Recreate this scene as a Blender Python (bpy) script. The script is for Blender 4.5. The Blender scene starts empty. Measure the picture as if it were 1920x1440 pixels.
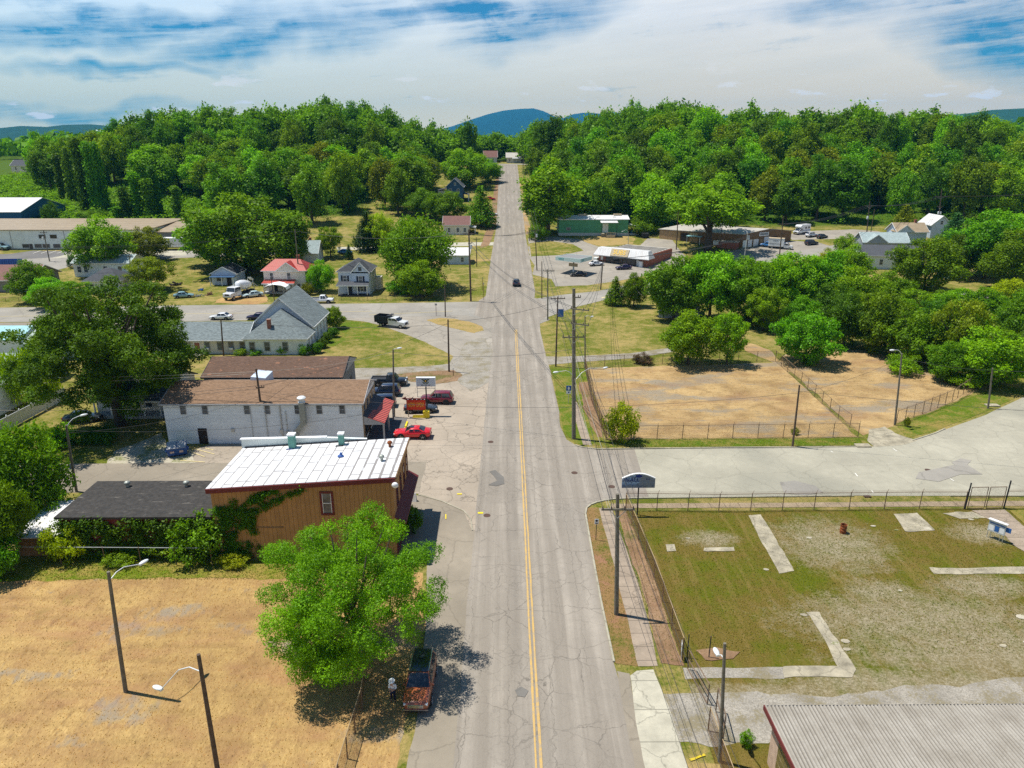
import bpy, bmesh, math, random
import numpy as np
from mathutils import Vector, Matrix
from mathutils.geometry import tessellate_polygon

random.seed(7)
SC = bpy.context.scene
COL = SC.collection
PI = math.pi
# ------------------------------------------------------------------ camera model and terrain
FPX, HC, HZ, VX = 1331.0, 36.0, 265.0, 948.0
PITCH = math.atan((720 - HZ) / FPX)
YAW = math.atan((960 - VX) / FPX * math.cos(PITCH))
PROF = [(-9999, 0), (180, 0), (195, .35), (215, 1.2), (235, 2.8), (259, 5.0), (288, 8.0), (318, 11.1), (348, 14.2), (378, 17), (402, 19.4), (424, 21.2),
        (447, 22.7), (470, 23.6), (510, 24.4), (560, 25), (680, 23), (800, 19), (1100, 11), (1500, 5), (6000, -15), (99999, -15)]


def lev(y):
    for (a, za), (b, zb) in zip(PROF, PROF[1:]):
        if y <= b:
            return za + (zb - za) * (y - a) / (b - a)


def sst(t):
    t = max(0., min(1., t))
    return t * t * (3 - 2 * t)


def hill(x, y):
    f = 1 - sst((y - 560) / 240)
    a = 11.5 * sst((y - 300) / 95) * sst((-x - 42) / 50) * (1 - sst((-x - 172) / 50))
    b = 11 * sst((y - 285) / 95) * sst((x - 24) / 60)
    n = .9 * math.sin(x * .05 + y * .03) + .7 * math.sin(x * .09 - y * .07)
    return f * (a + b) + n * min(1, (a + b) / 6) + (sst((abs(x) - 20) / 40) * n if y > 600 else 0)


def gz(x, y):
    return lev(y) + hill(x, y)


def ray(px, py):
    u = px - 960
    v = 720 - py
    d = FPX * math.cos(PITCH) + v * math.sin(PITCH)
    dz = -FPX * math.sin(PITCH) + v * math.cos(PITCH)
    c, s = math.cos(YAW), math.sin(YAW)
    return u * c + d * s, -u * s + d * c, dz


def G(px, py, z=None):
    """photo pixel -> point on the ground (or on the level z)"""
    dx, dy, dz = ray(px, py)
    if z is not None:
        t = (z - HC) / dz
        return dx * t, dy * t, z
    lo, t = 0.0, 0.0
    while t < 6:
        t += .004
        if HC + dz * t <= lev(dy * t):
            break
        lo = t
    hi = t
    for _ in range(24):
        m = (lo + hi) / 2
        if HC + dz * m <= lev(dy * m):
            hi = m
        else:
            lo = m
    return dx * hi, dy * hi, lev(dy * hi)


def HY(px, py, Y):
    """photo pixel -> point at the depth Y"""
    dx, dy, dz = ray(px, py)
    t = Y / dy
    return dx * t, Y, HC + dz * t


def PXM(px, py):
    """photo pixels per metre at the ground point under the pixel"""
    x, y, z = G(px, py)
    return FPX / (y * math.cos(PITCH) + (HC - z) * math.sin(PITCH))


cam = bpy.data.cameras.new('camera')
camo = bpy.data.objects.new('camera', cam)
COL.objects.link(camo)
cam.sensor_fit = 'HORIZONTAL'
cam.sensor_width = 36
cam.lens = 36 * FPX / 1920
cam.clip_end = 20000
cam.clip_start = .5
camo.location = (0, 0, HC)
camo.rotation_euler = (PI / 2 - PITCH, 0, -YAW)
SC.camera = camo
SUN_EL, SUN_AZ = math.radians(69), math.atan2(1.2, -4.5)   # direction towards the sun in the ground plane

# ------------------------------------------------------------------ mesh building


def link(o, parent=None):
    COL.objects.link(o)
    if parent is not None:
        o.parent = parent
    return o


def tag(o, label=None, cat=None, group=None, kind=None):
    if label:
        o['label'] = label
    if cat:
        o['category'] = cat
    if group:
        o['group'] = group
    if kind:
        o['kind'] = kind
    return o


def thing(name, label, cat, loc=(0, 0, 0), rz=0, group=None):
    o = bpy.data.objects.new(name, None)
    o.empty_display_size = .3
    o.location = loc
    o.rotation_euler = (0, 0, rz)
    link(o)
    return tag(o, label, cat, group)


class MB:
    def __init__(s):
        s.v = []
        s.f = []

    def add(s, v, f):
        n = len(s.v)
        s.v += [tuple(p) for p in v]
        s.f += [tuple(i + n for i in q) for q in f]
        return s

    def box(s, x0, x1, y0, y1, z0, z1):
        return s.add([(x0, y0, z0), (x1, y0, z0), (x1, y1, z0), (x0, y1, z0), (x0, y0, z1), (x1, y0, z1), (x1, y1, z1), (x0, y1, z1)],
                     [(3, 2, 1, 0), (4, 5, 6, 7), (0, 1, 5, 4), (1, 2, 6, 5), (2, 3, 7, 6), (3, 0, 4, 7)])

    def poly(s, pts):
        return s.add(pts, [tuple(range(len(pts)))])

    def slab(s, pts, d):
        """planar polygon thickened by the vector d"""
        n = len(pts)
        q = [tuple(a + b for a, b in zip(p, d)) for p in pts]
        return s.add(list(pts) + q, [tuple(range(n))[::-1], tuple(range(n, 2 * n))] + [(i, (i + 1) % n, n + (i + 1) % n, n + i) for i in range(n)])

    def prism(s, xy, z0, z1):
        return s.slab([(x, y, z0) for x, y in xy], (0, 0, z1 - z0))

    def bar(s, p, q, w, h=None):
        h = h or w
        p, q = Vector(p), Vector(q)
        d = (q - p).normalized()
        a = d.cross(Vector((0, 0, 1)))
        if a.length < 1e-3:
            a = Vector((1, 0, 0))
        a.normalize()
        b = a.cross(d)
        o = [a * (i * w / 2) + b * (j * h / 2) for i, j in ((-1, -1), (1, -1), (1, 1), (-1, 1))]
        return s.add([p + k for k in o] + [q + k for k in o], [(0, 1, 2, 3)[::-1], (4, 5, 6, 7), (0, 1, 5, 4), (1, 2, 6, 5), (2, 3, 7, 6), (3, 0, 4, 7)])

    def tube(s, pts, r, n=6, r2=None):
        pts = [Vector(p) for p in pts]
        m = len(pts)
        vs, fs = [], []
        up = Vector((0, 0, 1))
        for i, p in enumerate(pts):
            d = (pts[min(i + 1, m - 1)] - pts[max(i - 1, 0)]).normalized()
            a = d.cross(up)
            if a.length < .05:
                a = d.cross(Vector((0, 1, 0)))
            a.normalize()
            b = d.cross(a)
            rr = r if r2 is None else r + (r2 - r) * i / (m - 1)
            if isinstance(r, (list, tuple)):
                rr = r[i]
            vs += [p + a * (math.cos(2 * PI * k / n) * rr) + b * (math.sin(2 * PI * k / n) * rr) for k in range(n)]
        for i in range(m - 1):
            for k in range(n):
                fs.append((i * n + k, i * n + (k + 1) % n, (i + 1) * n + (k + 1) % n, (i + 1) * n + k))
        fs += [tuple(range(n))[::-1], tuple(range((m - 1) * n, m * n))]
        return s.add(vs, fs)

    def cyl(s, p, q, r, n=10, r2=None):
        return s.tube([p, q], r, n, r2)

    def lathe(s, prof, c=(0, 0, 0), n=14, sx=1, sy=1):
        vs, fs = [], []
        for r, z in prof:
            vs += [(c[0] + sx * r * math.cos(2 * PI * k / n), c[1] + sy * r * math.sin(2 * PI * k / n), c[2] + z) for k in range(n)]
        for i in range(len(prof) - 1):
            for k in range(n):
                fs.append((i * n + k, i * n + (k + 1) % n, (i + 1) * n + (k + 1) % n, (i + 1) * n + k))
        fs += [tuple(range(n))[::-1], tuple(range((len(prof) - 1) * n, len(prof) * n))]
        return s.add(vs, fs)

    def sph(s, c, r, n=12, m=8):
        if not isinstance(r, (tuple, list)):
            r = (r, r, r)
        vs, fs = [], []
        for i in range(m + 1):
            t = -PI / 2 + PI * i / m
            t = max(-1.5, min(1.5, t))
            for k in range(n):
                a = 2 * PI * k / n
                vs.append((c[0] + r[0] * math.cos(t) * math.cos(a), c[1] + r[1] * math.cos(t) * math.sin(a), c[2] + r[2] * math.sin(t)))
        for i in range(m):
            for k in range(n):
                fs.append((i * n + k, i * n + (k + 1) % n, (i + 1) * n + (k + 1) % n, (i + 1) * n + k))
        fs += [tuple(range(n))[::-1], tuple(range(m * n, (m + 1) * n))]
        return s.add(vs, fs)

    def xf(s, M):
        s.v = [tuple(M @ Vector(p)) for p in s.v]
        return s

    def mesh(s, name, smooth=False):
        me = bpy.data.meshes.new(name)
        me.from_pydata(s.v, [], s.f)
        if smooth:
            me.polygons.foreach_set('use_smooth', [True] * len(me.polygons))
        me.update()
        return me

    def build(s, name, mat, parent=None, smooth=False, bevel=0, seg=1):
        me = s.mesh(name, smooth)
        bm = bmesh.new()
        bm.from_mesh(me)
        bmesh.ops.recalc_face_normals(bm, faces=bm.faces)
        if bevel:
            bmesh.ops.bevel(bm, geom=[e for e in bm.edges if len(e.link_faces) == 2 and e.calc_face_angle(0) > .5], offset=bevel, segments=seg, affect='EDGES', profile=.5, clamp_overlap=True)
        bm.to_mesh(me)
        bm.free()
        if smooth and hasattr(me, 'set_sharp_from_angle'):
            me.set_sharp_from_angle(angle=math.radians(50))
        me.materials.append(mat)
        return link(bpy.data.objects.new(name, me), parent)


def text(name, s, size, M, mat, parent, depth=.01, sx=1.0):
    """raised lettering; M places the text plane (x right, y up, z towards the reader)"""
    cu = bpy.data.curves.new(name, 'FONT')
    cu.body = s
    cu.size = size
    cu.extrude = depth
    cu.align_x = 'CENTER'
    cu.align_y = 'CENTER'
    t = bpy.data.objects.new(name, cu)
    COL.objects.link(t)
    bpy.context.view_layer.update()
    me = bpy.data.meshes.new_from_object(t)
    bpy.data.objects.remove(t)
    me.transform(M @ Matrix.Diagonal((sx, 1, 1, 1)))
    me.materials.clear()
    me.materials.append(mat)
    return link(bpy.data.objects.new(name, me), parent)


def face_s(x, y, z):      # text plane facing the camera side (-y)
    return Matrix.Translation((x, y, z)) @ Matrix.Rotation(PI / 2, 4, 'X')


# smooth noise for ragged outlines
def _h(i, k):
    return (math.sin(i * 127.1 + k * 311.7) * 43758.5453) % 1.0


def vn(t, k):
    i = math.floor(t)
    f = t - i
    f = f * f * (3 - 2 * f)
    return (_h(i, k) * (1 - f) + _h(i + 1, k) * f) * 2 - 1


SEED = [0]
LIFT = [0]


def ragged(pts, jit, step=1.2, closed=True):
    """subdivide an outline and push it in and out"""
    SEED[0] += 1
    k = SEED[0]
    out, s = [], 0.0
    n = len(pts)
    for i in range(n if closed else n - 1):
        a, b = pts[i], pts[(i + 1) % n]
        L = math.hypot(b[0] - a[0], b[1] - a[1])
        m = max(1, int(L / step))
        nx, ny = (-(b[1] - a[1]) / max(L, 1e-6), (b[0] - a[0]) / max(L, 1e-6))
        for j in range(m):
            t = j / m
            d = jit * (vn((s + t * L) / 3.1, k) * .7 + vn((s + t * L) / .9, k + 50) * .45)
            out.append((a[0] + (b[0] - a[0]) * t + nx * d, a[1] + (b[1] - a[1]) * t + ny * d))
        s += L
    return out


def sheet(name, pts, mat, lift, jit=0, step=1.2, px=False, parent=None):
    """flat patch of ground following the terrain"""
    if px:
        pts = [G(x, y)[:2] for x, y in pts]
    if jit:
        pts = ragged(pts, jit, step)
    LIFT[0] += 1
    lift += LIFT[0] * .0003
    P = [Vector((x, y, 0)) for x, y in pts]
    tris = tessellate_polygon([P])
    bm = bmesh.new()
    vs = [bm.verts.new(p) for p in P]
    for t in tris:
        try:
            bm.faces.new([vs[i] for i in t])
        except ValueError:
            pass
    ymin, ymax = min(p[1] for p in pts), max(p[1] for p in pts)
    for yb, _ in PROF:
        if ymin < yb < ymax:
            bmesh.ops.bisect_plane(bm, geom=bm.verts[:] + bm.edges[:] + bm.faces[:], plane_co=(0, yb, 0), plane_no=(0, 1, 0))
    for v in bm.verts:
        v.co.z = lev(v.co.y) + lift
    bmesh.ops.recalc_face_normals(bm, faces=bm.faces)
    me = bpy.data.meshes.new(name)
    bm.normal_update()
    for f in bm.faces:
        if f.normal.z < 0:
            f.normal_flip()
    bm.to_mesh(me)
    bm.free()
    me.materials.append(mat)
    o = link(bpy.data.objects.new(name, me), parent)
    if parent is None:
        tag(o, kind='structure')
    return o
# ------------------------------------------------------------------ materials


class NT:
    def __init__(s, name):
        s.m = bpy.data.materials.new(name)
        s.m.use_nodes = True
        s.t = s.m.node_tree
        s.t.nodes.clear()
        s.out = s.t.nodes.new('ShaderNodeOutputMaterial')
        s.L = s.t.links.new

    def n(s, typ, **k):
        q = s.t.nodes.new('ShaderNode' + typ)
        for a, b in k.items():
            setattr(q, a, b)
        return q

    def _in(s, sock, v):
        if v is None:
            return
        if isinstance(v, bpy.types.NodeSocket):
            s.L(v, sock)
        elif isinstance(v, (tuple, list)) and len(v) == 3 and sock.type == 'RGBA':
            sock.default_value = (*v, 1)
        else:
            sock.default_value = v

    def pos(s):
        return s.n('NewGeometry').outputs['Position']

    def obj(s):
        return s.n('TexCoord').outputs['Object']

    def xyz(s, v):
        q = s.n('SeparateXYZ')
        s.L(v, q.inputs[0])
        return q.outputs

    def map(s, v, sc=(1, 1, 1), rot=(0, 0, 0), loc=(0, 0, 0)):
        q = s.n('Mapping')
        s.L(v, q.inputs[0])
        q.inputs['Scale'].default_value = sc
        q.inputs['Rotation'].default_value = rot
        q.inputs['Location'].default_value = loc
        return q.outputs[0]

    def noise(s, v, scale, det=4, rough=.6, dist=0, col=False):
        q = s.n('TexNoise')
        s.L(v, q.inputs['Vector'])
        q.inputs['Scale'].default_value = scale
        q.inputs['Detail'].default_value = det
        q.inputs['Roughness'].default_value = rough
        q.inputs['Distortion'].default_value = dist
        return q.outputs['Color' if col else 'Fac']

    def vor(s, v, scale, feat='DISTANCE_TO_EDGE', out='Distance', rnd=1):
        q = s.n('TexVoronoi', feature=feat)
        s.L(v, q.inputs['Vector'])
        q.inputs['Scale'].default_value = scale
        q.inputs['Randomness'].default_value = rnd
        return q.outputs[out]

    def math(s, op, a, b=None, c=None, clamp=False):
        q = s.n('Math', operation=op, use_clamp=clamp)
        for i, v in enumerate((a, b, c)):
            if v is not None:
                s._in(q.inputs[i], v)
        return q.outputs[0]

    def rng(s, v, a, b, c=0, d=1):
        q = s.n('MapRange')
        q.clamp = True
        s.L(v, q.inputs[0])
        for i, k in enumerate((a, b, c, d)):
            q.inputs[i + 1].default_value = k
        return q.outputs[0]

    def mix(s, f, a, b, mode='MIX'):
        q = s.n('Mix', data_type='RGBA', blend_type=mode)
        s._in(q.inputs[0], f)
        s._in(q.inputs[6], a)
        s._in(q.inputs[7], b)
        return q.outputs[2]

    def ramp(s, f, stops, interp='LINEAR'):
        q = s.n('ValToRGB')
        s.L(f, q.inputs[0])
        r = q.color_ramp
        r.interpolation = interp
        while len(r.elements) < len(stops):
            r.elements.new(.5)
        for e, (p, c) in zip(r.elements, stops):
            e.position = p
            e.color = (*c, 1) if len(c) == 3 else c
        return q.outputs[0]

    def bump(s, h, st=.3, d=.05):
        q = s.n('Bump')
        q.inputs['Strength'].default_value = st
        q.inputs['Distance'].default_value = d
        s.L(h, q.inputs['Height'])
        return q.outputs[0]

    def warp(s, v, scale, amt):
        a = s.n('VectorMath', operation='SUBTRACT')
        s.L(s.noise(v, scale, 3, col=True), a.inputs[0])
        a.inputs[1].default_value = (.5, .5, .5)
        b = s.n('VectorMath', operation='SCALE')
        s.L(a.outputs[0], b.inputs[0])
        b.inputs['Scale'].default_value = amt
        c = s.n('VectorMath', operation='ADD')
        s.L(v, c.inputs[0])
        s.L(b.outputs[0], c.inputs[1])
        return c.outputs[0]

    def bsdf(s, col, rough=.8, metal=0, spec=.3, normal=None, alpha=None, coat=0):
        q = s.n('BsdfPrincipled')
        s._in(q.inputs['Base Color'], col)
        s._in(q.inputs['Roughness'], rough)
        s._in(q.inputs['Metallic'], metal)
        q.inputs['Specular IOR Level'].default_value = spec
        q.inputs['Coat Weight'].default_value = coat
        q.inputs['Coat Roughness'].default_value = .04
        s._in(q.inputs['Normal'], normal)
        s._in(q.inputs['Alpha'], alpha)
        s.L(q.outputs[0], s.out.inputs[0])
        return s.m


def m_ground(name, a, b, dry, bare, dryness, bareness):
    """open ground: mown grass, and leaf litter with low green growth under the woods on the hillsides"""
    t = NT(name)
    p = t.pos()
    fine = t.noise(p, 3.2, 6, .75)
    blade = t.noise(t.map(p, (1, .6, 1)), 9, 3, .8)
    big = t.noise(p, .11, 4)
    med = t.noise(p, .55, 5, .65)
    c = t.mix(t.rng(fine, .3, .7), a, b)
    c = t.mix(t.rng(blade, .35, .7, 0, .55), c, tuple(k * .5 for k in a))
    dm = t.math('ADD', t.math('MULTIPLY', big, .5), t.math('MULTIPLY', med, .5))
    dm = t.math('ADD', dm, t.math('MULTIPLY', t.math('SUBTRACT', fine, .5), .45))
    c = t.mix(t.rng(dm, .43, .6, 0, .9), c, t.mix(t.rng(blade, .35, .65), tuple(k * .72 for k in dry), tuple(k * 1.15 for k in dry)))
    bm_ = t.math('ADD', t.math('MULTIPLY', t.noise(t.map(p, loc=(31, 17, 0)), .35, 5, .7), .8), t.math('MULTIPLY', fine, .2))
    c = t.mix(t.rng(bm_, .64, .72), c, bare)
    x, y, z = t.xyz(t.warp(p, .05, 9))
    far = t.rng(y, 284, 292)
    side = t.math('MAXIMUM', t.rng(x, -56, -64), t.rng(x, 12, 18))
    side = t.math('MAXIMUM', side, t.rng(y, 476, 482))
    near_r = t.math('MULTIPLY', t.rng(y, 266, 272), t.rng(x, 18, 24))
    fm = t.math('MAXIMUM', t.math('MULTIPLY', far, side), near_r)
    c = t.mix(fm, c, t.mix(t.rng(fine, .35, .65), (.035, .075, .006), (.085, .14, .008)))
    return t.bsdf(c, .95, 0, .1, t.bump(t.math('ADD', fine, blade), .9, .09))


def m_lot():
    """weedy lot: olive grass, brown thatch and bare stony ground in patches"""
    t = NT('lot_grass')
    p = t.pos()
    fine = t.noise(p, 4.2, 6, .78)
    blade = t.noise(t.map(p, (1, .7, 1)), 11, 3, .8)
    med = t.noise(p, .7, 5, .68)
    big = t.noise(p, .16, 4, .6)
    c = t.mix(t.rng(fine, .32, .68), (.060, .080, .004), (.135, .145, .008))
    dm = t.math('ADD', t.math('MULTIPLY', big, .55), t.math('ADD', t.math('MULTIPLY', med, .3), t.math('MULTIPLY', fine, .15)))
    c = t.mix(t.rng(dm, .42, .54, 0, .9), c, t.mix(t.rng(blade, .35, .65), (.105, .070, .012), (.19, .14, .035)))
    st = t.noise(t.map(p, (1.3, .14, 1)), 1, 3)
    c = t.mix(t.rng(st, .5, .68, 0, .45), c, (.25, .17, .06))
    x, y, z = t.xyz(p)
    acc = None
    for px, py, rx, ry in ((1560, 1020, 4.2, 3.8), (1720, 1160, 8.5, 3.0), (1850, 1215, 9, 3.2), (1640, 1285, 5, 1.5), (1800, 1290, 11, 1.6), (1840, 1100, 3.5, 1.5), (1330, 1010, 2.2, 1.2), (1420, 1300, 9, .8), (1650, 1110, 2.5, 1.5), (1840, 1000, 2.5, 1.6)):
        X, Y, _ = G(px, py)
        d = t.math('ADD', t.math('POWER', t.math('DIVIDE', t.math('SUBTRACT', x, X), rx), 2.0), t.math('POWER', t.math('DIVIDE', t.math('SUBTRACT', y, Y), ry), 2.0))
        g = t.rng(d, .0, 3.2, .30, 0)
        acc = g if acc is None else t.math('MAXIMUM', acc, g)
    n = t.math('ADD', t.math('MULTIPLY', t.noise(p, .9, 6, .72), .55), t.math('MULTIPLY', fine, .45))
    m = t.rng(t.math('ADD', n, acc), .60, .84, 0, .95)
    stone = t.mix(t.rng(fine, .35, .65), (.20, .16, .09), (.38, .33, .225))
    c = t.mix(m, c, stone)
    c = t.mix(t.rng(blade, .3, .5, .55, 0), c, (.035, .045, .008))
    return t.bsdf(c, .95, 0, .1, t.bump(t.math('ADD', fine, blade), .9, .08))


def m_worn(name, c, under):
    t = NT(name)
    p = t.pos()
    n = t.math('ADD', t.math('MULTIPLY', t.noise(p, 1.1, 5, .7), .5), t.math('MULTIPLY', t.noise(p, 9, 4, .8), .5))
    return t.bsdf(t.mix(t.rng(n, .48, .62, 0, .9), c, under), .85)


def m_corr():
    t = NT('corrugated_sheet')
    o = t.obj()
    x, y, z = t.xyz(o)
    n = t.noise(o, .6, 6, .7)
    c = t.mix(t.rng(n, .35, .68), (.40, .37, .32), (.29, .26, .215))
    f = t.noise(o, 9, 4, .7)
    c = t.mix(t.rng(f, .5, .7, 0, .45), c, (.19, .165, .13))
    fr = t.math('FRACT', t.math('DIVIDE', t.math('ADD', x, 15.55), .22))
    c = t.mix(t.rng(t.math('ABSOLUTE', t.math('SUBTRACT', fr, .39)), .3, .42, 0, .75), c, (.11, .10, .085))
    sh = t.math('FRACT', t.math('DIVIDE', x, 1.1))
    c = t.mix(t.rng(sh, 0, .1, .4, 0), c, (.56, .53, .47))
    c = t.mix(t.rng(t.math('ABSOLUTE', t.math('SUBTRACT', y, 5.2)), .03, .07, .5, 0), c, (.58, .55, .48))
    return t.bsdf(c, .6, .1, .35)


def plain(name, c, rough=.6, metal=0, var=.18, sc=3, spec=.3, coat=0):
    t = NT(name)
    n = t.noise(t.obj(), sc, 5)
    col = t.mix(t.rng(n, .3, .7), tuple(k * (1 - var) for k in c), tuple(min(1, k * (1 + var)) for k in c))
    return t.bsdf(col, rough, metal, spec, coat=coat)


def m_asphalt(name, base, crack=1.0, tint=(.9, 1.1), lanes=False, patch=.5, cs=.33, red=0):
    t = NT(name)
    p = t.pos()
    big = t.noise(p, .12, 4)
    med = t.noise(p, 1.1, 5, .65)
    fine = t.noise(p, 14, 3, .7)
    st = t.noise(t.map(p, (1.6, .05, 1)), 1.0, 4)          # streaks along the road
    dk = tuple(k * .74 for k in base)
    lt = tuple(min(1, k * 1.16) for k in base)
    c = t.mix(t.rng(big, .3, .7), dk, lt)
    c = t.mix(t.rng(med, .35, .75, 0, .45), c, tuple(k * .66 for k in base))
    if lanes:
        c = t.mix(t.rng(st, .42, .64, 0, .75), c, (base[0] * .56, base[1] * .55, base[2] * .54))
        x = t.xyz(p)[0]
        w = t.math('PINGPONG', t.math('ADD', x, -.2), .95)       # worn wheel tracks
        c = t.mix(t.rng(w, .15, .85, .6, 0), c, (base[0] * .62, base[1] * .61, base[2] * .6))
        ob = t.math('ABSOLUTE', t.math('SUBTRACT', x, t.math('ADD', .1, t.math('MULTIPLY', t.noise(p, .15, 2), 1.1))))
        ob = t.math('MULTIPLY', t.rng(ob, .1, .9, .55, 0), t.rng(t.noise(t.map(p, (1, .3, 1)), .5, 4), .35, .65))
        c = t.mix(ob, c, (base[0] * .45, base[1] * .45, base[2] * .46))
        sp = t.rng(t.noise(t.map(p, loc=(7, 3, 0)), 1.7, 2), .70, .76, 0, .5)
        c = t.mix(sp, c, (base[0] * .4, base[1] * .4, base[2] * .4))
    c = t.mix(t.rng(fine, .3, .75, .22, -.0), c, tuple(min(1, k * 1.35) for k in base))
    fine2 = t.math('GREATER_THAN', fine, .66)
    c = t.mix(t.math('MULTIPLY', fine2, .3), c, tuple(k * .45 for k in base))
    if patch:
        pt = t.rng(t.noise(p, .045, 2), .56, .64, 0, patch)
        c = t.mix(pt, c, (base[0] * .72, base[1] * .74, base[2] * .76))
    if crack:
        wv = t.warp(p, .9, .9)
        wv2 = t.warp(wv, 5, .12)
        d1 = t.vor(wv2, cs)
        d2 = t.vor(t.map(wv2, (1, .8, 1)), cs * 3.4)
        m = t.rng(t.noise(p, .09, 3), .42, .62)
        k1 = t.rng(d1, .0, .016, 1, 0)
        k2 = t.math('MULTIPLY', t.rng(d2, .0, .026, 1, 0), m)
        if lanes:
            e1 = t.math('MULTIPLY', k1, t.rng(t.noise(p, .2, 2), .35, .6))
            yy = t.math('PINGPONG', t.math('ADD', t.xyz(wv2)[1], t.math('MULTIPLY', t.noise(p, .25, 2), 1.5)), 3.1)
            tr = t.math('MULTIPLY', t.rng(yy, 0, .035, 1, 0), t.rng(t.noise(p, .12, 1), .45, .5))
            lo = t.math('PINGPONG', t.math('ADD', t.xyz(wv2)[0], -.1), 1.45)
            tr2 = t.math('MULTIPLY', t.rng(lo, 0, .03, 1, 0), t.rng(t.noise(p, .1, 1), .42, .5))
            k1 = t.math('MAXIMUM', e1, t.math('MAXIMUM', tr, tr2))
        k = t.math('MULTIPLY', t.math('MAXIMUM', k1, t.math('MULTIPLY', k2, .8)), .7 * crack)
        c = t.mix(k, c, tuple(b * .3 for b in base))
    return t.bsdf(c, .9, 0, .2, t.bump(fine, .25, .02))


def m_grass(name, a, b, dry, bare, dryness=.5, bareness=.2, sc=1.0, streak=None):
    """mown grass: green tones a/b, dry tone, bare earth"""
    t = NT(name)
    p = t.pos()
    fine = t.noise(p, 3.2 * sc, 6, .75)
    blade = t.noise(t.map(p, (1, .6, 1)), 9 * sc, 3, .8)
    big = t.noise(p, .11, 4)
    med = t.noise(p, .55, 5, .65)
    c = t.mix(t.rng(fine, .3, .7), a, b)
    c = t.mix(t.rng(blade, .35, .7, 0, .55), c, tuple(k * .5 for k in a))
    dm = t.math('ADD', t.math('MULTIPLY', big, .5), t.math('MULTIPLY', med, .5))
    dm = t.math('ADD', dm, t.math('MULTIPLY', t.math('SUBTRACT', fine, .5), .35))
    lo = .5 + (.5 - dryness) * .45
    c = t.mix(t.rng(dm, lo - .07, lo + .07, 0, .9), c, t.mix(t.rng(blade, .35, .65), tuple(k * .72 for k in dry), tuple(k * 1.15 for k in dry)))
    bm_ = t.math('ADD', t.math('MULTIPLY', t.noise(t.map(p, loc=(31, 17, 0)), .35, 5, .7), .8), t.math('MULTIPLY', fine, .2))
    lo = .5 + (.5 - bareness) * .42
    c = t.mix(t.rng(bm_, lo, lo + .06), c, t.mix(fine, tuple(k * .7 for k in bare), bare))
    if streak:
        s = t.noise(t.map(p, streak), 1, 3)
        c = t.mix(t.rng(s, .4, .65, 0, .35), c, tuple(k * .6 for k in a))
    return t.bsdf(c, .95, 0, .1, t.bump(t.math('ADD', fine, blade), .9, .09))


def m_hay(name, c0, c1, c2, grey, rot=.5, greyn=.2, st=(1, .45, 1)):
    """dead mown field: straw, rust and grey bare patches"""
    t = NT(name)
    p = t.pos()
    q = t.map(p, st, (0, 0, rot))
    straw = t.noise(q, 6.5, 7, .8, .6)
    cl = t.noise(q, 1.6, 4, .7)
    med = t.noise(p, .3, 4, .6)
    big = t.noise(p, .06, 3)
    c = t.mix(t.rng(straw, .38, .62), c0, c1)
    c = t.mix(t.rng(med, .42, .68, 0, .75), c, c2)
    c = t.mix(t.rng(cl, .52, .7, 0, .6), c, tuple(k * .55 for k in c2))
    hi = t.math('GREATER_THAN', straw, .62)
    c = t.mix(t.math('MULTIPLY', hi, .3), c, tuple(min(1, k * 1.3) for k in c1))
    gm = t.math('ADD', t.math('MULTIPLY', t.noise(t.map(p, (.6, 1.3, 1), loc=(5, 9, 0)), .14, 3), .75), t.math('MULTIPLY', cl, .25))
    lo = .5 + (.5 - greyn) * .42
    c = t.mix(t.rng(gm, lo, lo + .07, 0, .85), c, t.mix(straw, tuple(k * .75 for k in grey), grey))
    c = t.mix(t.rng(big, .35, .7, 0, .4), c, tuple(k * .62 for k in c0))
    pk = t.noise(t.map(p, (.5, 1.2, 1), loc=(40, 11, 0)), .16, 4, .65)
    c = t.mix(t.rng(pk, .5, .68, 0, .5), c, (c2[0] * 1.1, c2[1] * .95, c2[2] * 1.15))
    sw = t.noise(t.map(p, (.15, 1.6, 1), (0, 0, rot * .6)), .8, 4, .6)
    c = t.mix(t.rng(sw, .5, .7, 0, .4), c, tuple(k * .66 for k in c0))
    gr = t.math('ADD', t.math('MULTIPLY', t.noise(t.map(p, loc=(3, 70, 0)), .22, 4), .7), t.math('MULTIPLY', straw, .3))
    c = t.mix(t.rng(gr, .60, .68, 0, .45), c, (.15, .15, .03))
    return t.bsdf(c, .95, 0, .1, t.bump(t.math('ADD', straw, cl), .8, .1))


def m_conc(name, base, stain=.4, joints=0, axis=1):
    t = NT(name)
    p = t.pos()
    n = t.noise(p, .7, 6, .65)
    f = t.noise(p, 9, 4, .7)
    c = t.mix(t.rng(n, .32, .68), tuple(k * (1 - stain) for k in base), base)
    c = t.mix(t.rng(f, .4, .75, 0, .3), c, tuple(k * .55 for k in base))
    d = t.vor(t.warp(p, 1.2, .8), .35)
    c = t.mix(t.rng(d, 0, .02, .6, 0), c, tuple(k * .3 for k in base))
    if joints:
        y = t.math('PINGPONG', t.xyz(p)[axis], joints)
        c = t.mix(t.rng(y, .02, .06, .75, 0), c, tuple(k * .35 for k in base))
    return t.bsdf(c, .9, 0, .2, t.bump(f, .2, .02))


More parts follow.
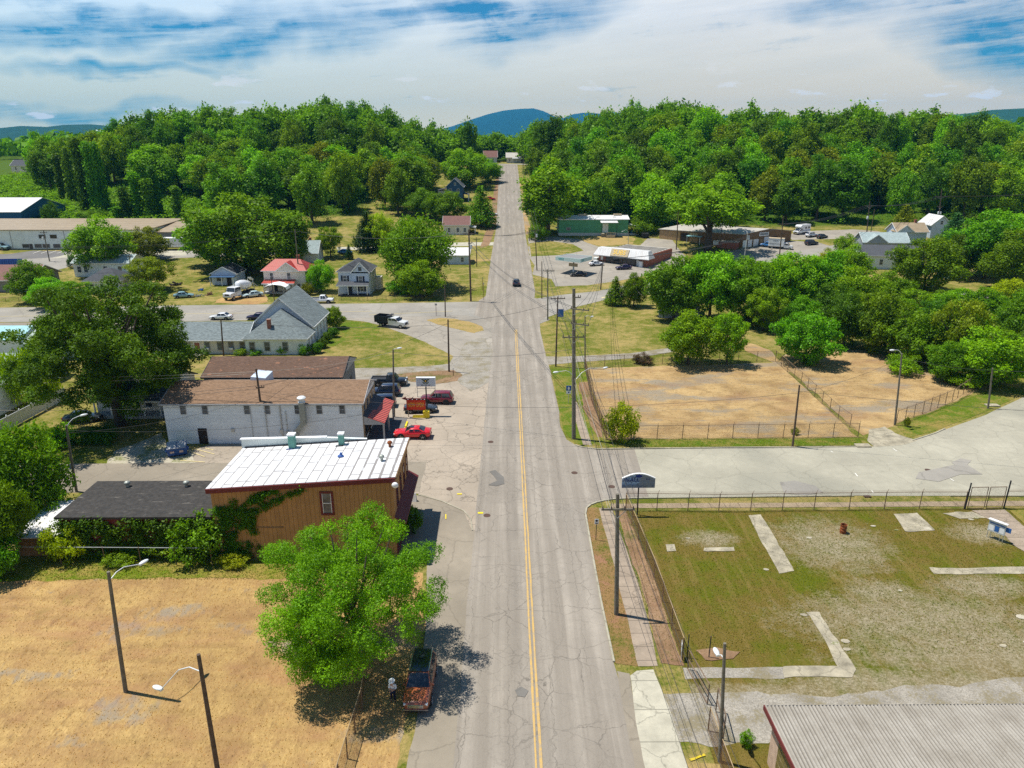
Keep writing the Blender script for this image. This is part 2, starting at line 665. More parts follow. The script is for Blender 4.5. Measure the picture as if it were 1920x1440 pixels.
def m_gravel(name, a, b, green=None):
    t = NT(name)
    p = t.pos()
    v = t.vor(p, 16, 'F1', 'Color')
    g = t.n('SeparateColor')
    t.L(v, g.inputs[0])
    c = t.mix(g.outputs[0], a, b)
    n = t.noise(p, .5, 5, .7)
    c = t.mix(t.rng(n, .4, .7, 0, .5), c, tuple(k * .6 for k in a))
    f = t.noise(p, 5, 4)
    c = t.mix(t.rng(f, .5, .7, 0, .5), c, tuple(min(1, k * 1.3) for k in b))
    if green:
        m = t.math('ADD', t.math('MULTIPLY', t.noise(p, .4, 4), .6), t.math('MULTIPLY', f, .4))
        c = t.mix(t.rng(m, .5, .58, 0, .85), c, green)
    return t.bsdf(c, .95, 0, .1, t.bump(g.outputs[0], .5, .04))


def m_siding(name, c, pitch=.2, dirt=.25, vert=False, gap=(.35, .35, .35)):
    """lapped or upright boards"""
    t = NT(name)
    o = t.obj()
    x, y, z = t.xyz(o)
    k = t.math('ADD', x, y) if vert else z
    fr = t.math('FRACT', t.math('DIVIDE', k, pitch))
    n = t.noise(o, 1.2, 5, .65)
    n2 = t.noise(t.map(o, (6, 6, .7)), 1.0, 4)
    idx = t.math('FLOOR', t.math('DIVIDE', k, pitch))
    wn = t.n('TexWhiteNoise', noise_dimensions='1D')
    t.L(idx, wn.inputs['W'])
    cc = t.mix(t.rng(n, .35, .7), c, tuple(q * (1 - dirt) for q in c))
    cc = t.mix(t.rng(n2, .5, .75, 0, dirt), cc, tuple(q * .5 for q in c))
    cc = t.mix(t.math('MULTIPLY', wn.outputs[0], .22), cc, tuple(q * .6 for q in c))
    cc = t.mix(t.rng(fr, .0, .09 if not vert else .13, 1, 0), cc, tuple(q * g for q, g in zip(c, gap)))
    return t.bsdf(cc, .75, 0, .25, t.bump(fr, .3, .02))


def m_shingle(name, c, row=.16, var=.5, blot=None):
    t = NT(name)
    o = t.obj()
    x, y, z = t.xyz(o)
    br = t.n('TexBrick')
    cmb = t.n('CombineXYZ')
    t.L(t.math('ADD', x, t.math('MULTIPLY', y, .01)), cmb.inputs[0])
    t.L(t.math('ADD', t.math('MULTIPLY', y, .7), t.math('MULTIPLY', z, 1.6)), cmb.inputs[1])
    t.L(cmb.outputs[0], br.inputs['Vector'])
    br.inputs['Scale'].default_value = 1
    br.inputs['Brick Width'].default_value = .4
    br.inputs['Row Height'].default_value = row
    br.inputs['Mortar Size'].default_value = .012
    br.inputs['Color1'].default_value = (*[k * (1 + var * .5) for k in c], 1)
    br.inputs['Color2'].default_value = (*[k * (1 - var * .6) for k in c], 1)
    br.inputs['Mortar'].default_value = (*[k * .4 for k in c], 1)
    n = t.noise(o, .5, 5, .7)
    f = t.noise(o, 7, 4, .7)
    cc = t.mix(t.rng(n, .35, .7, 0, .5), br.outputs[0], tuple(k * .72 for k in c))
    cc = t.mix(t.rng(f, .45, .7, 0, .5), cc, tuple(min(1, k * 1.4) for k in c))
    if blot:
        b = t.noise(t.map(o, (.5, 1.4, 1)), 1.6, 2)
        cc = t.mix(t.rng(b, .66, .69, 0, .8), cc, blot)
    return t.bsdf(cc, .92, 0, .15, t.bump(f, .3, .03))


def m_brick(name, a, b, mortar):
    t = NT(name)
    o = t.obj()
    x, y, z = t.xyz(o)
    br = t.n('TexBrick')
    cmb = t.n('CombineXYZ')
    t.L(t.math('ADD', x, y), cmb.inputs[0])
    t.L(z, cmb.inputs[1])
    t.L(cmb.outputs[0], br.inputs['Vector'])
    br.inputs['Scale'].default_value = 1
    br.inputs['Brick Width'].default_value = .24
    br.inputs['Row Height'].default_value = .085
    br.inputs['Mortar Size'].default_value = .012
    for k, v in (('Color1', a), ('Color2', b), ('Mortar', mortar)):
        br.inputs[k].default_value = (*v, 1)
    n = t.noise(o, .8, 5)
    return t.bsdf(t.mix(t.rng(n, .4, .7, 0, .4), br.outputs[0], tuple(k * .6 for k in a)), .85, 0, .2)


def m_metalroof(name, c, seam=.6, rust=None, axis=0, dark=.55, rough=.5):
    t = NT(name)
    o = t.obj()
    k = t.xyz(o)[axis]
    fr = t.math('FRACT', t.math('DIVIDE', k, seam))
    n = t.noise(o, .5, 5, .7)
    st = t.noise(t.map(o, (3, .25, .25) if axis == 0 else (.25, 3, .25)), 1, 5, .7)
    cc = t.mix(t.rng(n, .3, .7), c, tuple(q * .75 for q in c))
    if rust:
        cc = t.mix(t.rng(st, .5, .68, 0, .75), cc, rust)
    cc = t.mix(t.rng(fr, 0, .12, 1, 0), cc, tuple(q * dark for q in c))
    return t.bsdf(cc, rough, 0, .4, t.bump(fr, .4, .03))


def m_leaf(name):
    """foliage: the object's own colour, varied leaf by leaf and clump by clump"""
    t = NT(name)
    oi = t.n('ObjectInfo')
    at = t.n('Attribute', attribute_name='tone', attribute_type='GEOMETRY')
    n = t.noise(t.obj(), .35, 3)
    base = oi.outputs['Color']
    r = at.outputs['Fac']
    c = t.mix(t.rng(r, 0, 1, 0, 1), t.mix(1.0, base, (.42, .50, .45), 'MULTIPLY'), t.mix(1.0, base, (1.6, 1.5, 1.2), 'MULTIPLY'))
    c = t.mix(t.rng(n, .4, .65, 0, .55), c, t.mix(1.0, c, (1.25, 1.05, .8), 'MULTIPLY'))
    hs = t.n('HueSaturation')
    t.L(t.rng(oi.outputs['Random'], 0, 1, .478, .518), hs.inputs['Hue'])
    t.L(t.rng(oi.outputs['Random'], 0, 1, .78, 1.25), hs.inputs['Value'])
    t.L(c, hs.inputs['Color'])
    d = t.n('BsdfDiffuse')
    t.L(hs.outputs[0], d.inputs[0])
    tr = t.n('BsdfTranslucent')
    t.L(t.mix(1.0, hs.outputs[0], (1.2, 1.15, .4), 'MULTIPLY'), tr.inputs[0])
    gl = t.n('BsdfGlossy')
    gl.inputs['Roughness'].default_value = .5
    gl.inputs[0].default_value = (.8, .85, .8, 1)
    m1 = t.n('MixShader')
    m1.inputs[0].default_value = .40
    t.L(d.outputs[0], m1.inputs[1])
    t.L(tr.outputs[0], m1.inputs[2])
    m2 = t.n('MixShader')
    m2.inputs[0].default_value = .012
    t.L(m1.outputs[0], m2.inputs[1])
    t.L(gl.outputs[0], m2.inputs[2])
    t.L(m2.outputs[0], t.out.inputs[0])
    return t.m


def m_mesh(name, c, cell=.06, wire=.2, axis='x'):
    """chain link: woven wire with open gaps"""
    t = NT(name)
    o = t.obj()
    x, y, z = t.xyz(o)
    h = t.math('ADD', x, y)
    f1 = t.math('FRACT', t.math('DIVIDE', t.math('ADD', h, z), cell * 1.41))
    f2 = t.math('FRACT', t.math('DIVIDE', t.math('SUBTRACT', h, z), cell * 1.41))
    w = t.math('MAXIMUM', t.math('LESS_THAN', f1, wire * .6), t.math('LESS_THAN', f2, wire * .6))
    d = t.n('BsdfDiffuse')
    d.inputs[0].default_value = (*c, 1)
    tr = t.n('BsdfTransparent')
    m = t.n('MixShader')
    t.L(w, m.inputs[0])
    t.L(tr.outputs[0], m.inputs[1])
    t.L(d.outputs[0], m.inputs[2])
    t.L(m.outputs[0], t.out.inputs[0])
    return t.m


def m_glass(name, c=(.02, .025, .03), rough=.08, spec=.6):
    t = NT(name)
    n = t.noise(t.obj(), 1.4, 2)
    return t.bsdf(t.mix(t.rng(n, .4, .6), c, tuple(min(1, k * 2.2 + .01) for k in c)), rough, 0, spec)


def paint(name, c):
    return plain(name, c, .28, 0, .05, 2, .5, .7)


M = {}
M['asphalt'] = m_asphalt('worn_asphalt', (.315, .28, .235), 1, lanes=True, patch=.25)
M['asphalt_side'] = m_asphalt('grey_asphalt', (.345, .325, .255), .4, patch=.5, cs=.22)
M['asphalt_street'] = m_asphalt('street_asphalt', (.29, .27, .235), .5, patch=.3, cs=.12)
M['asphalt_old'] = m_asphalt('old_asphalt', (.26, .225, .175), .5, patch=.5, cs=.2)
M['asphalt_dark'] = m_asphalt('dark_asphalt', (.16, .155, .15), .4, patch=.4, cs=.1)
M['apron'] = m_asphalt('cracked_apron', (.355, .30, .235), 1.0, patch=.35, cs=.3)
M['lotpave'] = m_asphalt('parking_pavement', (.30, .27, .225), .7, patch=.4, cs=.12)
M['tar'] = m_asphalt('tar_patch', (.17, .16, .145), .3, patch=0, cs=.3)
M['conc'] = m_conc('pale_concrete', (.50, .47, .37), .3, 1.35)
M['walk'] = m_conc('sidewalk_concrete', (.36, .29, .22), .35, .76)
M['walkx'] = m_conc('sidewalk_concrete_cross', (.37, .285, .19), .35, .76, 0)
M['slab'] = m_conc('old_slab_concrete', (.46, .41, .30), .6)
M['kerb'] = m_conc('kerb_concrete', (.42, .39, .30), .3)
M['gravel'] = m_gravel('gravel', (.22, .20, .165), (.38, .35, .30), (.20, .17, .10))
M['gravel_green'] = m_gravel('weedy_gravel', (.36, .32, .24), (.50, .46, .37), (.13, .15, .03))
M['grass'] = m_ground('mown_grass', (.085, .12, .012), (.18, .19, .022), (.36, .27, .10), (.36, .25, .13), .5, .12)
M['grass_dry'] = m_grass('dry_mown_grass', (.11, .13, .016), (.22, .21, .035), (.38, .27, .11), (.40, .27, .15), .72, .25)
M['grass_green'] = m_grass('green_grass', (.07, .125, .008), (.145, .20, .014), (.28, .21, .06), (.30, .2, .1), .42, .12)
M['weed'] = m_grass('weedy_strip', (.09, .15, .008), (.21, .25, .014), (.34, .24, .07), (.32, .2, .1), .5, .2)
M['verge'] = m_grass('verge_grass', (.075, .11, .012), (.15, .16, .02), (.27, .16, .07), (.33, .18, .10), .62, .38)
M['grass_lot'] = m_lot()
M['grass_patchy'] = m_grass('patchy_lot_grass', (.09, .11, .014), (.16, .15, .03), (.30, .23, .11), (.45, .39, .27), .62, .52)
M['hay'] = m_hay('dead_field', (.37, .235, .088), (.55, .375, .150), (.28, .155, .075), (.33, .29, .23), .5, .34)
M['hay2'] = m_hay('dead_lot', (.39, .26, .115), (.53, .38, .185), (.215, .135, .062), (.29, .255, .20), 0, .46, (.4, 1.3, 1))
M['rust'] = m_hay('rusty_verge', (.24, .145, .08), (.36, .245, .15), (.19, .115, .06), (.12, .14, .03), 0, .42)
M['soil'] = plain('bare_soil', (.16, .10, .055), .95, 0, .4, 2)
M['yellow'] = m_worn('road_yellow', (.50, .33, .11), (.29, .25, .20))
M['white_line'] = plain('road_white', (.66, .64, .58), .8, 0, .2, 5)
M['pale_yellow'] = plain('faded_yellow', (.6, .5, .25), .8, 0, .2, 5)
M['iron'] = plain('cast_iron', (.10, .06, .045), .7, .3)
M['sid_white'] = m_siding('white_siding', (.80, .86, .90), .22, .14, False, (.72, .74, .76))
M['sid_cream'] = m_siding('cream_siding', (.74, .71, .64), .2, .16, False, (.72, .72, .72))
M['sid_blue'] = m_siding('pale_blue_siding', (.56, .66, .80), .2, .14, False, (.75, .75, .76))
M['sid_deepblue'] = m_siding('blue_siding', (.05, .12, .24), .2, .15)
M['sid_grey'] = m_siding('grey_siding', (.38, .42, .47), .2, .18)
M['brown_board'] = m_siding('brown_boards', (.42, .232, .088), .4, .22, True, (.28, .25, .25))
M['tan_board'] = m_siding('tan_boards', (.38, .29, .19), .25, .3, True)
M['wood_brown'] = m_siding('weathered_boards', (.25, .15, .075), .3, .35)
M['wood_tan'] = m_siding('raw_wood_panel', (.46, .30, .16), .3, .3, True)
M['green_metal'] = m_siding('green_metal', (.11, .36, .19), .3, .25, True, (.6, .6, .6))
M['blue_metal'] = m_siding('blue_metal', (.03, .12, .25), .4, .2, True, (.6, .6, .6))
M['white_wall'] = plain('white_wall', (.68, .74, .73), .8, 0, .12, .5)
M['grey_wall'] = plain('grey_wall', (.22, .22, .22), .8)
M['block'] = plain('painted_block', (.42, .46, .46), .85, 0, .2)
M['tan_wall'] = plain('tan_wall', (.5, .36, .27), .8)
M['brick'] = m_brick('red_brick', (.36, .10, .055), (.27, .075, .045), (.30, .2, .16))
M['sh_brown'] = m_shingle('brown_shingle', (.235, .15, .095))
M['sh_dbrown'] = m_shingle('dark_brown_shingle', (.135, .085, .062), blot=(.36, .17, .10))
M['sh_grey'] = m_shingle('grey_shingle', (.19, .225, .23), var=.7)
M['sh_dgrey'] = m_shingle('dark_grey_shingle', (.085, .09, .10))
M['sh_mauve'] = m_shingle('mauve_brown_shingle', (.21, .115, .10))
M['sh_lgrey'] = m_shingle('light_grey_shingle', (.33, .40, .40))
M['red_roof'] = m_metalroof('red_metal_roof', (.40, .035, .02), .45, (.30, .07, .045))
M['white_roof'] = m_metalroof('white_metal_roof', (.72, .72, .72), .6, (.5, .45, .4))
M['tan_roof'] = m_metalroof('tan_metal_roof', (.34, .26, .165), 5, (.44, .36, .24), 1)
M['old_roof'] = m_metalroof('old_white_roof', (.50, .47, .42), .9, (.26, .20, .15), 1)
M['teal_roof'] = m_metalroof('teal_metal_roof', (.30, .56, .60), .5)
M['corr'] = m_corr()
M['trim_red'] = plain('oxblood_trim', (.13, .022, .022), .6)
M['trim_white'] = plain('white_trim', (.74, .75, .75), .6, 0, .08)
M['trim_grey'] = plain('grey_trim', (.36, .37, .38), .6)
M['black_trim'] = plain('dark_trim', (.025, .028, .035), .6)
M['shutter'] = plain('navy_shutter', (.018, .025, .05), .6)
M['pane'] = m_glass('window_pane', (.045, .055, .065), .1)
M['pane_dark'] = m_glass('dark_pane', (.012, .014, .018), .08)
M['door_dark'] = plain('dark_door', (.03, .022, .02), .6)
M['door_white'] = plain('white_door', (.62, .64, .66), .6)
M['steel'] = plain('galvanised_steel', (.45, .47, .47), .45, .4)
M['duct'] = plain('duct_metal', (.32, .34, .31), .5, .35)
M['copper'] = plain('green_patina', (.13, .32, .27), .7)
M['wood_pole'] = plain('weathered_pole', (.105, .075, .055), .9, 0, .35, 4)
M['wood_pole2'] = plain('grey_pole', (.16, .145, .115), .9, 0, .3, 4)
M['lamp'] = plain('lamp_grey', (.62, .65, .66), .5, .1, .06)
M['wire'] = plain('wire_dark', (.05, .05, .052), .6)
M['wire_pale'] = plain('wire_pale', (.30, .28, .24), .6)
M['insul'] = plain('insulator', (.10, .07, .06), .3)
M['fence'] = m_mesh('chain_link', (.20, .15, .10), .06, .075)
M['fence_rust'] = m_mesh('rusty_chain_link', (.26, .15, .085), .06, .24)
M['rail'] = plain('rusty_rail', (.17, .115, .075), .7)
M['rail_gold'] = plain('tan_rail', (.34, .25, .14), .7)
M['vinyl'] = plain('white_vinyl', (.62, .64, .66), .5, 0, .05)
M['bark'] = plain('bark', (.075, .06, .048), .95, 0, .35, 3)
M['leaf'] = m_leaf('leaf')
M['tyre'] = plain('tyre_rubber', (.018, .018, .019), .85)
M['rim'] = plain('alloy_rim', (.5, .5, .52), .35, .6)
M['rim_dark'] = plain('dark_rim', (.06, .06, .065), .4, .5)
M['cglass'] = m_glass('car_glass', (.008, .01, .014), .04, .8)
M['headlight'] = plain('headlight', (.75, .78, .8), .2)
M['taillight'] = plain('taillight', (.35, .015, .015), .3)
M['chrome'] = plain('chrome', (.6, .61, .62), .2, .9)
M['plastic'] = plain('black_plastic', (.022, .022, .024), .6)
M['sheet_white'] = plain('white_sheet', (.78, .79, .80), .5, 0, .05)
M['sign_blue'] = plain('blue_sign', (.03, .12, .36), .5)
M['banner_red'] = plain('red_banner', (.62, .05, .02), .6, 0, .08)
M['banner_yellow'] = plain('banner_yellow', (.80, .52, .06), .6, 0, .08)
M['safety_yellow'] = plain('safety_yellow', (.72, .56, .02), .55, 0, .1)
M['teal'] = plain('faded_teal', (.48, .62, .60), .6, 0, .15)
M['teal_dark'] = plain('dark_teal', (.08, .33, .33), .6, 0, .15)
M['dumpster'] = plain('blue_dumpster', (.03, .09, .30), .5, 0, .25)
M['navy_bin'] = plain('navy_steel', (.02, .04, .16), .5, 0, .25)
M['rust_metal'] = plain('rusted_barrel', (.22, .065, .02), .85, 0, .4, 6)
M['wood_pale'] = plain('pale_timber', (.44, .36, .24), .8)
M['skin'] = plain('skin', (.50, .30, .21), .6)
M['awn_red'] = plain('awning_red', (.62, .13, .10), .6, 0, .15)
M['awn_black'] = plain('awning_black', (.035, .035, .045), .6)
M['awn_white'] = plain('awning_pale', (.55, .42, .40), .6)
# ------------------------------------------------------------------ ground


def terrain():
    ys = [-80, -40, 0, 30, 60, 90, 120, 150, 180] + list(range(186, 620, 6)) + [b for b, _ in PROF if 180 <= b < 900] + list(range(640, 900, 25)) + [950, 1000, 1100, 1250, 1500, 1900, 2500, 3400, 4600, 6000, 8000, 11800]
    ys = sorted(set(ys))
    xs = [x * 8.0 for x in range(-46, 47)]
    e, x = [], 368.0
    while x < 10500:
        x = x * 1.13 + 6
        e.append(x)
    xs = [-k for k in e[::-1]] + xs + e
    v, f = [], []
    nx = len(xs)
    for y in ys:
        for x in xs:
            v.append((x, y, gz(x, y)))
    for j in range(len(ys) - 1):
        for i in range(nx - 1):
            f.append((j * nx + i, j * nx + i + 1, (j + 1) * nx + i + 1, (j + 1) * nx + i))
    me = bpy.data.meshes.new('ground')
    me.from_pydata(v, [], f)
    me.materials.append(M['grass'])
    tag(link(bpy.data.objects.new('ground', me)), kind='structure')


terrain()
L1, L2, L3, L4, L5 = .006, .012, .018, .024, .030
# fields and lots
sheet('dead_field', [(-90, 22), (-6.9, 22), (-6.6, 45), (-7.4, 53.6), (-30, 53.4), (-52, 53.0), (-62, 47), (-90, 44)], M['hay'], L1, .5, .8)
sheet('weed_strip', [(-52, 52.6), (-30, 53.2), (-8.5, 53.2), (-8.5, 56.4), (-44, 56.5), (-56, 56)], M['weed'], L2, .35, .6)
sheet('lot_field', [(12.7, 33), (12.8, 64.7), (52, 65), (75, 65.0), (75, 33)], M['grass_lot'], L1, .12)
sheet('gravel_drive', [(1222, 1296), (1290, 1300), (1420, 1296), (1560, 1306), (1700, 1290), (1960, 1270), (2000, 1345), (1460, 1345), (1440, 1392), (1330, 1400), (1270, 1392)], M['gravel'], L3, .35, .6, True)
sheet('gravel_path', [(1280, 1252), (1470, 1251), (1470, 1272), (1284, 1274)], M['gravel'], L3, .12, .6, True)
sheet('dead_lot', [(13.4, 113.2), (12.9, 83.4), (45.1, 83.8), (46.7, 116.2)], M['hay2'], L1, .3)
sheet('dead_lot', [(47.0, 117), (50, 121), (59.3, 125), (66.7, 123.5), (68.5, 113.1), (72.1, 101.4), (62, 94.5), (52.3, 88.3), (45.8, 84.3), (46.5, 100)], M['hay2'], L1, .5)
sheet('bare_patch', [(1395, 640), (1440, 655), (1480, 700), (1450, 680), (1400, 660)], M['hay2'], L2, .5, 1, True)
# near pavement
sheet('parking_strip', [(-6.9, 20), (-3.0, 20), (-3.0, 62), (-3.6, 64), (-4.6, 65.4), (-6.8, 67.2), (-10.2, 68.6), (-10.2, 56), (-7.2, 56), (-6.3, 46.4), (-6.0, 36)], M['asphalt_old'], L2, .12, .7)
sheet('apron', [(-2.6, 60.5), (-3.5, 61.4), (-4.4, 64.9), (-6.8, 67.2), (-9.0, 68.5), (-10, 69), (-18, 69), (-18, 98), (-15.5, 103.5), (-11, 106.5), (-8, 112), (-2.2, 113)], M['apron'], L2, .06)
sheet('back_street', [(-75, 69.4), (-9.5, 69.2), (-9.5, 76.8), (-40, 76.8), (-75, 76.4)], M['asphalt_old'], L3, .15, 1)
sheet('back_parking', [(-41, 76.6), (-17.6, 76.6), (-17.6, 82.6), (-37, 82.6), (-39.5, 79.5)], M['apron'], L2, .2, 1)
sheet('gravel_edge', [(-46.5, 75.8), (-37, 76.2), (-38.5, 80.5), (-42.6, 83), (-45, 86), (-48, 80)], M['gravel_green'], L2, .5, .8)
sheet('gravel_pulloff', [(628, 597), (800, 592), (932, 590), (934, 720), (925, 800), (890, 790), (868, 750), (850, 735), (800, 722), (705, 740), (668, 716), (665, 691), (800, 687), (843, 682), (849, 668), (800, 642), (737, 618), (692, 604)], M['lotpave'], L1 + .003, .2, 1.2, True)
sheet('gravel_spill', [(800, 690), (850, 684), (875, 640), (905, 632), (925, 660), (918, 720), (880, 735), (858, 712), (760, 696)], M['gravel'], L3 + .004, .5, .8, True)
sheet('gravel_lane', [(668, 692), (800, 686), (850, 684), (850, 692), (780, 698), (668, 708)], M['gravel'], L3, .25, 1, True)
sheet('grass_island', [(800, 600), (825, 596), (852, 598), (880, 603), (905, 612), (909, 620), (888, 625), (858, 618), (822, 609)], M['grass_dry'], L4, .3, .8, True)
sheet('dry_island', [(740, 703), (790, 697), (850, 694), (866, 703), (858, 715), (815, 720), (770, 716)], M['rust'], L4, .3, .8, True)
sheet('lawn', [(600, 666), (628, 608), (660, 603), (692, 605), (712, 612), (704, 632), (640, 640)], M['grass_green'], L2, .4, 1, True)
# main street
sheet('main_street', [(8.2, 18), (8.1, 36), (7.8, 42.5), (7.75, 49.7), (7.85, 56.3), (8.05, 64.2), (8.3, 65.5), (9.5, 66.6), (11.4, 67.3), (15.2, 67.5), (15.8, 80.2), (11.2, 80.1), (9.0, 81.0), (7.7, 83.3), (7.2, 87.5),
      (7.4, 93.3), (7.3, 111.5), (7.0, 123.2), (6.9, 138.5), (7.0, 145.1), (9.0, 151.4), (9.5, 166), (6.9, 170), (7.4, 179), (7.4, 195.4), (7.4, 224), (6.9, 255), (6.9, 300), (6.9, 380), (7, 446), (-3.7, 446), (-3.6, 380), (-3.6, 300), (-3.6, 264),
      (-4.6, 224), (-4.9, 195), (-5.0, 172), (-6.5, 167), (-7, 152), (-3.2, 146), (-2.4, 125), (-2.9, 100), (-3.1, 70), (-3.3, 45), (-3.3, 18)], M['asphalt'], L4, .07, 1.6)
sheet('cross_street', [(-160, 577), (0, 577), (400, 572), (700, 569), (890, 566), (925, 562), (1000, 560), (1030, 600), (1000, 612), (940, 612), (915, 600), (870, 591), (800, 593), (640, 597), (400, 602), (0, 604), (-160, 605)], M['asphalt_street'], L3, .1, 2, True)
sheet('diagonal_street', [(985, 563), (1060, 552), (1120, 546), (1170, 535), (1290, 510), (1400, 488), (1500, 470), (1620, 450), (1700, 438), (1712, 444), (1640, 458), (1570, 472), (1500, 488), (1440, 501), (1310, 531), (1230, 549), (1140, 561), (1075, 577), (1030, 594), (1012, 606), (985, 606)], M['asphalt_street'], L3 + .002, .1, 2, True)
sheet('side_street', [(15.0, 67.5), (22.8, 67.6), (37.2, 67.9), (55, 67.6), (95, 67.3), (130, 67), (150, 120), (110, 122), (76.6, 98.4), (66.6, 91.4), (55.8, 84.9), (49.5, 81.4), (44.8, 80.7), (27.8, 80.4), (15.6, 80.2)], M['asphalt_side'], L3 + .003, .06, 1.4)
sheet('crest_street', [(-70, 446.5), (70, 446.5), (70, 454), (-70, 454)], M['asphalt_street'], L3 + .02)
sheet('church_parking', [(-100, 606), (0, 605), (330, 606), (345, 640), (250, 652), (110, 648), (0, 636), (-100, 640)], M['asphalt_old'], L2, .3, 1.5, True)
sheet('store_parking', [(990, 447), (1040, 444), (1090, 449), (1105, 456), (1125, 464), (1200, 460), (1215, 446), (1260, 450), (1275, 470), (1300, 496), (1230, 513), (1150, 528), (1100, 535), (1042, 537), (1036, 524), (998, 515), (1003, 498), (993, 482)], M['lotpave'], L2, .25, 1.5, True)
sheet('grass_island', [(992, 456), (1030, 452), (1075, 458), (1094, 470), (1060, 478), (996, 481)], M['grass'], L4, .3, 1.5, True)
sheet('grass_island', [(1085, 449), (1120, 444), (1172, 442), (1192, 447), (1186, 457), (1130, 462), (1104, 456)], M['grass_dry'], L4, .3, 1.5, True)
sheet('shop_parking', [(1325, 482), (1360, 472), (1392, 466), (1480, 451), (1540, 456), (1565, 464), (1500, 478), (1440, 492), (1395, 502)], M['lotpave'], L2, .2, 1.5, True)
sheet('upper_parking', [(1475, 441), (1500, 434), (1600, 430), (1650, 434), (1640, 446), (1560, 448), (1485, 450)], M['lotpave'], L2, .2, 2, True)
sheet('warehouse_parking', [(-60, 478), (20, 476), (62, 470), (130, 471), (150, 474), (95, 483), (0, 488), (-60, 488)], M['asphalt_dark'], L2, .1, 2, True)
sheet('warehouse_street', [(-100, 488), (0, 488), (95, 483), (150, 474), (380, 470), (520, 470), (520, 478), (330, 484), (240, 490), (150, 495), (108, 506), (0, 516), (-100, 520)], M['asphalt_street'], L1, .15, 2, True)
sheet('concrete_yard', [(130, 476), (260, 466), (345, 468), (350, 479), (200, 480), (98, 484)], M['conc'], L2, .1, 2, True)
sheet('dirt_drive', [(400, 568), (425, 552), (500, 553), (505, 566), (480, 571)], M['hay'], L2, .5, 1, True)
sheet('hill_lane', [(632, 463), (720, 464), (840, 455), (925, 454), (928, 460), (840, 462), (720, 470), (632, 468)], M['conc'], L2, .1, 2, True)
sheet('hill_lane', [(730, 500), (830, 488), (922, 485), (922, 489), (830, 493), (735, 506)], M['grass_dry'], L2, .1, 2, True)
sheet('shoulder', [(918, 460), (930, 420), (934, 370), (936, 330), (931, 330), (925, 370), (915, 420), (900, 465)], M['rust'], L2, .3, 2, True)
sheet('shoulder', [(986, 440), (978, 400), (972, 340), (976, 340), (986, 390), (996, 440)], M['hay2'], L2, .3, 2, True)
sheet('lane', [(1020, 669), (1060, 669), (1180, 663), (1260, 652), (1262, 660), (1180, 672), (1100, 678), (1024, 684)], M['gravel'], L2, .2, 1, True)
sheet('driveway_mouth', [(1628, 806), (1660, 800), (1680, 812), (1720, 826), (1690, 836), (1640, 838), (1625, 826)], M['slab'], L4, .25, .7, True)
# pavements beside the near street
sheet('verge', [(7.85, 42.3), (7.85, 64.4), (8.3, 65.5), (9.6, 65.6), (9.7, 53.9), (9.6, 42)], M['verge'], L2, .08, .6)
sheet('sidewalk', [(9.55, 65.4), (9.6, 53.9), (9.6, 48.9), (9.5, 42.0), (10.9, 42.0), (11.2, 46.2), (11.3, 52.6), (10.9, 65.4)], M['walk'], L3, .05, .6)
sheet('sidewalk', [(13.2, 65.35), (30, 65.4), (57, 65.5), (75, 65.6), (75, 66.5), (57, 66.6), (30, 66.4), (10.9, 66.35), (10.9, 65.4)], M['walkx'], L3, .04, .8)
sheet('rusty_verge', [(11.2, 65), (11.5, 52), (11.2, 42.3), (12.75, 42), (12.9, 53), (12.2, 65)], M['rust'], L2, .2, .5)
sheet('driveway_apron', [(8.75, 41.0), (9.3, 41.5), (10.5, 41.6), (10.9, 37.2), (11.05, 26), (8.7, 26), (8.35, 33.5), (8.5, 37.5)], M['conc'], L4 + .006, .06, .5)
sheet('gutter_soil', [(7.9, 41.5), (8.8, 41.2), (8.6, 38), (8.5, 33), (8.8, 26), (7.8, 26), (7.8, 36.5)], M['asphalt_old'], L4 + .003, .1, .5)
sheet('verge', [(10.9, 33.4), (12.9, 33.4), (12.9, 20), (11, 20)], M['grass_dry'], L3, .1, .6)
sheet('sidewalk', [(9.5, 97), (9.4, 90), (9.6, 81.6), (10.7, 81.6), (10.5, 90), (10.3, 97)], M['walk'], L3, .06, .6)
sheet('verge', [(7.5, 113), (7.5, 96), (7.5, 86), (8.6, 82), (12.4, 81), (12.7, 95), (13.2, 113)], M['grass_green'], L2, .1, .8)
sheet('red_earth', [(11.4, 106), (11.0, 95), (11.6, 84), (12.5, 84), (12.7, 95), (13, 106)], M['rust'], L3, .2, .6)
sheet('verge', [(12, 80.9), (44.5, 81.2), (45.2, 83.3), (12.6, 83.1)], M['grass_green'], L2, .1, .8)
sheet('verge', [(52.3, 88.0), (51.2, 83.2), (56, 85.6), (66, 91.8), (78, 100), (90, 112), (84, 112), (73, 101)], M['grass_green'], L2, .1, .8)
# old foundation slabs
for q in ([(1403, 966), (1427, 965), (1490, 1072), (1460, 1076)], [(1512, 1150), (1535, 1148), (1604, 1256), (1598, 1270), (1470, 1272), (1470, 1252), (1573, 1250)],
          [(1744, 1066), (1990, 1062), (1990, 1075), (1752, 1076)], [(1675, 964), (1720, 962), (1752, 994), (1700, 997)]):
    sheet('old_slab', q, M['slab'], L4, .16, .35, True)
rr = random.Random(3)
for k in range(22):
    x, y = rr.uniform(14, 52), rr.uniform(43, 63.5)
    r = rr.uniform(.08, .24)
    sheet('bare_spot', [(x + r * 1.6 * math.cos(a), y + r * math.sin(a)) for a in [i * PI / 5 for i in range(10)]], M['slab'] if rr.random() < .5 else M['gravel_green'], L4, .12, .2)
sheet('bare_spot', [(1248, 1022), (1264, 1021), (1268, 1034), (1250, 1035)], M['slab'], L4 + .003, .1, .3, True)
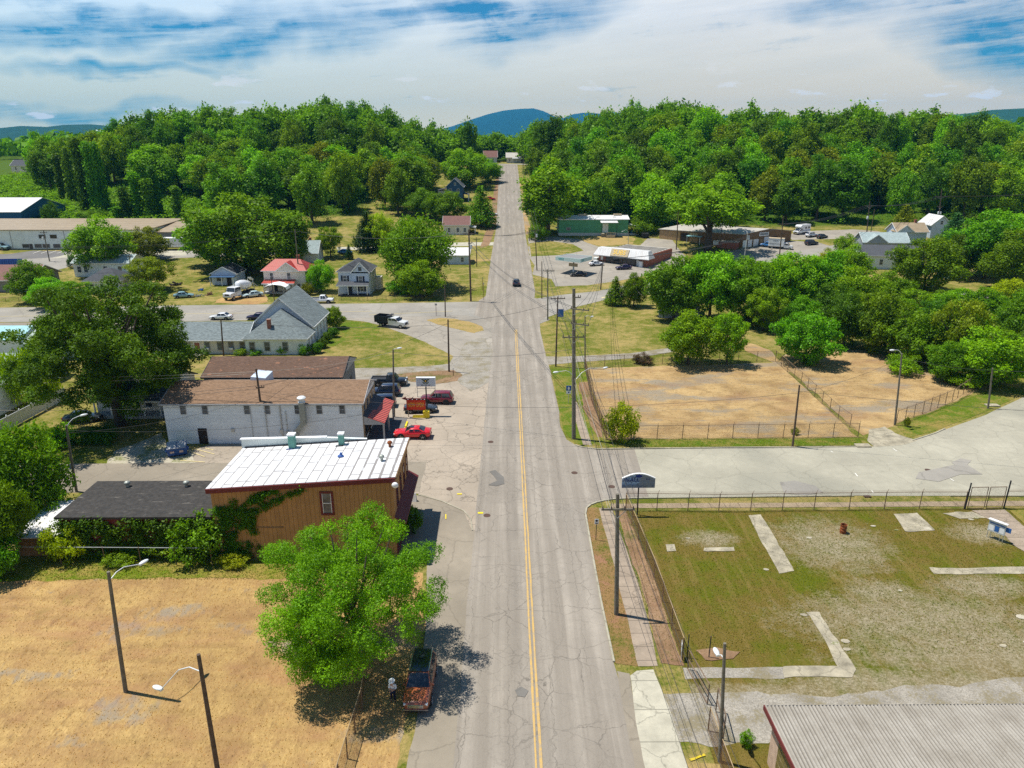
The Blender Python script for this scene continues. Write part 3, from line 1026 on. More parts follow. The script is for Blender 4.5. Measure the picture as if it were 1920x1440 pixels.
sheet('bare_spot', [(1320, 1027), (1377, 1026), (1378, 1034), (1320, 1034)], M['slab'], L4 + .003, .1, .3, True)
sheet('concrete_path', [(1822, 958), (1884, 956), (1940, 1006), (1940, 1046), (1902, 1024), (1856, 976)], M['walk'], L4, .1, .4, True)
sheet('lawn', [(1892, 957), (1990, 954), (1990, 1040), (1945, 1006)], M['grass_green'], L3, .15, .5, True)
sheet('old_slab', [(1765, 962), (1822, 960), (1850, 972), (1800, 974)], M['slab'], L3, .25, .4, True)
# painted lines, patches and covers
for dx in (-.15, .15):
    pts = ragged([(1.9 + dx - .075, 20), (1.9 + dx + .075, 20), (1.95 + dx + .075, 139), (1.95 + dx - .075, 139)], .035, .3)
    sheet('centre_line', pts, M['yellow'], L5 + .002)
for x0, x1 in ((-160, -30), (-30, -12)):
    sheet('centre_line', [(x0, 153.0 + x0 * .045 * .6), (x1, 155.6), (x1, 155.8), (x0, 153.2 + x0 * .045 * .6)], M['pale_yellow'], L5)
sheet('centre_line', [(1128, 558), (1180, 546), (1240, 533), (1240, 534.5), (1180, 547.5), (1128, 559.5)], M['pale_yellow'], L5, 0, 1, True)
for q in ([(918, 885), (928, 882), (944, 895), (946, 908), (930, 912), (916, 910), (932, 902)], [(966, 1296), (976, 1289), (990, 1296), (984, 1308), (970, 1306)]):
    sheet('tar_patch', q, M['tar'], L5 + .003, .07, .3, True)
sheet('tar_patch', [(1722, 886), (1790, 872), (1784, 868), (1800, 860), (1822, 864), (1814, 872), (1842, 890), (1800, 890), (1760, 904), (1716, 898)], M['asphalt_street'], L5, .05, .5, True)
sheet('tar_patch', [(1462, 905), (1490, 902), (1530, 912), (1544, 924), (1510, 930), (1470, 926)], M['asphalt_street'], L5, .1, .5, True)
for a, b in (((1557, 846), (1562, 849)), ((1603, 888), (1608, 894)), ((1634, 920), (1638, 926)), ((1674, 842), (1682, 847)), ((1781, 898), (1789, 903)), ((1815, 919), (1820, 923))):
    A, B = G(*a), G(*b)
    sheet('white_dash', [(A[0] - .06, A[1]), (B[0] - .06, B[1]), (B[0] + .06, B[1]), (A[0] + .06, A[1])], M['white_line'], L5 + .002)
for (a, b) in (((350, 845), (384, 857)), ((368, 843), (402, 852)), ((385, 841), (400, 844)), ((338, 864), (384, 867)), ((384, 857), (402, 842))):
    A, B = G(*a), G(*b)
    sheet('parking_stripe', [(A[0], A[1] - .07), (B[0], B[1] - .07), (B[0], B[1] + .07), (A[0], A[1] + .07)], M['pale_yellow'], L5 + .002)
for a in (62, 77, 92, 107, 122):
    A, B = G(a, 475.5), G(a + 14, 470.5)
    sheet('parking_stripe', [(A[0] - .12, A[1]), (B[0] - .12, B[1]), (B[0] + .12, B[1]), (A[0] + .12, A[1])], M['white_line'], L5 + .01)
MAN = [(1077, 887, 'near the yellow line'), (1147, 913, 'below the corner kerb'), (843, 917, 'near the brown building corner'), (913, 967, 'in the lane beside the kerb return'), (920, 829, 'in the lane by the red car'), (1740, 882, 'beside the tar patch on the side street')]
for x, y, w in MAN:
    p = G(x, y)
    o = MB().cyl((0, 0, 0), (0, 0, .02), .36, 16).build('manhole_cover', M['iron'])
    o.location = (p[0], p[1], L5 + .004)
    tag(o, 'rusty round manhole cover ' + w, 'manhole cover', 'manhole covers in the streets')
for q in ([(896, 961), (906, 961), (906, 964), (896, 964)], [(835, 965), (837, 965), (837, 974), (835, 974)], [(857, 926), (866, 926), (866, 928), (857, 928)]):
    sheet('survey_mark', q, M['safety_yellow'], L5 + .002, 0, 1, True)
sheet('survey_mark', [(1290, 1418), (1322, 1413), (1325, 1420), (1296, 1428)], m_worn('spray_paint', (.55, .42, .02), (.20, .15, .07)), L5 + .002, .22, .2, True)


def kerb(pts, w=.16, h=.12):
    mb = MB()
    for a, b in zip(pts, pts[1:]):
        mb.bar((a[0], a[1], h / 2), (b[0], b[1], h / 2), w, h)
    tag(mb.build('kerb', M['kerb']), kind='structure')


kerb([(7.8, 42.4), (7.78, 49.7), (7.88, 56.3), (8.05, 64.2), (8.3, 65.4), (8.8, 66.1), (9.5, 66.6), (10.4, 67.0), (11.5, 67.3), (13.6, 67.45), (22.8, 67.6), (37.2, 67.8)])
kerb([(47.5, 67.7), (75, 67.4)])
kerb([(8.6, 81.5), (9.4, 80.8), (11.2, 80.25), (27.8, 80.55), (44.2, 80.7)])
kerb([(51.6, 82.6), (55.8, 84.9), (58, 86.4)])
kerb([(-3.35, 61), (-3.6, 63.2), (-4.4, 64.9), (-6.8, 67.0), (-9.5, 68.5)], .12, .08)
# ------------------------------------------------------------------ buildings


class Bld:
    """a building on a rectangular plan; local origin at the plan's centre on the ground"""

    def __init__(s, name, label, cat, x0, x1, y0, y1, z, h, rz=0, group=None):
        s.a, s.b, s.h = abs(x1 - x0) / 2, abs(y1 - y0) / 2, h
        s.r = thing(name, label, cat, ((x0 + x1) / 2, (y0 + y1) / 2, z), rz, group)
        s.roofo = None

    def P(s, side, u, z, d):
        return {'s': (u, -s.b - d, z), 'n': (u, s.b + d, z), 'e': (s.a + d, u, z), 'w': (-s.a - d, u, z)}[side]

    def panel(s, side, u0, u1, z0, z1, d0, d1, mb=None):
        mb = mb or MB()
        p, q = s.P(side, u0, z0, d0), s.P(side, u1, z1, d1)
        return mb.box(min(p[0], q[0]), max(p[0], q[0]), min(p[1], q[1]), max(p[1], q[1]), z0, z1)

    def walls(s, mat, axis=None, rise=0, low=1.5, name='wall'):
        a, b, h = s.a, s.b, s.h
        mb = MB()
        if axis == 'x':
            mb.slab([(-a, -b, -low), (-a, b, -low), (-a, b, h), (-a, 0, h + rise), (-a, -b, h)], (2 * a, 0, 0))
        elif axis == 'y':
            mb.slab([(-a, -b, -low), (a, -b, -low), (a, -b, h), (0, -b, h + rise), (-a, -b, h)], (0, 2 * b, 0))
        else:
            mb.box(-a, a, -b, b, -low, h)
        return mb.build(name, mat, s.r)

    def base(s, mat, z):
        return MB().box(-s.a - .04, s.a + .04, -s.b - .04, s.b + .04, -1.5, z).build('foundation', mat, s.r)

    def gable(s, mat, axis, rise, ov=.35, th=.14, trim=None):
        a, b, h = s.a, s.b, s.h + .02
        k = rise / (b if axis == 'x' else a)
        mb = MB()
        for g in (-1, 1):
            if axis == 'x':
                mb.slab([(-a - ov, g * (b + ov), h - k * ov), (a + ov, g * (b + ov), h - k * ov), (a + ov, 0, h + rise), (-a - ov, 0, h + rise)], (0, 0, th))
            else:
                mb.slab([(g * (a + ov), -b - ov, h - k * ov), (g * (a + ov), b + ov, h - k * ov), (0, b + ov, h + rise), (0, -b - ov, h + rise)], (0, 0, th))
        s.roofo = mb.build('roof', mat, s.r)
        if trim:
            t = MB()
            for g in (-1, 1):
                for e in (-1, 1):
                    if axis == 'x':
                        x = e * (a + ov + .03)
                        t.bar((x, g * (b + ov), h - k * ov + th / 2), (x, 0, h + rise + th / 2), .06, .2)
                    else:
                        y = e * (b + ov + .03)
                        t.bar((g * (a + ov), y, h - k * ov + th / 2), (0, y, h + rise + th / 2), .06, .2)
                if axis == 'x':
                    t.box(-a - ov, a + ov, min(g * (b + ov), g * (b + ov + .1)), max(g * (b + ov), g * (b + ov + .1)), h - k * ov - .06, h - k * ov + .1)
                else:
                    t.box(min(g * (a + ov), g * (a + ov + .1)), max(g * (a + ov), g * (a + ov + .1)), -b - ov, b + ov, h - k * ov - .06, h - k * ov + .1)
            t.build('roof_trim', trim, s.roofo)
        return s.roofo

    def hip(s, mat, rise, ov=.4, ridge=None, th=.12, trim=None):
        a, b, h = s.a + ov, s.b + ov, s.h
        if a >= b:
            r = a - b if ridge is None else ridge
            R0, R1 = (-r, 0, h + rise), (r, 0, h + rise)
            f = [(0, 1, 5, 4), (1, 2, 5), (2, 3, 4, 5), (3, 0, 4)]
        else:
            r = b - a if ridge is None else ridge
            R0, R1 = (0, -r, h + rise), (0, r, h + rise)
            f = [(0, 1, 4), (1, 2, 5, 4), (2, 3, 5), (3, 0, 4, 5)]
        v = [(-a, -b, h), (a, -b, h), (a, b, h), (-a, b, h), R0, R1]
        mb = MB().add(v, f + [(3, 2, 1, 0)])
        s.roofo = mb.build('roof', mat, s.r)
        if trim:
            MB().box(-a - .03, a + .03, -b - .03, b + .03, h - .16, h - .005).build('fascia', trim, s.roofo)
        return s.roofo

    def win(s, side, u, z, w=.9, hh=1.4, fr=None, pane=None, shut=None, sash=True, f=.1):
        fr = fr or M['trim_white']
        mb = MB()
        s.panel(side, u - w / 2 - f, u - w / 2, z - f, z + hh + f, -.02, .06, mb)
        s.panel(side, u + w / 2, u + w / 2 + f, z - f, z + hh + f, -.02, .06, mb)
        s.panel(side, u - w / 2, u + w / 2, z + hh, z + hh + f, -.02, .06, mb)
        s.panel(side, u - w / 2 - .04, u + w / 2 + .04, z - f - .003, z, -.02, .09, mb)
        if sash:
            s.panel(side, u - w / 2, u + w / 2, z + hh * .5 - .03, z + hh * .5 + .03, -.02, .045, mb)
        o = mb.build('window', fr, s.r)
        s.panel(side, u - w / 2, u + w / 2, z, z + hh, -.03, .02).build('pane', pane or M['pane'], o)
        if shut:
            for g in (-1, 1):
                c = u + g * (w / 2 + f + .24)
                s.panel(side, c - .22, c + .22, z - .05, z + hh + .05, 0, .05).build('shutter', shut, s.r)
        return o

    def door(s, side, u, w=1.0, hh=2.1, mat=None, z=0, fr=None):
        o = s.panel(side, u - w / 2, u + w / 2, z, z + hh, -.02, .05).build('door', mat or M['door_dark'], s.r)
        if fr:
            mb = MB()
            for q in ((u - w / 2 - .12, u - w / 2), (u + w / 2, u + w / 2 + .12)):
                s.panel(side, q[0], q[1], z, z + hh + .12, -.02, .08, mb)
            s.panel(side, u - w / 2, u + w / 2, z + hh, z + hh + .12, -.02, .08, mb)
            mb.build('door_frame', fr, o)
        p = s.P(side, u + w * .36, z + hh * .48, .09)
        MB().sph(p, .045, 6, 4).build('handle', M['chrome'], o)
        return o

    def chimney(s, x, y, z0, z1, w=.6, mat=None):
        o = MB().box(x - w / 2, x + w / 2, y - w / 2, y + w / 2, z0, z1).box(x - w / 2 - .06, x + w / 2 + .06, y - w / 2 - .06, y + w / 2 + .06, z1, z1 + .12).build('chimney', mat or M['brick'], s.roofo or s.r)
        return o

    def porch(s, side, u0, u1, depth, z, hh, roofm, posts, pm, deck=.4, deckm=None, rise=.6):
        """lean-to porch on the south side"""
        y0 = -s.b
        mb = MB().slab([(u0 - .3, y0 - depth - .3, z + hh), (u1 + .3, y0 - depth - .3, z + hh), (u1 + .1, y0 - .002, z + hh + rise), (u0 - .1, y0 - .002, z + hh + rise)], (0, 0, .1))
        r = mb.build('porch_roof', roofm, s.r)
        MB().box(u0 - .3, u1 + .3, y0 - depth - .33, y0 - depth - .31, z + hh - .15, z + hh + .1).build('fascia', M['trim_white'], r)
        MB().box(u0, u1, y0 - depth, y0 - .01, -.8, deck).build('porch_deck', deckm or M['trim_grey'], s.r)
        for i in range(posts):
            x = u0 + .15 + (u1 - u0 - .3) * i / (posts - 1)
            MB().box(x - .08, x + .08, y0 - depth + .05, y0 - depth + .21, deck, z + hh).build('porch_post', pm, s.r)


# --- two-storey brown board building with a white seamed roof
B = Bld('brown_building', 'two-storey brown board building with white patched roof and ivy on its corner', 'building', -26.2, -10, 56.5, 65.6, 0, 7.3)
a, b = B.a, B.b


def zr(x, y):
    return 7.0 + (x + a) / (2 * a) * 1.05 + (y + b) / (2 * b) * -.25


w = MB()
w.add([(-a, -b, -1), (a, -b, -1), (a, b, -1), (-a, b, -1), (-a, -b, zr(-a, -b)), (a, -b, zr(a, -b)), (a, b, zr(a, b)), (-a, b, zr(-a, b))], [(3, 2, 1, 0), (4, 5, 6, 7), (0, 1, 5, 4), (1, 2, 6, 5), (2, 3, 7, 6), (3, 0, 4, 7)])
w.build('wall', M['brown_board'], B.r)
mroof = NT('white_membrane')
o_ = mroof.obj()
xx, yy, zz = mroof.xyz(o_)
wv_ = mroof.warp(o_, .8, .1)
x2, y2, z2 = mroof.xyz(wv_)
sm = mroof.math('ABSOLUTE', mroof.math('SUBTRACT', mroof.math('FRACT', mroof.math('DIVIDE', x2, .93)), .5))
wid = mroof.rng(x2, 3, 6, .055, .13)
seam = mroof.math('LESS_THAN', sm, wid)
col_i = mroof.math('FLOOR', mroof.math('DIVIDE', mroof.math('ADD', x2, .465), .93))
wn_ = mroof.n('TexWhiteNoise', noise_dimensions='1D')
mroof.L(col_i, wn_.inputs['W'])
yy2 = mroof.math('ABSOLUTE', mroof.math('SUBTRACT', mroof.math('FRACT', mroof.math('ADD', mroof.math('DIVIDE', y2, 3.6), wn_.outputs[0])), .5))
seam2 = mroof.math('LESS_THAN', yy2, .022)
sk = mroof.math('MULTIPLY', mroof.math('MAXIMUM', seam, seam2), mroof.rng(mroof.noise(o_, .9, 3), .28, .42, .35, .95))
cw = mroof.mix(mroof.rng(mroof.noise(o_, .5, 5), .4, .7), (.66, .67, .68), (.52, .52, .52))
cw = mroof.mix(sk, cw, (.22, .20, .19))
M['membrane'] = mroof.bsdf(cw, .55, 0, .3)
rf = MB()
o = .25
q = [(-a - o, -b - o), (a + o, -b - o), (a + o, b - .02), (-a - o, b - .02)]
rf.slab([(x, y, zr(x, y) + .02) for x, y in q], (0, 0, .12))
roof = rf.build('roof', M['membrane'], B.r)
t = MB()
t.bar((-a - o, -b - o - .06, zr(-a, -b) - .12), (a + o, -b - o - .06, zr(a, -b) - .12), .12, .42)
t.build('roof_trim', M['trim_red'], roof)
t = MB()
t.bar((a + o + .05, -b - o, zr(a, -b) + .02), (a + o + .05, b, zr(a, b) + .02), .08, .22)
t.build('roof_trim', M['wood_brown'], roof)
# rear parapet
pp = MB().slab([(-a - .35, b, 5.5), (a - 4, b, 5.5), (a - 4, b, zr(a - 4, b) + .25), (a - 8, b, 7.95), (-a - .35, b, 7.75)], (0, .3, 0))
pp.build('parapet', M['white_wall'], B.r)
MB().slab([(-a - .45, b - .06, 7.751), (a - 8, b - .06, 7.951), (a - 8, b + .36, 7.951), (-a - .45, b + .36, 7.751)], (0, 0, .08)).build('parapet_cap', M['sheet_white'], B.r)
t = MB()
t.bar((-a, b - .1, zr(-a, b) + .2), (a - 4, b - .1, zr(a - 4, b) + .2), .14, .12)
t.build('tar_flashing', M['black_trim'], roof)
for px_, w_, h_, m_ in ((549, .62, 1.5, 'big'), (641, .5, 1.25, 'small')):
    q = HY(px_, 838 if m_ == 'big' else 834, 64.9)
    X = q[0] - B.r.location.x
    Y = b - .75
    z = zr(X, Y)
    c = MB().box(X - w_ / 2, X + w_ / 2, Y - w_ / 2, Y + w_ / 2, z, z + h_).build('chimney', M['copper'], roof)
    MB().box(X - w_ / 2 - .06, X + w_ / 2 + .06, Y - w_ / 2 - .06, Y + w_ / 2 + .06, z + h_, z + h_ + .14).build('chimney_cap', M['sheet_white'], c)
    MB().box(X - .5, X + .7, Y - .55, Y - w_ / 2 - .01, z + .12, z + .17).build('flashing', M['black_trim'] if m_ == 'small' else M['navy_bin'], c)
for px_, py_, m_ in ((716, 864, 'duct'), (731, 836, 'rust_metal')):
    q = G(px_, py_, 8.0)
    X, Y = q[0] - B.r.location.x, q[1] - B.r.location.y
    z = zr(X, Y) + .13
    MB().cyl((X, Y, z), (X, Y, z + .35), .13, 10).sph((X, Y, z + .45), (.26, .26, .2), 10, 6).build('turbine_vent', M[m_], roof, True)
q = G(639, 858, 7.6)
X, Y = q[0] - B.r.location.x, q[1] - B.r.location.y
MB().sph((X, Y, zr(X, Y) + .22), (.32, .26, .16), 10, 5).cyl((X, Y, zr(X, Y) + .2), (X + .05, Y + .05, zr(X, Y) + .55), .12, 8).build('roof_vent', M['dumpster'], roof)
B.win('s', -15.98 + 18.1, 4.55, .8, 1.95, M['trim_red'], f=.2)
bl = B.P('s', -15.98 + 18.1, 0, 0)
MB().box(bl[0] - .4, bl[0] - .35, bl[1] - .05, bl[1] - .022, 4.55, 6.5).box(bl[0] + .35, bl[0] + .4, bl[1] - .05, bl[1] - .022, 4.55, 6.5).box(bl[0] - .35, bl[0] + .35, bl[1] - .05, bl[1] - .022, 5.5, 5.56).build('sash', M['trim_white'], B.r)
for u in (-2.9, -.7, 1.5, 3.5):
    B.win('e', u, 4.6, .75, 1.75, M['trim_red'], M['pane_dark'])
mb = MB().slab([(a + .003, -b - .3, 4.15), (a + .003, b + .2, 4.15), (a + 1.0, b + .2, 3.55), (a + 1.0, -b - .3, 3.55)], (0, 0, .12))
mb.build('shop_awning', M['trim_red'], B.r)
MB().box(a + .001, a + .06, -b, b, 0, 3.3).build('shop_front', M['trim_red'], B.r)
for u in (-3, 0, 3):
    B.panel('e', u - 1, u + 1, .6, 2.6, .05, .09).build('shop_window', M['pane_dark'], B.r)
B.door('e', 1.5, .9, 2.1, M['door_dark'])
mb = MB().cyl((a + .3, -b - .1, 7.4), (a + .3, -b - .45, 7.55), .03, 6)
lo = mb.build('flood_lamp', M['lamp'], B.r)
MB().sph((a + .25, -b - .55, 7.55), (.3, .2, .28), 10, 6).build('lamp_head', M['sheet_white'], lo, True)
MB().box(-a + .6, -2, -b - .05, -b - .001, 3.05, 3.17).build('ledger_board', M['wood_brown'], B.r)

# --- low black-roofed annex
A = Bld('black_roof_annex', 'low annex with flat black tar roof, its wall smothered in ivy', 'building', -40.2, -26.5, 56.7, 63.4, 0, 4.0)
A.walls(M['trim_red'])
mt = NT('tar_roof')
o_ = mt.obj()
n1 = mt.noise(mt.map(o_, (.35, 1.6, 1)), 1.6, 5, .7)
cc = mt.mix(mt.rng(mt.noise(o_, 3, 5, .7), .3, .7), (.028, .027, .026), (.065, .06, .055))
cc = mt.mix(mt.rng(n1, .6, .7, 0, .7), cc, (.22, .20, .17))
M['tar_roof'] = mt.bsdf(cc, .9, 0, .2)
r_ = MB().box(-A.a - .25, A.a, -A.b - .25, A.b + .25, 4.001, 4.22).build('roof', M['tar_roof'], A.r)
for x in (-3.5, 2.2):
    MB().cyl((x, 2.4, 4.2), (x, 2.4, 4.5), .16, 10).sph((x, 2.4, 4.62), (.3, .3, .2), 10, 6).build('roof_vent', M['duct'], r_, True)

SHED = Bld('lean_to_shed', 'lean-to shed with pale corrugated roof half hidden by bushes', 'shed', -44.6, -40.6, 56.9, 62.5, 0, 1.9)
SHED.walls(M['wood_brown'])
MB().slab([(-2.3, -3.1, 1.92), (1.95, -3.1, 2.1), (1.95, 3.1, 2.6), (-2.3, 3.1, 2.4)], (0, 0, .08)).build('roof', M['white_roof'], SHED.r)

# --- white sided building with a brown gable roof and striped awning
W = Bld('white_building', 'long white-sided two-storey building with brown shingle roof and flag-striped awning', 'building', -42.4, -17.9, 82.4, 91.2, 0, 5.4)
W.walls(M['sid_white'], 'x', 1.35)
W.gable(M['sh_brown'], 'x', 1.35, .3, .12, M['trim_grey'])
for px_ in (342, 383, 462, 500, 557, 598, 641):
    q = HY(px_, 760, 82.4)
    W.win('s', q[0] + 30.15, 4.05, .62, 1.05, M['trim_grey'], M['pane'], None, True, .06)
W.door('s', -38.0 + 30.15, 1.1, 2.1, M['door_dark'])
W.panel('s', -11.2, -8.7, .5, 1.9, -.01, .012).build('wall_patch', M['white_wall'], W.r)
for px_, zt, r in ((470, 5.2, .035), (498, 5.3, .05), (526, 5.3, .09), (536, 4.4, .04)):
    q = HY(px_, 780, 82.3)
    MB().cyl((q[0] + 30.15, -W.b - .09, .9), (q[0] + 30.15, -W.b - .09, zt), r, 8).build('drain_pipe', M['steel'], W.r)
for px_, py_, s_ in ((436, 808, .35), (528, 810, .4), (540, 813, .4)):
    q = HY(px_, py_, 82.2)
    MB().box(q[0] + 30.15 - s_ / 2, q[0] + 30.15 + s_ / 2, -W.b - .2, -W.b - .001, q[2] - s_ / 2, q[2] + s_ / 2 + .1).build('meter_box', M['steel'], W.r)
# exhaust duct
X = HY(566, 750, 82)[0] + 30.15
y_ = -W.b - .55
du = MB().box(X - .33, X + .33, y_ - .33, y_ + .33, 2.85, 5.7)
du.bar((X, y_, 3.05), (X - .95, y_, 1.85), .62, .62)
du.box(X - 1.45, X - .75, y_ - .31, y_ + .31, 1.35, 1.85)
d_ = du.build('exhaust_duct', M['duct'], W.r)
MB().lathe([(.42, 0), (.46, .1), (.34, .18), (.34, .45), (.52, .5), (.55, .62), (.42, .75), (.2, .82)], (X, y_, 5.7), 16).build('fan_hood', M['lamp'], d_, True)
# striped awning on the street side
aw = NT('flag_awning')
o_ = aw.obj()
x, y, z = aw.xyz(o_)
st = aw.math('GREATER_THAN', aw.math('FRACT', aw.math('DIVIDE', y, .56)), .6)
half = aw.math('LESS_THAN', x, aw.math('SUBTRACT', aw.rng(y, -4, 3.6, 13.25, 13.75), aw.rng(y, -1.6, -1.2, .35, 0)))
cc = aw.mix(half, aw.mix(st, (.50, .10, .08), (.06, .02, .025)), aw.mix(st, (.03, .03, .042), (.06, .06, .075)))
M['awning'] = aw.bsdf(cc, .6, 0, .3)
wa = W.a
MB().slab([(wa + .003, -4.3, 3.65), (wa + .003, 3.6, 3.65), (wa + 2.7, 3.6, 2.6), (wa + 2.7, -4.3, 2.6)], (0, 0, .1)).build('awning', M['awning'], W.r)
MB().slab([(wa + .01, -4.28, 2.45), (wa + 2.68, -4.28, 2.45), (wa + 2.68, -4.28, 2.59), (wa + .01, -4.28, 3.62)], (0, .06, 0)).build('awning_cheek', M['trim_grey'], W.r)
for y_ in (-4.1, -.4, 3.4):
    MB().box(wa + 2.4, wa + 2.6, y_ - .1, y_ + .1, 0, 2.6).build('awning_post', M['trim_grey'], W.r)
MB().box(wa + .001, wa + .05, -W.b, W.b, .3, 5.0).build('shop_front', M['tan_board'], W.r)
for u in (-3.1, -1.1, .9, 2.9):
    B_ = W.panel('e', u - .35, u + .35, 3.75, 4.75, .05, .08).build('window', M['pane'], W.r)
for u in (-2.5, 1.4):
    W.panel('e', u - 1.1, u + 1.1, .6, 2.3, .05, .09).build('shop_window', M['pane_dark'], W.r)
W.door('e', -.5, 1, 2.1, M['door_dark'])
MB().slab([(wa + .004, -3.0, 5.6), (wa + .004, 2.8, 5.6), (wa + .004, 0, 6.5)], (.05, 0, 0)).build('gable_panel', M['trim_grey'], W.r)
MB().box(wa + .1, wa + 4.3, -4.2, 4.2, .006, .05).build('terrace', M['asphalt_dark'], W.r)
# cross gable stub at the back
MB().slab([(-3.2, .6, 5.8), (-1.0, .6, 5.8), (-1.0, .6, 7.0), (-2.9, .6, 7.2)], (0, 3.0, 0)).build('rear_gable', M['sid_blue'], W.r)

# --- brown-roofed building behind
K = Bld('brown_roof_building', 'grey building with stained dark brown roof behind the white-sided one', 'building', -43.4, -23.7, 97, 106.2, 0, 4.0)
K.walls(M['grey_wall'], 'x', 1.6)
K.gable(M['sh_dbrown'], 'x', 1.6, .3, .12, M['black_trim'])
MB().slab([(K.a + .33, -3.2, 4.2), (K.a + .33, 4.6, 4.1), (K.a + .33, 0, 5.55)], (.06, 0, 0)).build('gable_panel', M['trim_grey'], K.r)
K.door('e', 1.5, 1, 2.1, M['door_dark'])
K.panel('e', -3.2, -1.2, .2, 2.6, -.01, .05).build('garage_door', M['tan_wall'], K.r)
MB().box(-4, 9.9, -K.b - .16, -K.b - .02, 3.55, 3.7).build('gutter', M['trim_white'], K.r)
MB().cyl((-.6, -K.b - .4, 3.2), (-.6, -K.b - .4, 4.7), .06, 8).build('vent_pipe', M['trim_white'], K.r)

# --- church
CH = Bld('church', 'white church with steep grey gable roof and tall arched side windows', 'church', -46.8, -35.8, 127.5, 138.6, 0, 4.0)
CH.walls(M['sid_white'], 'y', 5.0)
CH.gable(M['sh_grey'], 'y', 5.0, .45, .16, M['trim_white'])
MB().slab([(-5.2, -CH.b - .03, 4.1), (5.2, -CH.b - .03, 4.1), (0, -CH.b - .03, 8.7)], (0, .02, 0)).build('gable_panel', M['sid_blue'], CH.r)
for u in (-4.3, -1.9, .5, 2.9, 5.0):
    CH.win('e', u, .9, .75, 2.5, M['trim_white'], M['trim_grey'])
    c = CH.P('e', u, 3.4, .02)
    MB().cyl((c[0] - .02, c[1], c[2]), (c[0] + .035, c[1], c[2]), .47, 14).build('window_arch', M['trim_white'], CH.r)
CV = Bld('chancel', 'low white hip-roofed end of the church with a small brick chimney', 'church wing', -46.3, -35.5, 121.9, 127.3, 0, 3.0)
CV.walls(M['sid_white'])
ov = .4
x0, x1, y0, y1 = -CV.a - ov, CV.a + ov, -CV.b - ov, CV.b + .1
rf = MB().add([(x0, y0, 3.0), (x1, y0, 3.0), (x1, y1, 3.0), (x0, y1, 3.0), (0, y1 - 1.2, 7.2), (0, y1, 7.2)], [(0, 1, 4), (1, 2, 5, 4), (3, 0, 4, 5), (2, 3, 5), (3, 2, 1, 0)])
CV.roofo = rf.build('roof', M['sh_grey'], CV.r)
MB().box(x0 - .04, x1 + .04, y0 - .04, y1, 2.82, 2.995).build('fascia', M['trim_white'], CV.roofo)
CV.chimney(-1.3, -1.2, 4.0, 6.0, .6)
for px_ in (473, 501, 535):
    CV.win('s', HY(px_, 650, 121.9)[0] + 40.9, .75, .85, 1.5, M['trim_grey'])
CV.win('e', -.9, .6, .7, 1.9, M['trim_white'], M['trim_grey'])
CV.win('e', .9, .6, .7, 1.9, M['trim_white'], M['trim_grey'])
WG = Bld('church_hall', 'long low white hall with grey shingle roof joined to the church', 'church hall', -63.5, -46.35, 122.4, 130.5, 0, 2.7)
WG.walls(M['sid_cream'], 'x', 2.1)
WG.gable(M['sh_grey'], 'x', 2.1, .4, .14, M['trim_white'])
for px_ in (389, 413, 434, 455):
    w_ = WG.win('s', HY(px_, 650, 122.4)[0] + 54.9, .8, .85, 1.35, M['trim_grey'])
    if px_ in (389, 434):
        p = WG.P('s', HY(px_, 650, 122.4)[0] + 54.9, .82, .2)
        MB().box(p[0] - .32, p[0] + .32, p[1] - .15, p[1] + .2, .8, 1.2).build('air_conditioner', M['sheet_white'], w_)
WG.door('s', HY(372, 660, 122.4)[0] + 54.9, .95, 2.1, M['brick'], 0, M['trim_white'])
q = HY(372, 665, 122.4)[0] + 54.9
MB().box(q - 1.1, q + 1.1, -WG.b - 1.6, -WG.b - .06, 0, .25).box(q - 1.1, q + 1.1, -WG.b - 2.0, -WG.b - 1.601, 0, .12).build('steps', M['conc'], WG.r)

# --- red-roofed house
H1 = Bld('red_roof_house', 'white two-storey house with bright red metal roof and red porch roof', 'house', -60.6, -50.2, 177.2, 185, 0, 5.5)
H1.walls(M['sid_cream'])
H1.hip(M['red_roof'], 2.3, .5, 3.2, trim=M['trim_white'])


def front_gable(B, cx, half, rise, wall, roofm, depth=2.4, out=.5, zb=None):
    zb = zb if zb is not None else B.h
    y = -B.b - out
    MB().slab([(cx - half, y, zb - .3), (cx + half, y, zb - .3), (cx + half, y, zb), (cx, y, zb + rise), (cx - half, y, zb)], (0, out + .5, 0)).build('gable_wall', wall, B.r)
    mb = MB()
    k = rise / half
    for g in (-1, 1):
        mb.slab([(cx + g * (half + .3), y - .25, zb - k * .3), (cx, y - .25, zb + rise), (cx, y + depth, zb + rise), (cx + g * (half + .3), y + depth, zb - k * .3)], (0, 0, .12))
    r = mb.build('gable_roof', roofm, B.r)
    t = MB()
    for g in (-1, 1):
        t.bar((cx + g * (half + .3), y - .28, zb - k * .3 + .05), (cx, y - .28, zb + rise + .05), .06, .24)
    t.build('roof_trim', M['trim_white'], r)


front_gable(H1, .9, 2.7, 2.0, M['sid_cream'], M['red_roof'], 3.6)
for u in (-3.2, 1.1):
    H1.win('s', u, 3.3, .8, 1.6)
H1.win('e', -1.5, 3.3, .8, 1.5)
H1.win('e', 1.8, 3.3, .8, 1.5)
H1.win('s', 3.4, .7, .8, 1.5)
H1.chimney(2.6, .4, 6.5, 8.6, .7, M['brick'])
H1.porch('s', -4.9, 2.6, 2.0, 0, 2.6, M['red_roof'], 4, M['trim_white'], .4)
H1.door('s', -2.5, 1, 2.1, M['door_dark'], .4)

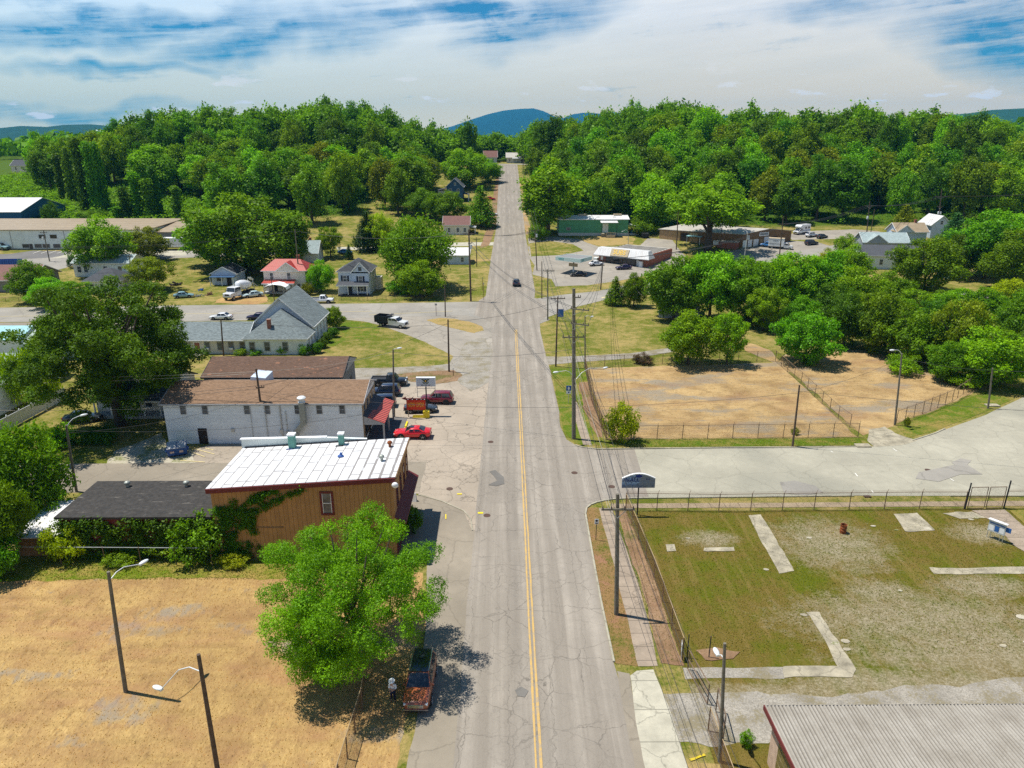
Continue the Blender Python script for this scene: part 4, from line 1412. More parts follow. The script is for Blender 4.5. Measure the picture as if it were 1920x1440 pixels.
# --- pale blue house with navy shutters
H2 = Bld('blue_shutter_house', 'pale blue two-storey house with dark shutters and covered front porch', 'house', -41.4, -33.5, 174.6, 182.6, 0, 5.7)
H2.walls(M['sid_blue'])
H2.hip(M['sh_dgrey'], 2.4, .4, 2.6, trim=M['trim_white'])
front_gable(H2, 1.7, 2.1, 2.3, M['sid_blue'], M['sh_dgrey'], 3.4, .9)
MB().box(-.4, 3.8, -H2.b - .9, -H2.b - .002, 0, 5.7).build('bay_wall', M['sid_blue'], H2.r)
for u, d in ((-2.3, 0), (1.7, .9)):
    H2.b += d
    H2.win('s', u, 3.25, .85, 1.4, None, None, M['shutter'])
    if d:
        H2.win('s', u, 6.1, .55, .7, M['black_trim'])
    H2.b -= d
H2.win('e', -2, 3.3, .75, 1.4)
H2.win('e', 1.6, 3.3, .75, 1.4)
H2.win('e', -1, .9, .75, 1.4)
H2.b += .9
H2.win('s', 1.9, .95, .85, 1.35, None, None, M['shutter'])
H2.door('s', -1.05, .95, 2.1, M['black_trim'], .4)
H2.porch('s', -3.7, 3.6, 1.7, .2, 2.5, M['sh_dgrey'], 4, M['trim_white'], .4, M['black_trim'])
H2.b -= .9
MB().box(H2.a + .003, H2.a + 1.6, 2.0, 4.4, -.5, 3.2).build('side_extension', M['sid_cream'], H2.r)

# --- grey-roofed house behind
H3 = Bld('grey_gable_house', 'white house with grey shingle cross-gable roof behind the red-roofed house', 'house', -66, -56.8, 215.5, 222.5, 1.2, 3.1)
H3.walls(M['sid_white'], 'x', 3.1)
H3.gable(M['sh_lgrey'], 'x', 3.1, .4, .14, M['trim_white'])
front_gable(H3, .4, 2.3, 1.9, M['sid_white'], M['sh_lgrey'], 3, .6)
H3.win('s', -2.8, 1, .8, 1.3)
H3.win('e', -1, 1, .8, 1.3)
H3.win('e', -.2, 3.6, .6, .9)
H3.chimney(1.8, .4, 5.4, 7, .6)

H4 = Bld('cottage', 'cream cottage with mauve-brown roof beside the rising street', 'house', -22, -13, 255.5, 263, 4.6, 3.6)
H4.walls(M['sid_cream'], 'x', 2.5)
H4.gable(M['sh_mauve'], 'x', 2.5, .4, .14, M['trim_white'])
for u in (-2.6, .5, 3):
    H4.win('s', u, 1, .9, 1.4)
H4.win('e', -1.5, 1, .8, 1.3)
MB().box(H4.a + .003, H4.a + 2.2, -3, 1.4, -1, .5).build('porch_deck', M['black_trim'], H4.r)
MB().slab([(H4.a + .003, -3.2, 2.7), (H4.a + 2.4, -3.2, 2.4), (H4.a + 2.4, 1.6, 2.4), (H4.a + .003, 1.6, 2.7)], (0, 0, .1)).build('porch_roof', M['trim_grey'], H4.r)
for y_ in (-2.9, 1.2):
    MB().box(H4.a + 2, H4.a + 2.15, y_ - .08, y_ + .08, .5, 2.42).build('porch_post', M['trim_white'], H4.r)

H5 = Bld('blue_house', 'deep blue gabled house with white trim half way up the hill street', 'house', -25.6, -18.6, 318, 328, 11.0, 6.6)
H5.walls(M['sid_deepblue'], 'y', 3.2)
H5.gable(M['sh_dgrey'], 'y', 3.2, .45, .16, M['trim_white'])
H5.win('s', -1.9, 4.0, .9, 1.5)
H5.win('s', .2, 7.1, .7, .9)
H5.win('s', 1.5, 4.0, .9, 1.5)
MB().box(-H5.a - 4, -H5.a - .003, -2, 4, -1, 4.6).build('side_wing', M['sid_cream'], H5.r)
MB().slab([(-H5.a - 4.3, -2.4, 4.62), (-H5.a - .01, -2.4, 5.6), (-H5.a - .01, 4.3, 5.6), (-H5.a - 4.3, 4.3, 4.62)], (0, 0, .12)).build('wing_roof', M['sh_dgrey'], H5.r)
MB().slab([(H5.a + .003, -4.6, 3.4), (H5.a + 2.6, -4.6, 2.9), (H5.a + 2.6, 4, 2.9), (H5.a + .003, 4, 3.4)], (0, 0, .12)).build('porch_roof', M['sh_dgrey'], H5.r)
for y_ in (-4.3, -1.5, 1.3, 3.7):
    MB().box(H5.a + 2.25, H5.a + 2.45, y_ - .1, y_ + .1, -1, 2.92).build('porch_post', M['trim_white'], H5.r)
H6 = Bld('dark_house', 'dark blue-grey house with dormer between trees on the hill', 'house', -44, -37, 385, 395, 16.5, 7)
H6.walls(M['sid_grey'], 'x', 2.5)
H6.gable(M['sh_dgrey'], 'x', 2.5, .4)
front_gable(H6, 1, 1.6, 1.7, M['sid_grey'], M['sh_dgrey'], 3, .4)
H6.win('s', 1, 4.6, .9, 1.5)
H6.win('s', -1.8, 4.6, .9, 1.5)
H7 = Bld('crest_bungalow', 'small bungalow with pale striped roof at the head of the street', 'house', .6, 9.5, 462, 471, 23.2, 3.4)
H7.walls(M['sid_cream'], 'x', 2.6)
H7.gable(M['old_roof'], 'x', 2.6, .5, .14, M['trim_white'])
H7.win('s', -2.6, 1, 1, 1.4)
H7.porch('s', -.8, 4.2, 2.2, 0, 2.7, M['trim_grey'], 3, M['trim_white'], .5)
H7.door('s', .8, 1, 2.1, M['door_white'], .5)
H8 = Bld('crest_cottage', 'white cottage with grey-brown roof at the top of the hill street', 'house', -13.5, -5.5, 464, 472, 23.3, 3.6)
H8.walls(M['sid_blue'], 'x', 3.4)
H8.gable(M['sh_mauve'], 'x', 3.4, .5, .14, M['trim_white'])
for u in (-1.8, 1.6):
    H8.win('s', u, 1, .9, 1.5)
H9 = Bld('hidden_cottage', 'low pale blue cottage half hidden behind the drooping tree', 'house', -19.5, -11, 213, 219, 1.0, 2.9)
H9.walls(M['sid_blue'], 'x', 1.7)
H9.gable(M['white_roof'], 'x', 1.7, .4)
H9.win('s', -2.6, .9, .9, 1.3)
H9.win('s', 2.2, .9, .9, 1.3)

# --- warehouses on the left
WH = Bld('warehouse', 'long two-storey pale warehouse with flat rusty tan roof', 'warehouse', -215, -116, 234, 262, 2.3, 6.5)
WH.walls(M['white_wall'])
MB().slab([(-WH.a - .4, -WH.b - .4, 6.52), (WH.a + .4, -WH.b - .4, 6.52), (WH.a + .4, WH.b + .4, 7.2), (-WH.a - .4, WH.b + .4, 7.2)], (0, 0, .25)).build('roof', M['tan_roof'], WH.r)
for px_ in (78, 99):
    WH.win('s', HY(px_, 438, 234)[0] + 165.5, 4.0, 2.1, 1.1, M['trim_grey'], M['pane_dark'], None, False)
for px_ in (48, 71, 86, 106):
    WH.win('s', HY(px_, 457, 234)[0] + 165.5, 1.0, 2.2, 1.1, M['trim_grey'], M['pane_dark'], None, False)
WH.door('s', HY(58, 460, 234)[0] + 165.5, 1.1, 2.2, M['door_dark'])
WH.door('s', HY(130, 460, 234)[0] + 165.5, 1.2, 2.2, M['trim_grey'])
MB().box(-WH.a, WH.a, -WH.b - .06, -WH.b - .002, -1, .7).build('foundation', M['grey_wall'], WH.r)
for px_ in (19, 120):
    p = HY(px_, 440, 234)[0] + 165.5
    MB().cyl((p, -WH.b - .1, .7), (p, -WH.b - .1, 6.4), .07, 6).build('drain_pipe', M['trim_grey'], WH.r)
WB = Bld('blue_warehouse', 'blue metal warehouse with low white gable roof behind the tan one', 'warehouse', -262, -178, 268, 296, 5.5, 6.0)
WB.walls(M['blue_metal'], 'x', 4)
WB.gable(M['white_roof'], 'x', 4, .5)
WD = Bld('dark_metal_shed', 'dark grey metal shed with tan ribbed roof beside the warehouse', 'shed', -115.6, -94, 238, 255, 2.6, 5)
WD.walls(M['grey_wall'])
MB().slab([(-WD.a - .4, -WD.b - .4, 5.02), (WD.a + .4, -WD.b - .4, 5.02), (WD.a + .4, WD.b + .4, 6.6), (-WD.a - .4, WD.b + .4, 6.6)], (0, 0, .2)).build('roof', M['tan_roof'], WD.r)
TRL = thing('box_trailer', 'white box trailer parked in front of the dark shed', 'trailer', (*G(331, 468)[:2], G(331, 468)[2]), .05)
MB().box(-4, 4, -1.25, 1.25, 1.0, 3.9).build('cargo_box', M['sheet_white'], TRL, bevel=.05)
MB().box(-4, 4, -.5, .5, .7, .98).build('chassis', M['black_trim'], TRL)
for x in (2.2, 3.2):
    for y in (-1.1, 1.1):
        MB().cyl((x, y - .12, .5), (x, y + .12, .5), .5, 12).build('wheel', M['tyre'], TRL)
HB = Bld('big_white_house', 'white two-storey house behind the trees near the warehouse street', 'house', -119.5, -104, 197, 205, .5, 3.8)
HB.walls(M['sid_white'], 'x', 1.6)
HB.gable(M['sh_lgrey'], 'x', 1.6, .4, .14, M['trim_white'])
for u in (-6.2, -4.4, 1, 5):
    HB.win('s', u, 1.2, 1, 1.6)
HG = Bld('hip_roof_house', 'small house with dark grey hip roof rising behind the big tree', 'house', -104.5, -96, 175.5, 183.5, 0, 3.3)
HG.walls(M['sid_white'])
HG.hip(M['sh_dgrey'], 2.6, .5, .6, trim=M['trim_white'])
for u in (-2.5, 0, 2.6):
    HG.win('s', u, 1, .9, 1.5)
HG.win('e', -1, 1, .9, 1.5)
HR = Bld('brown_eave_building', 'low building with brown shingle roof at the edge of the lawn', 'building', -141, -119.5, 178, 190, .0, 3.2)
HR.walls(M['grey_wall'], 'x', 2.6)
HR.gable(M['sh_mauve'], 'x', 2.6, .6, .16, M['trim_white'])
HT = Bld('hilltop_house', 'white house with grey roof on the open hillside', 'house', -264, -247, 398, 407, 18.5, 5.4)
HT.walls(M['sid_cream'], 'x', 2.6)
HT.gable(M['sh_dgrey'], 'x', 2.6, .4, .14, M['trim_white'])
for u in (-6, -2, 2, 5):
    HT.win('s', u, 3.0, 1, 1.5)
HT.door('s', 4, 1, 2.1, M['door_white'], .2)
MB().box(-8.4, -1.5, -HT.b - 3.5, -HT.b - .01, -3, 1.6).build('deck', M['wood_brown'], HT.r)
HU = Bld('hilltop_cottage', 'small dark-gabled cottage just behind the hilltop white house', 'house', -262, -252, 424, 432, 20.4, 4.2)
HU.walls(M['sid_grey'], 'y', 3.4)
HU.gable(M['sh_dgrey'], 'y', 3.4, .4)
HU.win('s', 0, 4.5, .8, 1)
# small workshop by the concrete mixer
SB = Bld('small_workshop', 'small pale blue workshop with white gable front and cluttered porch', 'shed', -77.5, -71, 186.5, 193, .1, 3.0)
SB.walls(M['sid_blue'], 'y', 1.7)
SB.gable(M['sh_dgrey'], 'y', 1.7, .35, .12, M['trim_white'])
SB.win('s', -1.2, 1.1, 1.4, 1.1, M['trim_grey'], M['pane_dark'])
SB.door('s', 1.3, 1.2, 2.1, M['door_dark'])
MB().box(-3.2, 3.2, -SB.b - 1.9, -SB.b - .01, 2.3, 2.42).build('porch_roof', M['sid_deepblue'], SB.r)
for x in (-3, 0, 3):
    MB().box(x - .08, x + .08, -SB.b - 1.8, -SB.b - 1.64, 0, 2.3).build('porch_post', M['trim_white'], SB.r)
CP = thing('white_canopy', 'white tarpaulin carport in front of the red-roofed house', 'canopy', (*G(522, 553)[:2], 0), 0)
mb = MB()
prof = [(-2.9, 1.7), (-2.6, 2.3), (-1.6, 2.75), (0, 2.95), (1.6, 2.75), (2.6, 2.3), (2.9, 1.7)]
for (x0, z0), (x1, z1) in zip(prof, prof[1:]):
    mb.slab([(x0, -2.2, z0), (x1, -2.2, z1), (x1, 2.2, z1), (x0, 2.2, z0)], (0, 0, .05))
mb.build('canopy_sheet', M['sheet_white'], CP)
for x in (-2.75, 2.75):
    for y in (-2.1, 2.1):
        MB().cyl((x, y, 0), (x, y, 1.8), .05, 6).build('leg', M['steel'], CP)

# --- green metal building
GB = Bld('green_building', 'long green metal building with white roof and loading porch', 'building', 18.6, 43, 253.6, 262.5, 4.5, 5.6)
GB.walls(M['green_metal'], None)
MB().box(-GB.a - .03, GB.a + .03, -GB.b - .03, GB.b + .03, -1.5, 1.0).build('foundation', M['block'], GB.r)
GB.gable(M['white_roof'], 'x', .9, .3, .16, M['trim_white'])
GB.win('s', -8.8, 2.0, 1.3, .8, M['trim_grey'], M['pane_dark'])
for u in (-8.9, -3.9, 1.8, 7.5):
    MB().box(u - .5, u + .5, -2.6, -1.4, 6.05, 6.3).build('skylight', M['trim_grey'], GB.roofo)
for u in (-3.6, 8.9):
    MB().box(u - 1.4, u + 1.4, -.8, .4, 6.6, 7.1).build('roof_unit', M['wood_pale'], GB.roofo)
GB.panel('s', 3.2, 5.2, 1.1, 4.2, -.01, .05).build('loading_door', M['white_wall'], GB.r)
MB().slab([(2.2, -GB.b - 3.0, 4.7), (8.2, -GB.b - 3.0, 4.7), (8.2, -GB.b - .01, 5.2), (2.2, -GB.b - .01, 5.2)], (0, 0, .1)).build('porch_roof', M['white_roof'], GB.r)
MB().box(2.6, 6.8, -GB.b - 2.6, -GB.b - .04, -1, 1.0).build('loading_dock', M['slab'], GB.r)
for x in (2.6, 7.8):
    MB().box(x - .07, x + .07, -GB.b - 2.8, -GB.b - 2.66, -1, 4.7).build('porch_post', M['black_trim'], GB.r)
mb = MB().box(4.2, 7.2, -GB.b - 3.6, -GB.b - 2.62, -.6, .5)
for x in (4.2, 5.7, 7.2):
    mb.bar((x, -GB.b - 3.6, .5), (x, -GB.b - 3.6, 1.5), .12)
mb.bar((4.2, -GB.b - 3.6, 1.5), (7.2, -GB.b - 3.6, 1.5), .1)
mb.build('timber_stair', M['wood_pale'], GB.r)
MB().slab([(GB.a + .01, -3.5, 3.6), (GB.a + 4.2, -3.5, 3.0), (GB.a + 4.2, 1.5, 3.0), (GB.a + .01, 1.5, 3.6)], (0, 0, .1)).build('lean_to_roof', M['white_roof'], GB.r)
for x in (GB.a + 4.0,):
    for y in (-3.3, 1.3):
        MB().box(x - .08, x + .08, y - .08, y + .08, -1, 3.0).build('lean_to_post', M['trim_grey'], GB.r)
MB().box(GB.a + .3, GB.a + 4, -3.4, 1.3, -1, .7).build('lean_to_deck', M['block'], GB.r)
for i in range(2):
    dr = thing('blue_drum', 'blue plastic drum standing under the green building lean-to', 'drum', (GB.r.location.x + GB.a + 1.6 + i * 1.0, GB.r.location.y - 2.7, GB.r.location.z + .7), 0, 'blue drums')
    MB().lathe([(.3, 0), (.34, .1), (.34, .45), (.36, .5), (.34, .55), (.34, .95), (.3, 1.05)], n=12).build('drum_body', M['sign_blue'], dr, True)
MB().box(-GB.a - .9, -GB.a - .003, -2.8, -.2, 2.4, 2.6).build('side_awning', M['sheet_white'], GB.r)

# --- corner store
A0, A1 = Vector(G(1123, 489)), Vector(G(1213, 501.5))
d = (A1 - A0)
ang = math.atan2(d.y, d.x)
Ls = math.hypot(d.x, d.y)
cx, cy = (A0.x + A1.x) / 2 - math.sin(ang) * 9, (A0.y + A1.y) / 2 + math.cos(ang) * 9
ST = Bld('corner_store', 'flat-roofed brick store with white mansard front and big letters', 'store', cx - Ls / 2, cx + Ls / 2, cy - 9, cy + 9, .7, 3.6, ang)
ST.walls(M['brick'])
MB().box(-ST.a + .3, ST.a - .3, -ST.b + .3, ST.b - .3, 3.601, 3.75).build('roof', M['old_roof'], ST.r)
mb = MB()
for k in range(7):
    mb.bar((-ST.a + .6, -ST.b + 2.2 + k * 2.2, 3.8), (ST.a - .6, -ST.b + 2.2 + k * 2.2, 3.8), .5, .1)
mb.build('roof_seams', M['black_trim'], ST.r)
sa, sb = ST.a, ST.b
mb = MB().add([(-sa - 1.2, -sb - 1.6, 2.75), (sa + 1.2, -sb - 1.6, 2.75), (sa + .2, -sb - .2, 4.9), (-sa - .2, -sb - .2, 4.9), (-sa - 1.2, -sb + 2.6, 2.75), (sa + 1.2, -sb + 2.6, 2.75), (sa + .2, -sb + 1.8, 4.9), (-sa - .2, -sb + 1.8, 4.9)],
              [(0, 1, 2, 3), (1, 5, 6, 2), (5, 4, 7, 6), (4, 0, 3, 7), (3, 2, 6, 7), (0, 4, 5, 1)])
man = mb.build('mansard', M['white_roof'], ST.r)
MB().box(-sa - 1.25, sa + 1.25, -sb - 1.65, -sb - 1.5, 2.55, 2.745).build('fascia', M['trim_grey'], man)
sl = math.atan2(1.4, 2.15)
bo = Matrix.Translation((-.6, -sb - .98, 3.85)) @ Matrix.Rotation(-sl, 4, 'X')
MB().box(-2.9, 2.9, -.12, .1, -1.15, 1.15).xf(bo).build('sign_board', M['wood_pale'], man)
text('lettering', 'SUBS', 2.1, bo @ Matrix.Translation((0, -.14, 0)) @ Matrix.Rotation(PI / 2, 4, 'X'), M['banner_yellow'], man, .05, .9)
MB().box(-sa + 2.4, sa - 2.4, -sb - .06, -sb - .001, .1, 2.6).build('shop_window', M['pane_dark'], ST.r)
mb = MB()
for i in range(9):
    x = -sa + 2.4 + (2 * sa - 4.8) * i / 8
    mb.box(x - .06, x + .06, -sb - .1, -sb - .061, .1, 2.6)
mb.build('shop_mullions', M['black_trim'], ST.r)
MB().box(sa - 3.4, sa - 2.5, -sb - .1, -sb - .062, 0, 2.2).build('shop_door', M['door_white'], ST.r)
MB().box(sa - 2.2, sa - 1.2, -sb - 1.0, -sb - .1, 0, 1.9).build('ice_chest', M['sheet_white'], ST.r)
MB().box(-sa + .6, -sa + 1.4, -sb - .08, -sb - .001, 1.1, 2.2).build('window', M['trim_white'], ST.r)
for x, y in ((-1.2, -sb + 3), (.6, -sb + 3.4)):
    MB().lathe([(.5, 0), (.5, .6), (.7, .7), (.5, 1.1), (.1, 1.2)], (x, y, 3.7), 12).build('roof_fan', M['grey_wall'], ST.r, True)
MB().box(-sa - 2.2, -sa - .8, -sb + .2, -sb + 1.6, 0, 1.5).build('store_bin', M['white_wall'], ST.r)

# --- weathered brown shop with pale roof
p0, p1, p2 = Vector(G(1236, 447)), Vector(G(1390, 465)), Vector(G(1482, 452))
p3 = p0 + (p2 - p1)
zb = 2.2


def quad_building(name, label, cat, c, z, h, rise, wallm, roofm, ov=.6):
    ctr = sum((Vector((q.x, q.y, 0)) for q in c), Vector()) / 4
    r = thing(name, label, cat, (ctr.x, ctr.y, z))
    P = [Vector((q.x - ctr.x, q.y - ctr.y, 0)) for q in c]
    m12, m03 = (P[1] + P[2]) / 2, (P[0] + P[3]) / 2
    mb = MB()
    v = [(*p.xy, -1.5) for p in P] + [(*p.xy, h) for p in P] + [(*m12.xy, h + rise), (*m03.xy, h + rise)]
    mb.add(v, [(0, 1, 5, 4), (1, 2, 6, 8, 5), (2, 3, 7, 6), (3, 0, 4, 9, 7), (3, 2, 1, 0)])
    mb.build('wall', wallm, r)
    mb = MB()
    E = [p + p.normalized() * ov for p in P]
    e12, e03 = (E[1] + E[2]) / 2, (E[0] + E[3]) / 2
    for q in ((E[0], E[1], e12, e03), (e03, e12, E[2], E[3])):
        hh = [h, h, h + rise, h + rise] if q[0] is E[0] else [h + rise, h + rise, h, h]
        mb.slab([(p.x, p.y, z_ + .03) for p, z_ in zip(q, hh)], (0, 0, .18))
    ro = mb.build('roof', roofm, r)
    return r, P, ro


QB, QP, qroof = quad_building('weathered_shop', 'long weathered brown shop with pale sagging roof and a white sign', 'shop', [p0, p1, p2, p3], zb, 4.9, 1.2, M['wood_brown'], M['old_roof'])


def on_wall(P, Q, t0, t1, z0, z1, d0, d1):
    """box set against the wall line P-Q"""
    D = (Q - P).normalized()
    N = Vector((D.y, -D.x, 0))
    L = (Q - P).length
    o = [P + D * (L * t) + N * dd for t, dd in ((t0, d0), (t1, d0), (t1, d1), (t0, d1))]
    return MB().prism([(q.x, q.y) for q in o], z0, z1)


for t0, t1, z1, m_ in ((.02, .1, 2.6, 'white_wall'), (.12, .2, 2.7, 'trim_white'), (.23, .33, 2.7, 'trim_white'), (.36, .42, 2.6, 'wood_tan'), (.44, .56, 3.2, 'trim_white'), (.6, .7, 3.2, 'door_dark')):
    on_wall(QP[1], QP[2], t0, t1, .5, z1 + .4, -.02, .06).build('shop_door', M[m_], QB)
on_wall(QP[1], QP[2], .33, .52, 4.0, 5.2, .02, .12).build('sign_board', M['trim_white'], QB)
mb = MB()
for k in range(9):
    s0 = .35 + k * .0175
    mb.add(*(lambda m: (m.v, m.f))(on_wall(QP[1], QP[2], s0, s0 + .011, 4.3, 4.9, .121, .14)))
mb.build('sign_lettering', M['black_trim'], QB)
on_wall(QP[1], QP[2], .08, .14, 3.2, 4.6, .02, .12).build('sign_board', M['white_wall'], QB)
on_wall(QP[0], QP[1], .0, .26, -.5, 4.7, -.02, .05).build('wood_panel', M['wood_tan'], QB)
on_wall(QP[0], QP[1], .27, .36, .3, 4.2, .06, .1).build('garage_opening', M['door_dark'], QB)
on_wall(QP[0], QP[1], .38, .48, -.5, 4.4, -.02, .05).build('wood_panel', M['wood_tan'], QB)
on_wall(QP[0], QP[1], .36, .54, 3.5, 3.7, .06, 2.6).build('porch_roof', M['teal_roof'], QB)
on_wall(QP[0], QP[1], .37, .375, 0, 3.5, 2.4, 2.5).build('porch_post', M['trim_white'], QB)
on_wall(QP[0], QP[1], .525, .53, 0, 3.5, 2.4, 2.5).build('porch_post', M['trim_white'], QB)
on_wall(QP[0], QP[1], .74, .97, -1, 2.6, .06, 3.4).build('side_lean_to', M['brick'], QB)
on_wall(QP[0], QP[1], .72, .98, 2.62, 2.8, .06, 3.8).build('lean_to_roof', M['old_roof'], QB)
on_wall(QP[0], QP[1], .70, .76, 1.6, 2.9, 3.5, 3.6).build('sign_board', M['trim_white'], QB)
MB().box(-4, 2, 3, 5, 5.9, 6.6).build('roof_unit', M['white_roof'], qroof)

# --- houses between the trees on the right
R1 = Bld('grey_roof_long_house', 'low white house with long dark grey shingle roof among the trees', 'house', 104, 121, 205, 215, .6, 4.2, -.13)
R1.walls(M['sid_white'], 'x', 2.2)
R1.gable(M['sh_dgrey'], 'x', 2.2, .5, .14, M['trim_white'])
R1.win('s', 1.5, 1.5, .9, 1.5)
R1.win('s', -3, 1.5, .9, 1.5)
R2 = Bld('teal_roof_house', 'grey house with pale teal roof and front gable behind the long dark roof', 'house', 113.5, 127, 225, 233, 2.0, 4.0, -.1)
R2.walls(M['sid_grey'], 'x', 2.4)
R2.gable(M['sh_lgrey'], 'x', 2.4, .5, .14, M['trim_white'])
front_gable(R2, -3, 3.0, 2.2, M['sid_grey'], M['sh_lgrey'], 4.5, .6)
R2.win('s', 2, 1, 1, 1.4)
R3 = Bld('tan_gable_house', 'house with tan hip-like roof and pale blue gable near the utility pole', 'house', 131, 141, 240, 247, 3.3, 4.2)
R3.walls(M['sid_blue'], 'x', 2.4)
R3.gable(M['tan_roof'], 'x', 2.4, .5, .14, M['trim_white'])
front_gable(R3, -2.6, 2.6, 2.0, M['sid_blue'], M['tan_roof'], 4.2, .6)
R3.chimney(2.5, .2, 6, 7.6, .7)
R4 = Bld('white_gable_house', 'white house with bright white gable roof beside the tall pole', 'house', 147.5, 154, 249, 257, 4.4, 4.4)
R4.walls(M['sid_blue'], 'y', 2.8)
R4.gable(M['white_roof'], 'y', 2.8, .5, .14, M['trim_white'])
R4.win('s', 0, 4.4, .9, 1.2)
R5 = Bld('tree_hidden_shed', 'small shed with patched white roof under the trees', 'shed', 101, 107.5, 154.5, 160, 0, 2.6, .15)
R5.walls(M['sid_white'], 'x', 1.0)
R5.gable(M['old_roof'], 'x', 1.0, .4, .12)
R6 = Bld('grey_side_shed', 'grey sided shed at the end of the lawn behind two round trees', 'shed', 33.6, 42, 148.5, 156, 0, 3.3, -.2)
R6.walls(M['sid_grey'], 'y', 1.5)
R6.gable(M['sh_dgrey'], 'y', 1.5, .3)

# --- corrugated roof building in the near corner
CR = Bld('corrugated_building', 'near building with wide corrugated metal roof and gridded side windows', 'building', 15.9, 46, 14, 33.5, 0, 3.6)
CR.walls(M['tan_wall'])
mb = MB()
n = 0
x = -CR.a - .5
vs, fs = [], []
xs = []
while x < CR.a + .4:
    xs += [(x, 0), (x + .05, .075), (x + .12, .075), (x + .17, 0)]
    x += .22
ya, yb = -CR.b, CR.b + .35
za, zb_ = 4.75, 3.98
m = len(xs)
vs = [(q[0], ya, za + q[1]) for q in xs] + [(q[0], yb, zb_ + q[1]) for q in xs]
fs = [(i, i + 1, m + i + 1, m + i) for i in range(m - 1)]
vs2 = [(v[0], v[1], v[2] - .06) for v in vs]
rf = MB().add(vs, fs)
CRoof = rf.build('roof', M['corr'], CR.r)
MB().slab([(-CR.a - .5, ya, za - .2), (CR.a + .4, ya, za - .2), (CR.a + .4, yb, zb_ - .2), (-CR.a - .5, yb, zb_ - .2)], (0, 0, .17)).build('roof_deck', M['black_trim'], CR.r)
t = MB().bar((-CR.a - .53, ya, za - .05), (-CR.a - .53, yb, zb_ - .05), .06, .34)
t.build('roof_trim', M['trim_red'], CRoof)
MB().box(-CR.a - .5, CR.a + .4, yb + .001, yb + .06, zb_ - .22, zb_ + .02).build('gutter', M['black_trim'], CRoof)
for k in range(2):
    y0 = CR.b - 1.2 - k * 6.5
    w_ = CR.panel('w', y0 - 5.2, y0, .9, 3.2, -.01, .03).build('window', M['wood_pale'], CR.r)
    mb = MB()
    for i in range(10):
        for j in range(4):
            CR.panel('w', y0 - 5.15 + i * .52, y0 - 5.15 + i * .52 + .46, .95 + j * .56, .95 + j * .56 + .5, .031, .05, mb)
    mb.build('pane', plain('amber_pane', (.16, .13, .05), .3) if k == 0 else M['pane'], w_)
# --- buildings in the far corner beyond the white fence
Q1 = Bld('green_roof_shed', 'long shed with pale green metal roof beside the church car park', 'shed', -83, -72.5, 119, 128, 0, 3.0)
Q1.walls(plain('mint_wall', (.36, .46, .40), .8), 'x', 1.6)
Q1.gable(plain('mint_roof', (.30, .36, .32), .7), 'x', 1.6, .4)
Q2 = Bld('turquoise_roof_shed', 'white shed with turquoise metal roof at the car park edge', 'shed', -101, -85.5, 121, 129, 0, 3.2)
Q2.walls(M['sid_white'], 'x', 1.3)
Q2.gable(M['teal_roof'], 'x', 1.3, .5)
Q3 = Bld('white_garage', 'white garage behind the weeping willow', 'garage', -84, -71.8, 104.5, 111, 0, 3.2)
Q3.walls(M['sid_white'], 'x', 1.2)
Q3.gable(M['sh_lgrey'], 'x', 1.2, .4)
Q4 = Bld('white_corner_house', 'white house wall behind the white vinyl fence', 'house', -84, -70.2, 90, 97, 0, 4.2)
Q4.walls(M['sid_white'])
Q4.hip(M['sh_lgrey'], 2.0, .4)
Q5 = Bld('porch_house', 'cream house with dark porch seen under the big dark tree', 'house', -57, -46.5, 93, 101, 0, 3.2)
Q5.walls(M['sid_cream'], 'x', 1.8)
Q5.gable(M['sh_dgrey'], 'x', 1.8, .4)
Q5.win('s', -2, 1, .9, 1.4)
Q5.win('s', 2, 1, .9, 1.4)
Q5.porch('s', -4.6, 4.6, 2, 0, 2.6, M['sh_dgrey'], 5, M['trim_white'], .4)
PL = thing('swimming_pool', 'round blue above-ground pool behind the white fence', 'pool', (-70.6, 88.2, 0))
MB().lathe([(2.4, 0), (2.4, 1.2), (2.25, 1.2), (2.25, 1.02)], n=28).build('pool_wall', M['trim_white'], PL)
MB().cyl((0, 0, .9), (0, 0, 1.05), 2.24, 28).build('pool_water', plain('pool_water', (.10, .42, .62), .05), PL)
# ------------------------------------------------------------------ vehicles


def loft(mb, secs):
    """secs: list of rings with equal point counts"""
    n = len(secs[0])
    v = [p for s in secs for p in s]
    f = []
    for i in range(len(secs) - 1):
        for k in range(n):
            f.append((i * n + k, i * n + (k + 1) % n, (i + 1) * n + (k + 1) % n, (i + 1) * n + k))
    f += [tuple(range(n))[::-1], tuple(range((len(secs) - 1) * n, len(secs) * n))]
    return mb.add(v, f)


